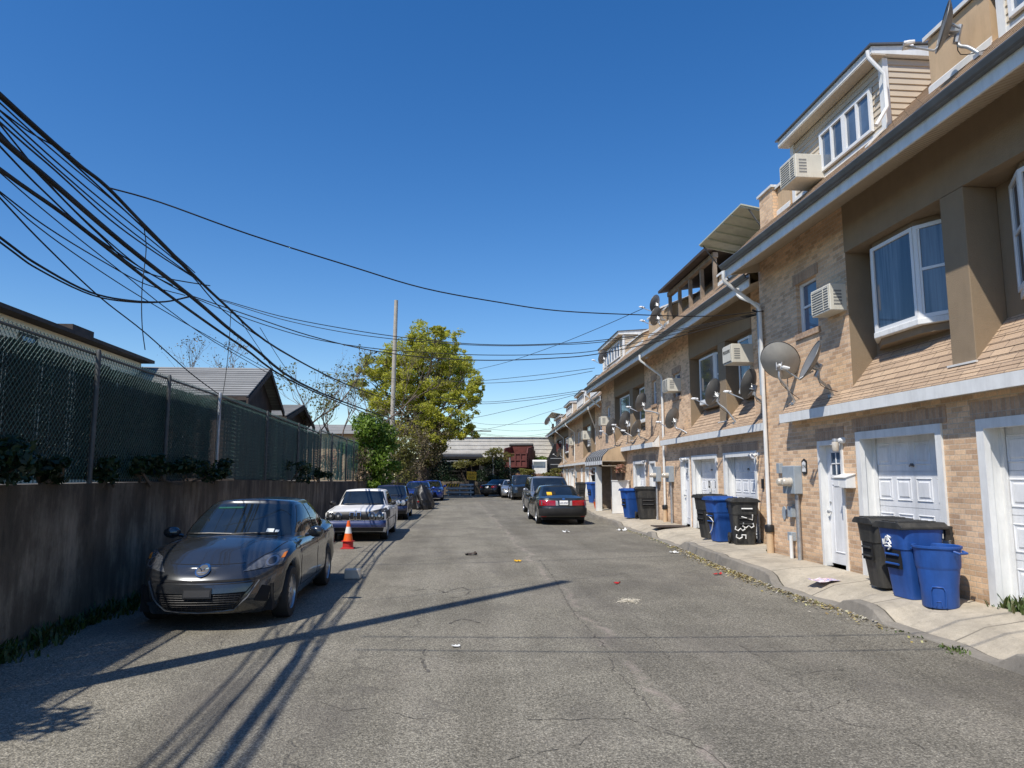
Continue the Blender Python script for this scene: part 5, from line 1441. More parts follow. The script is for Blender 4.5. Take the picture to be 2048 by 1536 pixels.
PAINT['greenblack'] = paint_mat('green_black_paint', (.026, .030, .027), .35, .3)
PAINT['silverblue'] = paint_mat('silver_blue_paint', (.30, .31, .33), .6, .3)
PAINT['silver'] = paint_mat('silver_paint', (.48, .49, .50), .7, .3)
PAINT['primer'] = pm('black_primer', (.022, .021, .021), .7, var=.2)
PAINT['bumperblue'] = paint_mat('blue_bumper_paint', (.014, .028, .11), .1, .45)

# --- graphite saloon in the foreground ------------------------------------------------
c = Car('dark graphite saloon parked nearest the camera by the left wall', (-2.90, 8.62, GZ), 0, dict(L=4.56, W=1.76, R=.318, wy=(.93, 3.57), paint='graphite', nf=2.45, af=1.0, nr=3.2, ar=.7, spokes=10,
    zb=[(0, .20), (.25, .17), (.6, .19), (1.3, .2), (3.2, .22), (4.1, .26), (4.56, .32)],
    zs=[(0, .70), (.15, .735), (.45, .80), (.8, .865), (1.15, .915), (1.5, .945), (2.4, .95), (3.3, .985), (3.9, 1.03), (4.56, 1.0)], crown=.085,
    nose=[(0, .11), (.12, .05), (.3, .0), (.5, .015), (.65, .03), (.85, .09), (1, .20)], tail=[(0, .1), (.3, .0), (.6, .0), (.85, .05), (1, .14)],
    side=[(0, .07), (.1, .03), (.3, .0), (.55, .005), (.72, .0), (.84, .02), (.94, .05), (1, .11)],
    cab=dict(base=(1.02, 4.12, .80), roof=(2.05, 3.35, .60, 1.385), n=4.2, bulge=.04)))
c.glazing((.70, .985, .555, 1.362), (.62, 1.08, .52, 1.34), [(1.62, 2.52, 2.50, 2.22, 1.0, 1.355), (2.60, 3.38, 3.2, 2.58, 1.0, 1.355), (3.46, 3.72, 3.45, 3.3, 1.03, 1.27)], .95)
for sd in (-1, 1):
    hl = c.patch('headlight', 'lens', 'f', (sd * .44, .655), (sd * .80, .70), (sd * .83, .86), (sd * .60, .80), .008, 10, 8)
    c.disc('lamp_bulb', 'lens', 'f', (sd * .60, .712), .038, .034, .014, parent=hl); c.disc('lamp_bulb', 'darkglass', 'f', (sd * .705, .748), .040, .036, .014, parent=hl); c.disc('lamp_ring', 'alloy', 'f', (sd * .705, .748), .06, .053, .011, parent=hl)
    c.patch('side_marker', 'amber', 'f', (sd * .775, .76), (sd * .815, .77), (sd * .825, .83), (sd * .795, .815), .013, 4, 4, parent=hl)
    c.patch('fog_recess', 'darkin', 'f', (sd * .585, .335), (sd * .705, .30), (sd * .735, .47), (sd * .655, .50), .005, 8, 8)
gr = c.patch('grille', 'darkin', 'f', (-.36, .235), (.36, .235), (.60, .555), (-.60, .555), .004, 20, 8, bow=(-.02, -.02))
mm = MB()
for i in range(9):
    z = .25 + i * .024; w = .36 + (z - .235) * .5
    c.line(mm, 'f', [(-w, z), (w, z)], .004, .012, k=14)
for i in range(17):
    x = -.44 + i * .055; c.line(mm, 'f', [(x - .02, .245), (x + .02, .43)], .003, .012, k=5)
mm.build('grille_mesh', M['black'], gr)
mm = MB(); c.line(mm, 'f', [(-.62, .555), (-.52, .38), (-.38, .25), (0, .222), (.38, .25), (.52, .38), (.62, .555)], .010, .012, k=10); mm.build('grille_trim', M['graymetal'], gr, smooth=60)
c.patch('bumper_bar', PAINT['graphite'], 'f', (-.50, .445), (.50, .445), (.565, .535), (-.565, .535), .022, 16, 4, bow=(-.012, -.012))
c.patch('upper_slot', 'darkin', 'f', (-.56, .565), (.56, .565), (.60, .59), (-.60, .59), .007, 14, 3, bow=(-.012, -.012))
pl = c.patch('plate_holder', 'black', 'f', (-.155, .385), (.155, .385), (.155, .50), (-.155, .50), .035, 4, 3)
c.patch('plate', 'primerplate', 'f', (-.14, .40), (.14, .40), (.14, .475), (-.14, .475), .040, 4, 3, parent=pl)
bd = c.disc('badge', 'chrome', 'f', (0, .672), .085, .064, .016, 24); c.disc('badge_field', 'graymetal', 'f', (0, .672), .069, .050, .020, 24, parent=bd)
mm = MB(); c.line(mm, 'f', [(-.055, .692), (-.025, .682), (0, .658), (.025, .682), (.055, .692)], .009, .021, k=4); c.line(mm, 'f', [(-.045, .650), (0, .648), (.045, .650)], .005, .02, k=3); mm.build('badge_wing', M['chrome'], bd, smooth=60)
mm = MB()
c.line(mm, 'f', [(-.44, .745), (-.25, .737), (0, .734), (.25, .737), (.44, .745)], .004, .001, k=8)
for sd in (-1, 1): c.line(mm, 't', [(sd * .47, .30), (sd * .66, .7), (sd * .735, 1.15)], .004, .001, k=8)
mm.build('bonnet_seam', M['darkin'], c.t)
c.mirrors(1.78, 1.0, .86)
c.seams([(1.42, 1.40), (2.55, 2.56), (3.42, 3.50)], .33, .93, [(2.38, .86), (3.34, .89)])
for x0, x1 in ((-.62, -.02), (-.02, .55)):
    mm = MB(); c.line(mm, 'f', [(x0, 1.0), ((x0 + x1) / 2, 1.008), (x1, 1.0)], .009, .018, c.bvh_c, 6); mm.build('wiper', M['black'], c.t)
c.patch('sun_strip', 'greentint', 'f', (-.42, 1.31), (-.06, 1.315), (-.06, 1.335), (-.41, 1.33), .010, 6, 2, c.bvh_c)
c.patch('windshield_sticker', 'sticker', 'f', (.40, 1.025), (.49, 1.02), (.49, 1.06), (.40, 1.065), .010, 4, 3, c.bvh_c); c.patch('windshield_sticker', 'sticker', 'f', (.51, 1.02), (.555, 1.018), (.555, 1.045), (.51, 1.047), .010, 4, 3, c.bvh_c)
for sd in (-1, 1): c.patch('tail_light', 'redlens', 'r', (sd * .45, .78), (sd * .84, .78), (sd * .82, .97), (sd * .5, .95), .006, 8, 5)

# --- old boxy saloons with twin round lamps ---------------------------------------------
def boxy(label, loc, rz, paint, bumper, fender=None, headglow='darkglass'):
    c = Car(label, loc, rz, dict(L=4.32, W=1.65, R=.30, wy=(.78, 3.35), paint=paint, nf=7, af=.32, nr=6, ar=.35, spokes=12, rim='steel', sharp=30,
        zb=[(0, .27), (.3, .22), (1.2, .22), (3.4, .22), (4.0, .25), (4.32, .3)],
        zs=[(0, .80), (.12, .815), (.9, .86), (1.35, .895), (2.5, .905), (3.5, .915), (3.7, .91), (4.32, .87)], crown=.04,
        nose=[(0, .0), (.3, -.04), (.48, -.03), (.52, .03), (.75, .0), (.93, .02), (1, .06)], tail=[(0, .02), (.3, -.03), (.5, -.02), (.55, .03), (1, .07)],
        side=[(0, .03), (.2, .0), (.5, 0), (.55, .004), (.8, .0), (.94, .02), (1, .06)],
        cab=dict(base=(1.26, 3.78, .74), roof=(1.92, 3.12, .575, 1.33), n=6.5, bulge=.015, rc=.7)))
    c.glazing((.68, .935, .545, 1.305, -.015), (.64, .95, .53, 1.29), [(1.80, 2.42, 2.42, 2.08, .94, 1.29), (2.50, 3.12, 3.02, 2.50, .94, 1.29)], .9)
    c.patch('front_panel', 'black', 'f', (-.77, .59), (.77, .59), (.77, .79), (-.77, .79), .006, 20, 5)
    for sd in (-1, 1):
        for x in (.45, .645):
            h = c.disc('headlight', headglow, 'f', (sd * x, .69), .085, .085, .03, 20); c.disc('lamp_ring', 'chrome', 'f', (sd * x, .69), .093, .093, .022, 20, parent=h); c.disc('lamp_bulb', 'bulb', 'f', (sd * x, .69), .03, .03, .036, 12, parent=h)
        k = c.patch('kidney_grille', 'chrome', 'f', (sd * .02, .60), (sd * .15, .60), (sd * .15, .78), (sd * .02, .78), .022, 4, 4); c.patch('kidney_opening', 'darkin', 'f', (sd * .035, .615), (sd * .137, .615), (sd * .137, .765), (sd * .035, .765), .027, 4, 4, parent=k)
    c.patch('front_bumper', PAINT[bumper], 'f', (-.80, .40), (.80, .40), (.80, .575), (-.80, .575), .03, 20, 4)
    c.patch('valance', 'black', 'f', (-.74, .28), (.74, .28), (.77, .385), (-.77, .385), .008, 18, 3)
    if fender:
        c.patch('fender', PAINT[fender], 's+', (.13, .60), (1.18, .62), (1.18, .84), (.13, .79), .005, 20, 5)
        c.patch('fender', PAINT[fender], 'f', (.36, .785), (.815, .785), (.80, .85), (.62, .835), .012, 10, 4)
        c.poly('bonnet_corner', PAINT[fender], 't', [(.34, .06), (.60, .03), (.76, .06), (.80, .4), (.805, 1.15), (.74, .95), (.56, .36)], .006)
    c.mirrors(1.62, .98, .78, 'black', .8)
    c.seams([(1.30, 1.32), (2.46, 2.47), (3.2, 3.3)], .3, .88, [(2.3, .8), (3.1, .81)])
    mm = MB()
    for sd in ('s+', 's-'): c.line(mm, sd, [(.3, .56), (1.3, .56), (2.9, .56)], .012, .004, k=8)
    mm.build('side_strip', M['black'], c.t)
    mm = MB(); c.line(mm, 'f', [(-.66, .80), (0, .806), (.66, .80)], .004, .002, k=10); c.line(mm, 't', [(-.70, .15), (-.71, 1.2)], .004, .001); c.line(mm, 't', [(.70, .15), (.71, 1.2)], .004, .001); mm.build('bonnet_seam', M['darkin'], c.t)
    c.disc('badge', 'chrome', 't', (0, .12), .035, .035, .006)
    for x0, x1 in ((-.5, .0), (.05, .52)):
        mm = MB(); c.line(mm, 'f', [(x0, .95), (x1, .96)], .008, .015, c.bvh_c, 6); mm.build('wiper', M['black'], c.t)
    for sd in (-1, 1): c.patch('tail_light', 'redlens', 'r', (sd * .45, .62), (sd * .77, .62), (sd * .77, .8), (sd * .45, .8), .006, 6, 4)
    return c
boxy('old boxy white saloon with blue front bumper and one black fender', (-2.62, 19.75, GZ), 0, 'white', 'bumperblue', 'primer')
boxy('old boxy dark navy saloon parked behind the white one', (-2.62, 28.9, GZ), 0, 'navy', 'navy', None, 'bulb')

# --- modern saloon generic -----------------------------------------------------------
def saloon(label, loc, rz, paint, L=4.75, W=1.80, rear=None, H=1.40, front=True, rim='alloy'):
    c = Car(label, loc, rz, dict(L=L, W=W, R=.32, wy=(.95, L - 1.1), paint=paint, nf=3.0, af=.9, nr=3.4, ar=.65, spokes=5, rim=rim,
        zb=[(0, .22), (.4, .2), (1.3, .2), (L - 1, .22), (L, .30)],
        zs=[(0, .66), (.2, .72), (.6, .80), (1.2, .89), (1.6, .93), (2.6, .94), (L - 1.2, .98), (L - .6, 1.0), (L, .96)], crown=.07,
        nose=[(0, .1), (.2, .02), (.4, .0), (.7, .05), (1, .18)], tail=[(0, .09), (.2, .0), (.45, -.02), (.5, .03), (.8, .05), (1, .14)],
        cab=dict(base=(1.15, L - .62, W / 2 - .08), roof=(2.1, L - 1.4, W / 2 - .27, H - .065), n=4.2, bulge=.035)))
    zt = H - .085
    c.glazing((W / 2 - .17, .985, W / 2 - .32, zt), (W / 2 - .22, 1.03, W / 2 - .34, zt - .01), [(1.75, 2.6, 2.58, 2.28, .99, zt - .01), (2.68, 3.45, 3.3, 2.66, .99, zt - .01)], .95)
    for sd in (-1, 1):
        if front:
            h = c.patch('headlight', 'lens', 'f', (sd * .42, .60), (sd * .80, .63), (sd * .83, .77), (sd * .5, .72), .008, 8, 5); c.disc('lamp_bulb', 'bulb', 'f', (sd * .6, .66), .05, .045, .014, 14, parent=h)
        if rear != 'camry': c.patch('tail_light', 'redlens', 'r', (sd * .42, .74), (sd * .84, .74), (sd * .82, .92), (sd * .5, .90), .008, 8, 5)
    g = c.patch('grille', 'darkin', 'f', (-.5, .3), (.5, .3), (.38, .60), (-.38, .60), .006, 12, 6)
    c.patch('front_plate', 'plate', 'f', (-.15, .42), (.15, .42), (.15, .5), (-.15, .5), .015, 4, 3)
    c.mirrors(1.85, 1.0, W / 2 - .04); c.seams([(1.45, 1.43), (2.63, 2.64), (3.5, 3.6)], .33, .93, [(2.45, .87), (3.4, .9)])
    pl = c.patch('rear_plate', 'plate', 'r', (-.155, .72), (.155, .72), (.155, .87), (-.155, .87), .012, 4, 3)
    mm = MB(); c.line(mm, 'r', [(-.80, .66), (-.4, .66), (0, .66), (.4, .66), (.80, .66)], .006, .002); c.line(mm, 'r', [(-.8, .46), (.8, .46)], .005, .002); mm.build('boot_seam', M['darkin'], c.t)
    return c, pl
c, pl = saloon('dark green-black saloon seen from behind, parked at the right kerb', (3.98, 25.55 + 4.8, GZ), PI, 'greenblack', 4.8, 1.80, 'camry', 1.42, rim='steel')
# its tail: wide red lamps with clear inner ends, plate lettering, yellow notice in the window
for sd in (-1, 1):
    tl = c.patch('tail_light', 'redlens', 'r', (sd * .30, .70), (sd * .85, .70), (sd * .84, .89), (sd * .30, .87), .01, 12, 5)
    c.patch('reverse_lamp', 'bulb', 'r', (sd * .20, .70), (sd * .295, .70), (sd * .295, .87), (sd * .22, .86), .011, 4, 4, parent=tl)
    c.patch('corner_lamp', 'lens', 'r', (sd * .76, .72), (sd * .80, .72), (sd * .795, .86), (sd * .76, .86), .014, 3, 3, parent=tl)
def rear_text(c, txt, size, x, z, parent, mat='navyink', off=.018):
    h, n = c.ray(c.bvh_b, 'r', x, z)
    Mx = Matrix(((-1, 0, 0, x), (0, 0, 1, h.y + off), (0, 1, 0, z), (0, 0, 0, 1)))
    return letter_mesh(txt, size, Mx, parent, mat=mat, ext=.001)
M['navyink'] = pm('navy_ink', (.02, .03, .12), .6)
rear_text(c, 'LAR-8967', .072, 0, .795, pl)
c.patch('rear_bumper', 'greenbump', 'r', (-.86, .36), (.86, .36), (.86, .63), (-.86, .63), .02, 20, 5) if 'greenbump' in M else c.patch('rear_bumper', PAINT['primer'], 'r', (-.86, .34), (.86, .34), (.86, .60), (-.86, .60), .014, 20, 5)
c.disc('badge', 'chrome', 'r', (0, .93), .05, .035, .012)
c.patch('window_notice', 'yellow', 'r', (.50, 1.06), (.32, 1.06), (.32, 1.15), (.50, 1.15), .012, 4, 3, c.bvh_c)
c.patch('window_notice_black', 'ink', 'r', (.32, 1.06), (.18, 1.06), (.18, 1.17), (.32, 1.17), .012, 4, 3, c.bvh_c)
for sd in (-1, 1): c.patch('lower_reflector', 'redlens', 'r', (sd * .62, .30), (sd * .8, .30), (sd * .8, .33), (sd * .62, .33), .016, 4, 2)

c, pl = saloon('blue saloon facing the camera near the end of the left row', (-2.15, 42.6, GZ), 0, 'blue', 4.5, 1.78, H=1.42)
c.patch('windshield_sticker', 'sticker', 'f', (.35, 1.05), (.52, 1.05), (.52, 1.12), (.35, 1.12), .012, 4, 3, c.bvh_c)
saloon('second blue saloon, last one in the left row before the barrier', (-1.55, 50.2, GZ), 0, 'blue', 4.5, 1.78, H=1.42)
c, pl = saloon('black saloon turned across the end of the street with red tail lamps', (3.0, 60.2, GZ), PI - R(38), 'blackcar', 4.8, 1.82, H=1.43)
c.t.location = Vector((2.9, 59.6, GZ)) + Vector((math.sin(R(38)) * 4.6, math.cos(R(38)) * 4.6, 0))
c, pl = saloon('silver car half hidden beside the black off-roader', (4.62, 55.6, GZ), R(-3), 'silver', 4.4, 1.75, H=1.42)

# --- people carrier and off-roader ------------------------------------------------------
def van(label, loc, rz, paint, L, W, H, hood=1.0, R_=.34, box=False):
    c = Car(label, loc, rz, dict(L=L, W=W, R=R_, wy=(.95, L - 1.0), paint=paint, nf=3.2 if not box else 7, af=.85 if not box else .3, nr=5, ar=.45, spokes=5,
        zb=[(0, .25), (.5, .22), (L, .3)], zs=[(0, .78 if not box else .98), (.2, .86 if not box else 1.02), (.9, hood), (1.3, hood + .05), (L, hood + .06)], crown=.07,
        nose=[(0, .08), (.3, .0), (.6, .03), (1, .2 if not box else .06)], tail=[(0, .05), (.3, 0), (1, .05)],
        cab=dict(base=((.95 if not box else 1.3), L - .06, W / 2 - .06), roof=((1.95 if not box else 1.65), L - .3, W / 2 - .20, H - .07), n=6, bulge=.03)))
    zt = H - .10; zb_ = hood + .07
    c.glazing((W / 2 - .15, zb_, W / 2 - .26, zt), (W / 2 - .2, zb_ + .05, W / 2 - .28, zt), [(1.75, 2.45, 2.45, 2.2, zb_, zt), (2.55, 3.4, 3.4, 2.55, zb_, zt), (3.5, L - .45, L - .55, 3.5, zb_, zt)], .95)
    for sd in (-1, 1):
        if box: h = c.disc('headlight', 'lens', 'f', (sd * .62, .82), .1, .1, .02)
        else: h = c.patch('headlight', 'lens', 'f', (sd * .55, .70), (sd * .88, .74), (sd * .90, .95), (sd * .62, .84), .008, 8, 6); c.disc('lamp_bulb', 'bulb', 'f', (sd * .72, .78), .06, .05, .014, 14, parent=h)
        c.patch('fog_lamp', 'redlens' if sd < 0 and not box else 'darkin', 'f', (sd * .66, .36), (sd * .84, .38), (sd * .84, .48), (sd * .68, .47), .008, 4, 4)
    c.patch('grille', 'darkin', 'f', (-.5, .55), (.5, .55), (.5, .72), (-.5, .72), .008, 12, 4)
    c.patch('front_plate', 'plate', 'f', (-.15, .42), (.15, .42), (.15, .53), (-.15, .53), .02, 4, 3)
    c.mirrors(1.7, zb_ + .05, W / 2 - .02, None, 1.15); c.seams([(1.45, 1.45), (2.5, 2.5), (3.45, 3.45)], .38, hood - .02, [(2.35, .92), (2.65, .92)])
    return c
van('gray people carrier facing the camera behind the dark saloon', (4.42, 30.9, GZ), 0, 'silverblue', 5.0, 1.98, 1.74, 1.0)
van('black off-roader with upright windscreen at the far right kerb', (5.15, 51.2, GZ), 0, 'blackcar', 4.4, 1.85, 1.80, 1.1, .38, True)

# --- covered motorbike ------------------------------------------------------------------
t = thing('covered_motorcycle', 'motorcycle under a crumpled black cover between the left parked cars', 'motorcycle', (-1.6, 37.6, GZ)); m = MB(); rnd = random.Random(4); n = 34; rows = 16; vs = []
for i in range(rows + 1):
    f = i / rows
    for j in range(n):
        a = 2 * PI * j / n; pr = (1 - .55 * f ** 1.6); top = 1.22 + .16 * math.cos(a) - .08 * math.cos(2 * a)
        rx, ry = .50 * pr + .10, 1.15 * pr; w = 1 + .10 * math.sin(a * 9 + i * .7) * (1 - f) + rnd.uniform(-.04, .04)
        if i == rows: rx, ry = .02, .3
        vs.append((rx * math.cos(a) * w, 1.1 + ry * math.sin(a) * w, .04 + f ** .8 * (1.12 + .18 * math.sin(a * 1 + 3.5) + .05 * math.sin(3 * a))))
fs = [(i * n + j, i * n + (j + 1) % n, (i + 1) * n + (j + 1) % n, (i + 1) * n + j) for i in range(rows) for j in range(n)]
m.add(vs, fs).build('cover', M['blacktarp'] if 'blacktarp' in M else M['black'], t, smooth=70)
for y in (.25, 1.95): MB().lathe([(.2, -.05), (.28, -.05), (.31, 0), (.28, .05), (.2, .05)], 24, (0, y, .31), 'x').build('wheel', M['rubber'], t, smooth=40)
MB().lathe([(0, -.02), (.04, -.02), (.045, 0)], 12, (-.18, -.02, .42), 'y').build('reflector', M['redlens'], t)
MB().tube([(-.42, .55, 1.12), (-.2, .5, 1.16), (.2, .5, 1.16), (.42, .55, 1.12)], .02, 8).build('handlebar', M['black'], t, smooth=50)

# ------------------------------------------------------------------ wheeled bins, cone, litter
def wheelie(label, loc, rz, mat, lid='bin_black', h=1.08, w=.60, d=.62, tilt=0., group='wheeled bins along the house fronts'):
    t = thing('wheeled_bin', label, 'wheeled bin', loc, rz, group)
    m = MB(); lv = [(0.0, .70), (.05, .72), (.45, .83), (.70, .90), (.71, .93), (.90, .97), (1., 1.0)]; k = 32; vs = []
    for f, s_ in lv:
        for j in range(k):
            a = 2 * PI * (j + .5) / k; ca, sa = math.cos(a), math.sin(a); q = 2 / 6.5
            x = w / 2 * s_ * math.copysign(abs(ca) ** q, ca); y = d / 2 * s_ * math.copysign(abs(sa) ** q, sa)
            vs.append((x, y + (1 - s_) * .1, .02 + f * (h - .10)))
    fs = [(i * k + j, i * k + (j + 1) % k, (i + 1) * k + (j + 1) % k, (i + 1) * k + j) for i in range(len(lv) - 1) for j in range(k)] + [tuple(range(k))[::-1]]
    m.add(vs, fs); m.build('body', M[mat], t, smooth=35)
    # grab bars in the front recess, rim, lid with ribs and back handle
    l = MB(); top = h - .08
    l.prism([(-w / 2 - .02, top), (w / 2 + .02, top), (w / 2 + .02, top + .03), (w / 2 - .06, top + .085), (-w / 2 + .06, top + .085), (-w / 2 - .02, top + .03)], 'y', -d / 2 - .03, d / 2 + .03)
    for x in (-.14, 0, .14): l.box(x - .035, x + .035, -d / 2 + .02, d / 2 - .05, top + .084, top + .098)
    l.build('lid', M[lid], t, bevel=.015)
    hd = MB().tube([(-w / 2 + .05, d / 2 + .02, top + .0), (-w / 2 + .05, d / 2 + .11, top + .02), (w / 2 - .05, d / 2 + .11, top + .02), (w / 2 - .05, d / 2 + .02, top)], .018, 8)
    hd.box(-w / 2 + .02, -w / 2 + .06, d / 2 - .0, d / 2 + .10, top - .14, top + .02).box(w / 2 - .06, w / 2 - .02, d / 2 - .0, d / 2 + .10, top - .14, top + .02)
    hd.build('handle', M[lid], t, smooth=40)
    gb = MB(); 
    for zz in (.58, .46): gb.tube([(-w * .22, -d / 2 * .86 - .02, h * zz), (w * .22, -d / 2 * .86 - .02, h * zz)], .015, 8)
    gb.build('grab_bar', M[mat], t)
    MB().box(-w * .26, w * .26, -d / 2 * .86 - .006, -d / 2 * .80, h * .40, h * .64).build('grab_recess', M['darkin'], t)
    for s in (-1, 1):
        wv = MB().lathe([(.0, -.02), (.10, -.022), (.125, -.02), (.13, 0), (.125, .02), (.10, .022), (0, .02)], 20, (s * (w / 2 - .03), d / 2 - .10, .13), 'x').build('wheel', M['rubber'], t, smooth=40)
        sp = MB()
        for i in range(6):
            a = PI * i / 3; sp.box(-.004, .004, .02, .1, -.012, .012)
            sp.v[-8:] = [tuple(Matrix.Rotation(a, 3, 'X') @ Vector(p) + Vector((s * (w / 2 - .03) + s * .024, d / 2 - .10, .13))) for p in sp.v[-8:]]
        sp.build('spoke', M['bin_black'], wv)
    return t
def on_bin(parent, strokes, mat, r, name, plane):
    for st in strokes: MB().tube([plane(a, b) for a, b in st], r, 6).build(name, M[mat], parent, smooth=60)
SWZ = .085
def bz(x, y): return SWZ
# nearest group
wheelie('black wheeled bin at the back of the nearest bin group, against the garage frame', (6.12, 9.82, .075), R(-96), 'bin_black', h=.97, w=.56, d=.56)
b1 = wheelie('blue wheeled recycling bin with black lid and white arrows in the nearest group', (5.98, 9.02, .06), R(-88), 'bin_blue', 'bin_black', h=.98, w=.57, d=.60)
# recycling arrows on its street side (local -y after the turn) : a triangle of three bent arrows
ar = []
for k in range(3):
    a0, a1 = PI / 2 + k * 2 * PI / 3, PI / 2 + (k + 1) * 2 * PI / 3
    p0, p1 = Vector((.105 * math.cos(a0), .105 * math.sin(a0))), Vector((.105 * math.cos(a1), .105 * math.sin(a1)))
    d = (p1 - p0); n_ = Vector((-d.y, d.x)).normalized(); e = p0 + d * .80; q = d.normalized()
    ar.append([(.05 + v.x, .72 + v.y) for v in (p0 + d * .22, p0 + d * .5, e)])
    ar.append([(.05 + v.x, .72 + v.y) for v in (e - q * .04 + n_ * .042, e + q * .012, e - q * .04 - n_ * .042)])
on_bin(b1, ar, 'whiteink', .011, 'recycling_arrows', lambda a, b: (a - .1, -.60 / 2 * .965 - .006, b))
t = thing('round_bin', 'round blue rubbish barrel without lid, nearest bin of all', 'rubbish barrel', (5.98, 8.52, .05), R(0), None)
t.scale = (.93, .93, .95)
MB().lathe([(0, 0), (.205, 0), (.215, .02), (.225, .25), (.235, .44), (.262, .50), (.268, .52), (.275, .70), (.285, .745), (.298, .75), (.298, .775), (.285, .78), (.27, .772), (.255, .5), (.20, .05), (0, .04)], 40).build('body', M['bin_blue'], t, smooth=30)
for s in (1.95, -1.2):
    a = s; hx, hy = math.cos(a), math.sin(a); q = Vector((-hy, hx, 0)); p = Vector((hx, hy, 0))
    MB().tube([p * .285 + q * .09 + Vector((0, 0, .72)), p * .35 + q * .08 + Vector((0, 0, .70)), p * .35 - q * .08 + Vector((0, 0, .70)), p * .285 - q * .09 + Vector((0, 0, .72))], .016, 8).build('handle', M['bin_blue'], t, smooth=50)
rb_ = MB(); a0 = PI * 1.28
ps = [(a0 + x, z) for x, z in ((-.36, .02), (-.36, .22), (-.26, .27), (.26, .27), (.36, .22), (.36, .02))]
rb_.tube([(.232 * math.cos(a), .232 * math.sin(a), z) if z < .1 else (.236 * math.cos(a), .236 * math.sin(a), z) for a, z in ps], .010, 6)
rb_.tube([(.222 * math.cos(a0 + x), .222 * math.sin(a0 + x), z) for x, z in ((-.14, .03), (-.14, .09), (.14, .09), (.14, .03))], .008, 6)
rb_.build('moulded_panel', M['bin_blue'], t, smooth=60)

# second group, before the second house
wheelie('black wheeled bin left of the blue one, second house', (6.42, 17.55, .08), R(-80), 'bin_black', h=1.08)
b2 = wheelie('blue wheeled bin with a white paint mark between two black bins', (6.38, 16.75, .08), R(-84), 'bin_blue', 'bin_blue', h=1.05, w=.56, d=.6)
on_bin(b2, [[(-.16, .62), (.02, .56), (.14, .48), (.03, .30), (-.10, .20)]], 'whiteink', .012, 'paint_mark', lambda a, b: (a, -.6 / 2 * (.70 + b * .28) - .012, b))
b3 = wheelie('black wheeled bin with big white painted numbers 17335', (6.62, 16.0, .08), R(-12), 'bin_black', h=1.04, w=.62, d=.66)
digits = {'1': [[(.0, .9), (.0, .1)]], '7': [[(-.3, .9), (.3, .9), (-.05, .1)]], '3': [[(-.25, .85), (.1, .92), (.28, .72), (.0, .55), (.3, .35), (.1, .1), (-.28, .18)]], '5': [[(.28, .9), (-.2, .9), (-.22, .58), (.1, .6), (.28, .36), (.08, .1), (-.28, .16)]]}
st = []
for ch, (dx, dz, s_) in zip('17335', [(.03, .66, .27), (.03, .47, .27), (.05, .29, .27), (-.13, .22, .24), (-.11, .04, .24)]):
    for pl_ in digits[ch]:
        # painted sideways, top of the numbers to the right
        st.append([(dx + (p[1] - .5) * s_ * 1.1, dz + .16 - p[0] * s_ * .72) for p in pl_])
on_bin(b3, st, 'whiteink', .015, 'painted_number', lambda a, b: (a, -.66 / 2 * (.715 + .26 * min(b / 1., 1)) - .014 - (.012 if b > .68 else 0), b))
# third group and far ones
wheelie('blue wheeled bin against the white panel at the third house', (6.5, 25.95, .09), R(-80), 'bin_blue', 'bin_blue', h=1.06, w=.58)
wheelie('large dark gray wheeled bin beside the blue one at the third house', (6.95, 25.3, .09), R(-10), 'bin_black', h=1.14, w=.86, d=.72)
wheelie('far blue wheeled bin beyond the white awning post', (7.9, 40.0, .09), R(-70), 'bin_blue', 'bin_blue', h=1.15, w=.62)
wheelie('far dark bin topped with orange rubbish beyond the awning post', (8.55, 39.8, .09), R(-10), 'bin_black', 'bin_black', h=1.05, w=.9, d=.75)
o = MB().lathe([(0, 0), (.40, .0), (.44, .08), (.36, .2), (.2, .26), (0, .27)], 18).build('rubbish_bag', M['orange'], smooth=60); o.location = (8.5, 39.75, 1.14); tag(o, 'orange rubbish bag lying on the far dark bin', 'rubbish bag')
wheelie('dark bin hidden behind the far blue bin', (8.0, 44.5, .09), 0, 'bin_black', h=1.1)

# traffic cone
t = thing('traffic_cone', 'orange traffic cone with white collar behind the graphite saloon', 'traffic cone', (-2.55, 18.05, GZ)); t.scale = (.84, .84, .88)
MB().box(-.19, .19, -.19, .19, 0, .03).build('base', M['red'], t, bevel=.01)
MB().lathe([(.17, .03), (.155, .04), (.15, .19), (.19, .20), (.19, .215), (.13, .22)], 24).build('sleeve', M['red'], t, smooth=40)
MB().lathe([(.145, .19), (.10, .42)], 24).build('cone', M['orange'], t, smooth=60)
MB().lathe([(.101, .42), (.066, .60)], 24).build('collar', M['white'], t, smooth=60)
MB().lathe([(.066, .60), (.038, .76), (.03, .765), (0, .765)], 24).build('tip', M['orange'], t, smooth=40)
o = MB().box(-.14, .14, -.1, .1, 0, .17).build('box', M['lampglass'], bevel=.02); o.location = (-1.72, 12.9, GZ); tag(o, 'small whitish box on the road behind the graphite saloon', 'box')

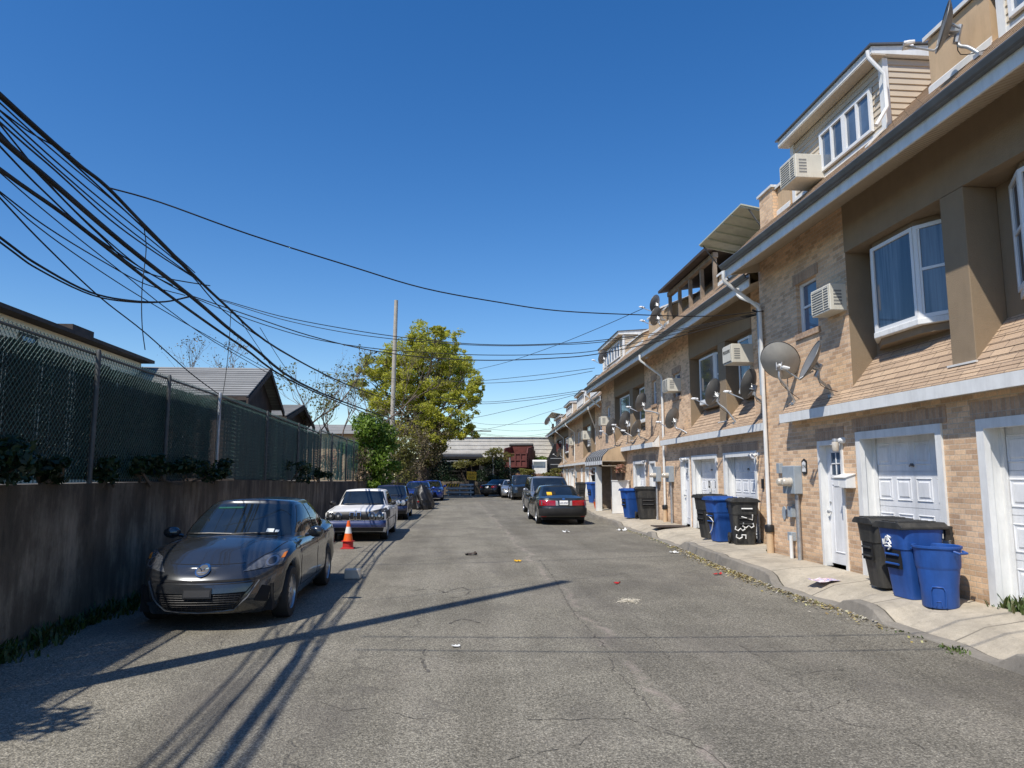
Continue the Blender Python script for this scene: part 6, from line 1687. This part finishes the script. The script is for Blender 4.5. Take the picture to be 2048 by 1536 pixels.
# litter
def scrap(name, label, cat, x, y, z, s, mat, seed, rz=0., group=None):
    rnd = random.Random(seed); m = MB(); n = 6; g = []
    for j in range(n + 1):
        for i in range(n + 1): g.append(((i / n - .5) * s[0] * rnd.uniform(.9, 1.1), (j / n - .5) * s[1], .012 + abs(rnd.gauss(0, s[2]))))
    m.add(g, [(j * (n + 1) + i, j * (n + 1) + i + 1, (j + 1) * (n + 1) + i + 1, (j + 1) * (n + 1) + i) for j in range(n) for i in range(n)])
    o = m.build(name, M[mat] if isinstance(mat, str) else mat, smooth=50); o.location = (x, y, z); o.rotation_euler.z = rz
    return tag(o, label, cat, group)
flyer = NT('printed_flyer'); p_ = flyer.coords('Object'); nn = flyer.noise(flyer.mapping(p_, (1, 1, 1)), 16, 3, .5)
flyer.set(Base_Color=flyer.ramp(nn, [(.45, (.78, .76, .78)), (.5, (.55, .2, .25)), (.56, (.72, .70, .74)), (.62, (.35, .3, .55))]), Roughness=.5)
scrap('paper_flyer', 'crumpled printed paper flyer on the pavement before the entry door', 'paper', 5.68, 10.75, .035, (.42, .30, .012), flyer.m, 2, .3)
scrap('red_wrapper', 'small red wrapper lying alone on the open road', 'litter', 2.72, 11.9, GZ, (.11, .07, .012), 'red', 3, .5)
scrap('red_carton', 'flattened red and white carton by the raised kerb', 'litter', 4.78, 12.8, GZ, (.16, .10, .015), 'red', 4, .2)
scrap('white_scrap', 'white scrap at the kerb below the numbered bin', 'litter', 5.1, 16.4, GZ, (.2, .13, .02), 'white', 7, .2)
scrap('white_scrap', 'white scrap on the road just off the rear of the dark saloon', 'litter', 3.55, 22.5, GZ, (.22, .16, .03), 'white', 8, .2)
scrap('white_scrap', 'white scraps at the kerb right of the dark saloon', 'litter', 5.45, 23.0, GZ, (.3, .2, .03), 'white', 9, .2)
scrap('yellow_scrap', 'small yellow scrap in the middle of the road', 'litter', 1.35, 15.0, GZ, (.14, .1, .02), 'yellow', 10, .4)
scrap('white_scrap', 'tiny white scrap in the foreground of the road', 'litter', .05, 7.75, GZ, (.09, .05, .008), 'white', 11, .2)
scrap('black_debris', 'dark clump of debris on the road centre', 'litter', .42, 16.4, GZ, (.26, .2, .03), 'darkwood', 13, .1)
r_ = random.Random(9); m = MB()
for i in range(2600):
    y = r_.choice([r_.gauss(13.6, .8), r_.gauss(12.6, .35), r_.uniform(8.2, 24), r_.gauss(15.5, 1.0), r_.gauss(10.2, .9)]); x = lerp_tab(CURBX, y) - .02 - abs(r_.gauss(0, .13)); s = r_.uniform(.010, .032)
    p = Vector((x, y, GZ + .006 + r_.random() * .02)); d = Vector((r_.gauss(0, 1), r_.gauss(0, 1), r_.gauss(0, .25))).normalized() * s; q = Vector((-d.y, d.x, r_.gauss(0, .01))) * .6
    m.quad(p - d, p - q, p + d, p + q)
M['deadleaf'] = leaf_mat('fallen_leaves', [(.45, .36, .08), (.22, .15, .07), (.5, .42, .2), (.14, .1, .06), (.62, .58, .5), (.4, .38, .1)], .1)
kind(m.build('fallen_leaves', M['deadleaf']), 'stuff', 'dry leaves and dirt gathered along the kerb')
m = MB()
for i in range(420):
    x, y = r_.uniform(-3.6, 4.9), r_.uniform(4.6, 26) ; s = r_.uniform(.004, .013); p = Vector((x, y, GZ + .005)); d = Vector((r_.gauss(0, 1), r_.gauss(0, 1), .1)).normalized() * s; q = Vector((-d.y, d.x, 0))
    m.add([p - d, p - q, p + d, p + q, p + Vector((0, 0, s))], [(0, 1, 4), (1, 2, 4), (2, 3, 4), (3, 0, 4)])
kind(m.build('road_grit', M['curb']), 'stuff', 'loose grit scattered on the road')

# ------------------------------------------------------------------ poles and cables
t = thing('utility_pole', 'tall bare wooden pole rising out of the scrub in the distance', 'utility pole', (-4.6, 54, 1))
MB().tube([(0, 0, -.3), (.02, 0, 7), (.10, 0, 14.0)], [.19, .17, .145], 14).build('shaft', M['polewood'] if 'polewood' in M else M['wood'], t, smooth=50)
m = MB(); r2 = random.Random(8)
for i in range(70):
    z0 = r2.uniform(.5, 5.2); a = r2.random() * 6.3; L_ = r2.uniform(.8, 2.6); p = Vector((0, 0, z0)); pts = [p]
    d = Vector((math.cos(a), math.sin(a) * .5, r2.uniform(.2, 1.2))).normalized()
    for k in range(5): d = (d + Vector((r2.gauss(0, .3), r2.gauss(0, .3), r2.gauss(-.12, .25)))).normalized(); p = p + d * L_ / 5; pts.append(p)
    m.tube(pts, [.02, .018, .015, .012, .01, .007], 4, cap=False)
m.build('vine_tangle', M['twig'], t)
t = thing('utility_pole', 'wooden pole just beyond the left edge that throws the long shadow', 'utility pole', (-5.05, 4.75, 1.4))
MB().tube([(0, 0, -.2), (0, 0, 12.7)], [.18, .13], 14).build('shaft', M['wood'], t, smooth=50)
for px, y, h_, lab in ((2.05, 80, 7.0, 'small far pole with crossarm left of the pale roof'), (11.4, 81, 7.5, 'small far pole with crossarm at the last house roof')):
    t = thing('utility_pole', lab, 'utility pole', (px, y, 1)); MB().tube([(0, 0, 0), (0, 0, h_ - 1)], .13, 8).build('shaft', M['darkwood'], t); MB().box(-.2, 2.2, -.06, .06, h_ - 1.5, h_ - 1.38).build('crossarm', M['darkwood'], t)

BUNDLE=[
 (0.022,[(-3.8, 5.9, 4.8), (-3.8, 7.09, 4.76), (-3.8, 7.77, 4.77), (-3.8, 8.89, 4.67), (-3.8, 11.87, 4.45), (-3.8, 15.68, 4.36), (-3.8, 26.25, 4.89), (-3.8, 42.67, 6.1)]),
 (0.01,[(-3.85, 5.98, 4.81), (-3.85, 7.15, 4.77), (-3.85, 8.86, 4.68), (-3.85, 10.41, 4.56), (-3.85, 12.6, 4.35), (-3.85, 17.95, 4.48), (-3.85, 29.46, 4.92)]),
 (0.008,[(-3.85, 5.99, 4.77), (-3.85, 6.92, 4.73), (-3.85, 8.31, 4.71), (-3.85, 10.6, 4.63)]),
 (0.008,[(-3.89, 6.06, 4.74), (-3.89, 6.57, 4.77), (-3.89, 7.16, 4.87)]),
 (0.009,[(-3.93, 6.12, 4.77), (-3.93, 7.36, 4.7), (-3.93, 9.06, 4.67), (-3.93, 11.04, 4.64)]),
 (0.009,[(-3.93, 6.13, 4.72), (-3.93, 7.28, 4.64), (-3.93, 8.78, 4.59), (-3.93, 11.27, 4.62)]),
 (0.01,[(-3.89, 6.07, 4.64), (-3.89, 6.93, 4.59), (-3.89, 8.06, 4.51), (-3.89, 9.29, 4.52), (-3.89, 10.94, 4.59)]),
 (0.009,[(-3.98, 6.22, 4.69), (-3.98, 7.03, 4.48), (-3.98, 7.82, 4.36), (-3.98, 9.09, 4.26), (-3.98, 10.14, 4.31)]),
 (0.03,[(-3.85, 6.03, 4.48), (-3.85, 6.79, 4.43), (-3.85, 8.37, 4.32), (-3.85, 10.56, 4.24), (-3.85, 13.58, 4.09), (-3.85, 20.74, 4.01), (-3.85, 47.22, 5.25)]),
 (0.01,[(-3.98, 6.23, 4.62), (-3.98, 7.03, 4.47), (-3.98, 8.05, 4.32), (-3.98, 9.24, 4.24), (-3.98, 11.64, 4.71)]),
 (0.01,[(-4.02, 6.31, 4.53), (-4.02, 7.03, 4.4), (-4.02, 7.92, 4.3), (-4.02, 9.33, 4.29), (-4.02, 10.92, 4.35)]),
 (0.022,[(-3.93, 6.19, 4.27), (-3.93, 7.24, 4.25), (-3.93, 8.58, 4.17), (-3.93, 10.13, 4.1), (-3.93, 13.23, 4.02), (-3.93, 19.71, 3.96), (-3.93, 44.48, 4.88)]),
 (0.007,[(-4.06, 6.4, 4.33), (-4.06, 7.5, 4.21), (-4.06, 8.88, 4.1), (-4.06, 10.13, 3.99), (-4.06, 12.27, 3.89), (-4.06, 16.87, 3.86)]),
 (0.008,[(-4.06, 6.43, 4.16), (-4.06, 7.23, 4.1), (-4.06, 8.37, 4.1), (-4.06, 9.45, 4.14), (-4.06, 10.83, 4.34)]),
 (0.007,[(-4.1, 6.49, 4.17), (-4.1, 7.14, 4.07), (-4.1, 8.24, 4.0), (-4.1, 9.73, 3.96), (-4.1, 12.38, 3.95), (-4.1, 19.24, 3.97)]),
 (0.009,[(-4.15, 6.58, 4.16), (-4.15, 7.43, 3.94), (-4.15, 8.5, 3.72), (-4.15, 9.76, 3.55), (-4.15, 11.46, 3.25), (-4.15, 12.87, 3.07)]),
 (0.013,[(-3.93, 6.28, 3.69), (-3.93, 6.89, 3.62), (-3.93, 7.83, 3.61), (-3.93, 8.77, 3.75), (-3.93, 9.8, 3.99), (-3.93, 10.68, 4.29)]),
 (0.01,[(-3.95, 6.32, 3.66), (-3.95, 6.93, 3.59), (-3.95, 7.93, 3.6), (-3.95, 8.89, 3.76), (-3.95, 9.85, 4.0), (-3.95, 10.69, 4.28)]),
]
CROSS=[
 (0.01,[(-3.87, 7.92, 4.83), (-3.41, 8.19, 4.78), (-2.53, 8.72, 4.6), (-1.41, 9.39, 4.43), (-0.43, 9.98, 4.3), (0.69, 10.64, 4.28), (1.71, 11.25, 4.31), (3.3, 12.2, 4.49), (4.96, 13.19, 4.72), (6.49, 14.11, 5.07)]),
 (0.009,[(-4.79, 14.62, 5.22), (-3.57, 14.59, 4.88), (-2.35, 14.57, 4.65), (-1.27, 14.54, 4.49), (-0.09, 14.51, 4.37), (0.94, 14.49, 4.33), (1.99, 14.46, 4.36), (3.04, 14.44, 4.45), (4.64, 14.4, 4.69), (6.5, 14.36, 5.09)]),
 (0.008,[(-4.79, 14.62, 5.2), (-3.56, 14.59, 4.82), (-2.34, 14.57, 4.57), (-1.27, 14.54, 4.43), (-0.09, 14.51, 4.34), (0.94, 14.49, 4.31), (1.99, 14.46, 4.34), (3.04, 14.44, 4.41), (4.64, 14.4, 4.66), (6.5, 14.36, 5.07)]),
 (0.01,[(-4.48, 12.28, 4.69), (-3.55, 12.46, 4.4), (-2.55, 12.64, 4.1), (-1.52, 12.83, 3.89), (-0.45, 13.03, 3.8), (0.67, 13.24, 3.8), (1.85, 13.46, 3.89), (2.87, 13.65, 4.03), (4.49, 13.95, 4.44), (6.48, 14.32, 5.05)]),
 (0.008,[(-4.48, 12.28, 4.67), (-3.55, 12.46, 4.33), (-2.55, 12.64, 4.06), (-1.52, 12.83, 3.93), (-0.45, 13.03, 3.89), (0.67, 13.24, 3.9), (1.85, 13.46, 3.97), (2.87, 13.65, 4.1), (4.5, 13.95, 4.51), (6.48, 14.32, 5.06)]),
 (0.012,[(-3.82, 50.26, 8.85), (-1.26, 47.2, 8.04), (1.31, 44.11, 7.36), (4.12, 40.74, 7.07), (6.09, 38.37, 7.06), (7.33, 36.88, 7.13)]),
 (0.012,[(-11.34, 60.78, 10.41), (-7.31, 55.66, 9.31), (-1.28, 48.01, 7.97), (1.33, 44.69, 7.56), (4.15, 41.1, 7.39), (6.13, 38.6, 7.32), (7.47, 36.89, 7.3)]),
 (0.012,[(-1.29, 48.84, 6.94), (2.01, 45.53, 6.32), (4.64, 42.88, 6.34), (6.5, 41.0, 6.42), (7.87, 39.63, 6.54)]),
 (0.012,[(-1.3, 49.46, 6.73), (1.74, 47.0, 6.33), (4.81, 44.5, 6.36), (6.8, 42.89, 6.52), (8.01, 41.91, 6.63)]),
 (0.012,[(-1.59, 61.26, 6.21), (1.67, 55.4, 6.11), (4.07, 51.08, 6.32), (6.14, 47.35, 6.5), (7.95, 44.09, 6.76)]),
 (0.012,[(-0.34, 58.8, 9.91), (3.13, 47.97, 9.19), (5.55, 40.41, 9.01), (7.34, 34.81, 9.06), (8.6, 30.89, 9.18)]),
 (0.013,[(1.86, 80.65, 7.62), (4.15, 80.91, 7.37), (7.04, 81.23, 7.41), (11.16, 81.68, 7.64)]),
 (0.013,[(2.15, 80.68, 7.0), (5.3, 81.03, 6.75), (8.21, 81.36, 6.67), (11.45, 81.72, 6.94)]),
 (0.013,[(2.44, 80.72, 6.44), (5.3, 81.03, 6.13), (8.21, 81.36, 6.1), (11.15, 81.68, 6.48)]),
 (0.013,[(2.72, 80.75, 6.27), (5.88, 81.1, 5.96), (8.79, 81.42, 5.99), (10.85, 81.65, 6.18)]),
 (0.012,[(2.29, 67.98, 5.83), (5.25, 65.97, 6.37), (8.28, 63.9, 7.24), (11.15, 61.94, 7.98)]),
]
HANG=[ [(-3.85, 8.83, 4.69), (-3.85, 8.93, 4.44), (-3.85, 8.89, 3.92), (-3.85, 8.96, 3.49), (-3.85, 9.09, 3.2)] , [(-3.85, 12.35, 4.49), (-3.85, 12.34, 3.86), (-3.85, 12.23, 3.24), (-3.85, 12.05, 2.72), (-3.85, 11.93, 2.21)] , [(-3.82, 14.09, 4.53), (-3.82, 15.8, 4.16), (-3.82, 17.92, 3.81)] , [(-3.82, 12.48, 4.46), (-3.82, 14.17, 4.1), (-3.82, 15.87, 3.73)] ]
LAB = ['thick cable topping the bundle along the left fence', 'thick black trunk cable, heaviest of the left bundle', 'second thick trunk cable below the heaviest one']
for k, (r, pts) in enumerate(BUNDLE):
    pts = [Vector(p) for p in pts]
    # run on towards the near pole beyond the left edge
    d = (pts[0] - pts[1]).normalized(); pts = [Vector((pts[0].x - .2, -12, pts[0].z + 1.6)), Vector((pts[0].x - .1, pts[0].y - 8, pts[0].z + .75)), pts[0] + d * 2.2 + Vector((0, 0, .06))] + pts
    o = MB().tube(smooth_path(pts, 5), r * .9, 6).build('overhead_cable', M['cable'], smooth=60)
    big = {0: 'thick twisted cable at the top of the left bundle', 8: 'thickest black trunk cable of the left bundle', 11: 'lower thick trunk cable under the thickest one', 15: 'steep thin cable dropping behind the fence to the gray roof',
           16: 'sagging service cable lowest at the left edge', 17: 'twin of the lowest sagging service cable'}
    if k in big: tag(o, big[k], 'cable', 'cables of the left bundle')
    else: tag(o, 'thin black cable in the bundle above the left fence', 'cable', 'thin cables of the left bundle')
CL = ['upper cable sweeping from the left bundle across the sky to the near eaves', 'upper cable of the pair crossing in front of the pole to the houses', 'lower cable of the pair crossing in front of the pole to the houses', 'lowest near cable crossing the street to the second house', 'thin near cable just above the lowest crossing one',
      'far cable from the big tree to the third roof', 'far cable crossing behind the pole to the third roof', 'upper of two far cables from the tree to the fourth house', 'lower of two far cables from the tree to the fourth house', 'rising far cable from the tree to the fourth roof', 'far cable climbing steeply to the roof dishes']
for k, (r, pts) in enumerate(CROSS):
    o = MB().tube(smooth_path(pts, 5), r * (.9 if k < 5 else 1.15), 6).build('overhead_cable', M['cable'], smooth=60)
    if k < len(CL): tag(o, CL[k], 'cable', 'cables crossing the street')
    else: tag(o, 'distant thin cable low over the pale far roof', 'cable', 'distant cables over the far roof')
HL = ['loose wire hanging straight down at the near fence', 'loose wire hanging down by the tall fence post', 'thin wire slanting below the bundle to the far fence', 'second thin wire slanting below the bundle']
for k, pts in enumerate(HANG):
    o = MB().tube(smooth_path(pts, 5), .006, 5).build('hanging_wire', M['cable'], smooth=60); tag(o, HL[k], 'cable')
for k, (y0, y1, lab) in enumerate(((4.3, 4.0, 'high cable over the viewer, first of two, only its shadow crosses the road'), (4.9, 4.75, 'high cable over the viewer, second of two, only its shadow crosses the road'))):
    o = MB().tube([(-4.2 + 10.6 * i / 12, y0 + (y1 - y0) * i / 12, 6.4 - .6 * math.sin(PI * i / 12)) for i in range(13)], .012, 6).build('overhead_cable', M['cable'], smooth=60); tag(o, lab, 'cable', 'cables crossing the street')
# cable bracket on the front of the nearest house
t = thing('service_mast', 'cable bracket and conduit where the wires meet the nearest house', 'service mast', W(1, 14.18, .08, 3.3))
MB().tube([(0, 0, 0), (0, 0, 1.9)], .03, 8).build('conduit', M['meter'], t, smooth=50)
MB().tube([(0, 0, 1.75), (-.12, 0, 1.8)], .02, 6).tube(smooth_path([(0, .0, 1.85), (.03, .05, 1.3), (-.02, .03, .6), (.03, .04, -.1)], 4), .010, 5).tube(smooth_path([(-.02, -.05, 1.8), (.0, -.09, 1.2), (.02, -.06, .3)], 4), .008, 5).build('cable_loop', M['cable'], t, smooth=50)

# ------------------------------------------------------------------ far end of the street
def palewall():
    t = NT('weathered_pale_boards'); p = t.coords('Position')
    n = t.noise(t.mapping(p, (.5, 1, 5)), 2.0, 6, .75); n2 = t.noise(t.mapping(p, (1.2, 1, .8)), 1.2, 4)
    c = t.ramp(n, [(.28, (.34, .31, .26)), (.42, (.62, .58, .50)), (.7, (.80, .77, .70))]); c = t.mix(.5, c, t.ramp(n2, [(.3, .7), (.7, 1.1)]), 'MULTIPLY')
    t.set(Base_Color=c, Roughness=.8); t.bump(n, .03, .5); return t.m
M['pale'] = palewall()
M['darkwall'] = pm('dark_stained_wall', (.016, .016, .015), .95, var=.6, scale=1.2, bump=.5, bscale=8)
t = thing('warehouse', 'long pale weathered building closing the end of the street', 'warehouse', (6, 78, 1))
w = MB(); n = 5
for i in range(n):
    z0 = 2.6 + (4.75 - 2.6) * i / n; z1 = 2.6 + (4.75 - 2.6) * (i + 1) / n; w.add([(-9, -.03, z0), (14, -.03, z0), (14, .0, z1), (-9, .0, z1), (-9, 0, z0), (14, 0, z0)], [(0, 1, 2, 3), (0, 4, 5, 1)])
w.box(-9, 14, .01, 12, 0, 4.7); w.build('wall', M['pale'], t); MB().box(-9, 14, -.08, -.0, -.5, 2.55).build('lower_wall', M['darkwall'], t)
MB().box(-9.2, 14.2, -.12, 12.2, 4.751, 4.80).build('parapet', M['flash'], t)
t = thing('shed', 'dark low shed with sloping black roof overgrown with vines', 'shed', (-.5, 68.5, .3))
MB().box(-5, 3.0, .2, 5, -.4, 2.9).build('wall', M['darkwall'], t)
MB().prism([(-.4, 2.95), (-.4, 3.1), (5.2, 3.5), (5.2, 3.4)], 'x', -5.3, 3.4).build('roof', M['darkwall'], t)
MB().box(-5.2, 2.0, -.42, -.36, 2.6, 2.72).build('gutter', M['steel'], t)
o = MB(); k = 30
for i in range(k): o.box(-3.4 + i * .5, -3.4 + (i + 1) * .5 - .006, 66.4 + .02 * math.sin(i), 66.75, GZ - .1, 1.05 + .03 * math.sin(i * 2.1))
tag(o.build('end_wall', M['wall']), 'low dark concrete wall across the end of the street', 'wall')
# guard rail with hazard stripes
t = thing('guard_rail', 'gray guard rail barrier with yellow and black hazard board', 'barrier', (.6, 62.6, GZ))
for x in (-1.0, 0, .95): MB().box(x - .06, x + .06, .05, .17, 0, 1.0).build('post', M['steel'], t)
for z in (.28, .62, .92):
    if z == .92: MB().prism([(0, z - .1), (-.05, z - .05), (-.05, z + .05), (0, z + .1), (.04, z)], 'x', .0, 1.2).build('rail', M['steel'], t)
    else: MB().prism([(0, z - .1), (-.05, z - .05), (-.05, z + .05), (0, z + .1), (.04, z)], 'x', -1.2, 1.2).build('rail', M['steel'], t)
hb = MB().box(-1.2, -.02, -.07, -.04, .8, 1.05).build('hazard_board', M['black'], t); s_ = MB()
for i in range(5): x = -1.15 + i * .23; s_.add([(x, -.073, .81), (x + .11, -.073, .81), (x + .22, -.073, 1.04), (x + .11, -.073, 1.04)], [(0, 1, 2, 3)])
s_.build('stripe', M['yellow'], hb)
# yellow sign
t = thing('warning_sign', 'yellow sign with black lettering on a dark post at the street end', 'sign', (1.62, 62.9, GZ), R(6))
MB().box(-.2, .3, 0, .3, 0, 1.35).build('post_box', M['black'], t)
sg = MB().prism([(-.42, 1.4), (.42, 1.32), (.42, 2.05), (-.42, 2.12)], 'y', -.06, -.03).build('board', M['yellow'], t)
for k, (tx, zz) in enumerate((('DEAD', 1.86), ('END', 1.55))): letter_mesh(tx, .29, Matrix(((1, 0, 0, 0), (0, 0, -1, -.064), (0, 1, 0, zz), (0, 0, 0, 1))), sg, mat='ink')
# dump truck, cab, second truck body
M['rust'] = pm('rusty_red_truck', (.125, .032, .027), .75, var=.4, scale=1.5, dirt=.4)
M['rustin'] = pm('rust_inside', (.30, .08, .03), .85, var=.4, scale=1.2)
t = thing('dump_truck', 'dark red tipper truck body with ribbed tailgate at the end of the street', 'truck', (6.1, 70, 1.05), R(-14))
bd = MB()
bd.box(-1.15, 1.15, 0, .10, 1.35, 2.75)
for i in range(5): bd.box(-1.15 + i * .545, -1.03 + i * .545, -.10, -.001, 1.35, 2.75)
for z in (1.35, 2.0, 2.63): 
    for i in range(4): bd.box(-1.03 + i * .545, -.605 + i * .545, -.08, -.002, z, z + .12)
bd.build('tailgate', M['rust'], t)
sd = MB().prism([(.1, 1.3), (5, 1.3), (5, 3.6), (.6, 3.25), (.1, 2.75)], 'x', -1.2, -1.1).prism([(.1, 1.3), (5, 1.3), (5, 3.6), (.6, 3.25), (.1, 2.75)], 'x', 1.1, 1.2).box(-1.1, 1.1, 4.9, 5, 1.3, 3.6).build('side', M['rust'], t)
MB().box(-1.09, 1.09, .11, 4.89, 1.3, 2.3).build('load_bed', M['rustin'], t)
MB().lathe([(.16, -1.25), (.18, 0), (.16, 1.25)], 10, (0, 4.0, 3.7), 'x').build('tarp_roll', M['black'], t)
MB().box(-.45, .45, .2, 6.5, .7, 1.29).build('chassis', M['black'], t); MB().box(-1.1, 1.1, 5.2, 6.8, .9, 3.2).build('cab', M['rust'], t)
for y in (1.0, 2.3, 5.9):
    for x in (-.95, .95): MB().lathe([(.25, -.15), (.48, -.15), (.52, -.1), (.52, .1), (.48, .15), (.25, .15)], 20, (x, y, .52), 'x').build('wheel', M['rubber'], t, smooth=40)
t = thing('pickup_truck', 'white truck cab beside the dark red tipper', 'truck', (8.55, 70.5, 1.05), R(-10))
cb_ = MB().prism([(0, .6), (2.6, .6), (2.6, 1.15), (1.7, 1.25), (1.1, 2.05), (.1, 2.1), (0, 2.0)], 'x', -.75, .75).build('cab', M['white'], t, bevel=.06)
MB().prism([(.25, 1.3), (1.45, 1.3), (1.0, 1.9), (.3, 1.9)], 'x', -.76, .76).build('side_window', M['glass'], t); MB().box(-.6, .6, -.006, -.001, 1.3, 1.9).build('rear_window', M['glass'], t)
for y in (.4, 2.1):
    for x in (-.7, .7): MB().lathe([(.2, -.1), (.4, -.1), (.4, .1), (.2, .1)], 18, (x, y, .4), 'x').build('wheel', M['rubber'], t, smooth=40)
t = thing('tipper_truck', 'black and rust tipper body partly hidden by the last house', 'truck', (10.2, 70.8, 1.05), R(-8))
MB().prism([(-.9, 1.0), (1.3, 1.0), (1.3, 3.7), (-.1, 3.7), (-.9, 2.0)], 'y', 0, 4).build('body', M['black'], t)
for z in (1.6, 2.2): MB().box(-.5, .6, -.05, -.001, z, z + .08).build('rail', M['steel'], t)
MB().box(.1, 1.35, -.1, -.002, 2.9, 3.75).build('tailboard', M['rust'], t)
for x in (-.7, 1.1): MB().lathe([(.25, -.15), (.5, -.15), (.5, .15), (.25, .15)], 18, (x, .8, .5), 'x').build('wheel', M['rubber'], t, smooth=40)
# board fence with creepers
t = thing('board_fence', 'reddish brown board fence overgrown with creeper before the trucks', 'fence', (7.2, 67.8, .3)); bf = MB()
M['redboard'] = pm('reddish_boards', (.30, .17, .11), .85, var=.35, scale=1.3)
for i in range(34): bf.box(-2.2 + i * .17, -2.2 + i * .17 + .155, .01 * (i % 3), .04 + .01 * (i % 3), -.2, 1.5 + .04 * math.sin(i * 3.3))
bf.build('board', M['redboard'], t)
for x in (-2.1, .4, 2.9): MB().box(x, x + .12, -.16, -.01, -.2, 1.75).build('post', M['wood'], t)
for k, (x, n, lab) in enumerate(((7.3, 5, 'left creeper clump on the board fence under the tipper'), (9.6, 6, 'right creeper clump on the board fence near the last house'))):
    shrub('creeper', lab, (x, 67.5, .5), blobset(x, 67.5, 1.9, 1.0, .4, n, 150, 90 + k), .085, 'leaf_olive', 91 + k, 'creeper')
shrub('creeper', 'large yellow green creeper climbing over the dark shed roof', (4.2, 67.9, .3), blobset(4.0, 68.0, 3.4, 1.7, .7, 11, 230, 95) + blobset(3.2, 67.9, 2.9, 1.2, .35, 5, 170, 96), .085, 'leaf_olive', 96, 'creeper')
shrub('creeper', 'hanging dark green ivy below the yellow green creeper', (4.6, 67.6, .3), blobset(4.4, 67.7, 1.9, 1.5, 1.1, 18, 260, 97) + blobset(3.2, 67.6, 1.2, .9, .8, 7, 200, 197), .075, 'leaf_dark', 97, 'creeper')
shrub('shrub', 'tree tops showing behind the tipper truck', (9.2, 76, 1), blobset(9.2, 76, 2.9, 1.6, .7, 8, 180, 98), .09, 'leaf_green', 98)
shrub('creeper', 'dark creeper covering the left half of the dark shed wall', (-1.5, 67.8, .3), blobset(-1.2, 68.2, 1.8, 2.2, 1.0, 12, 200, 111), .08, 'leaf_dark', 111, 'creeper')
shrub('creeper', 'sparse vine hanging from the dark shed gutter above the yellow sign', (1.6, 67.8, .3), blobset(1.4, 68.0, 2.7, 1.6, .45, 9, 120, 112), .075, 'leaf_olive', 112, 'creeper')
shrub('shrub', 'dry brushwood heap behind the black saloon', (3.6, 65.4, GZ), blobset(3.6, 65.4, .55, 1.6, .5, 9, 150, 99), .06, 'leaf_brown', 99, twigmat='twig')
for k, x in enumerate((3.75, 5.35)):
    o = MB().tube([(0, 0, -.4), (.03, 0, 1.6), (-.02, 0, 3.0)], .08, 8).build('pale_trunk', M['steel']); o.location = (x, 67.3, .3); tag(o, 'pale bare trunk among the creepers, %s one' % ('left' if k == 0 else 'right'), 'trunk')

# ------------------------------------------------------------------ light, sky, camera
sun_h = Vector((-.68, -.733, 0)).normalized(); el = math.atan(2.05 * .68 / 1.0)
sd = bpy.data.lights.new('sun', 'SUN'); sd.energy = 5.0; sd.angle = R(.53); sd.color = (1., .945, .86)
so_ = bpy.data.objects.new('sun', sd); C.objects.link(so_)
vec = Vector((sun_h.x * math.cos(el), sun_h.y * math.cos(el), math.sin(el)))
so_.rotation_euler = (-vec).to_track_quat('-Z', 'Y').to_euler(); so_.location = vec * 60
wd = bpy.data.worlds.new('World'); bpy.context.scene.world = wd; wd.use_nodes = True
nt = wd.node_tree; bg = nt.nodes['Background']; sky = nt.nodes.new('ShaderNodeTexSky'); sky.sky_type = 'NISHITA'; sky.sun_disc = False
sky.sun_elevation = el; sky.sun_rotation = math.atan2(vec.x, vec.y); sky.altitude = 0; sky.air_density = 1.0; sky.dust_density = .25; sky.ozone_density = 2.2
hs = nt.nodes.new('ShaderNodeHueSaturation'); hs.inputs['Hue'].default_value = .507; hs.inputs['Saturation'].default_value = 1.36; nt.links.new(sky.outputs['Color'], hs.inputs['Color']); nt.links.new(hs.outputs['Color'], bg.inputs['Color']); bg.inputs['Strength'].default_value = .15
cam = bpy.data.cameras.new('camera'); cam.sensor_width = 36; cam.lens = 1420 / 2048 * 36; cam.clip_end = 3000; cam.clip_start = .05
co = bpy.data.objects.new('camera', cam); C.objects.link(co); co.location = (0, 0, 1.65); co.rotation_euler = (R(90 + 7.304), 0, R(-4.712))
sc = bpy.context.scene; sc.camera = co
sc.view_settings.view_transform = 'Standard'; sc.view_settings.look = 'None'; sc.view_settings.exposure = 0; sc.view_settings.gamma = 1
sc.render.engine = 'CYCLES'; sc.cycles.max_bounces = 6; sc.cycles.transparent_max_bounces = 6; sc.cycles.use_denoising = True
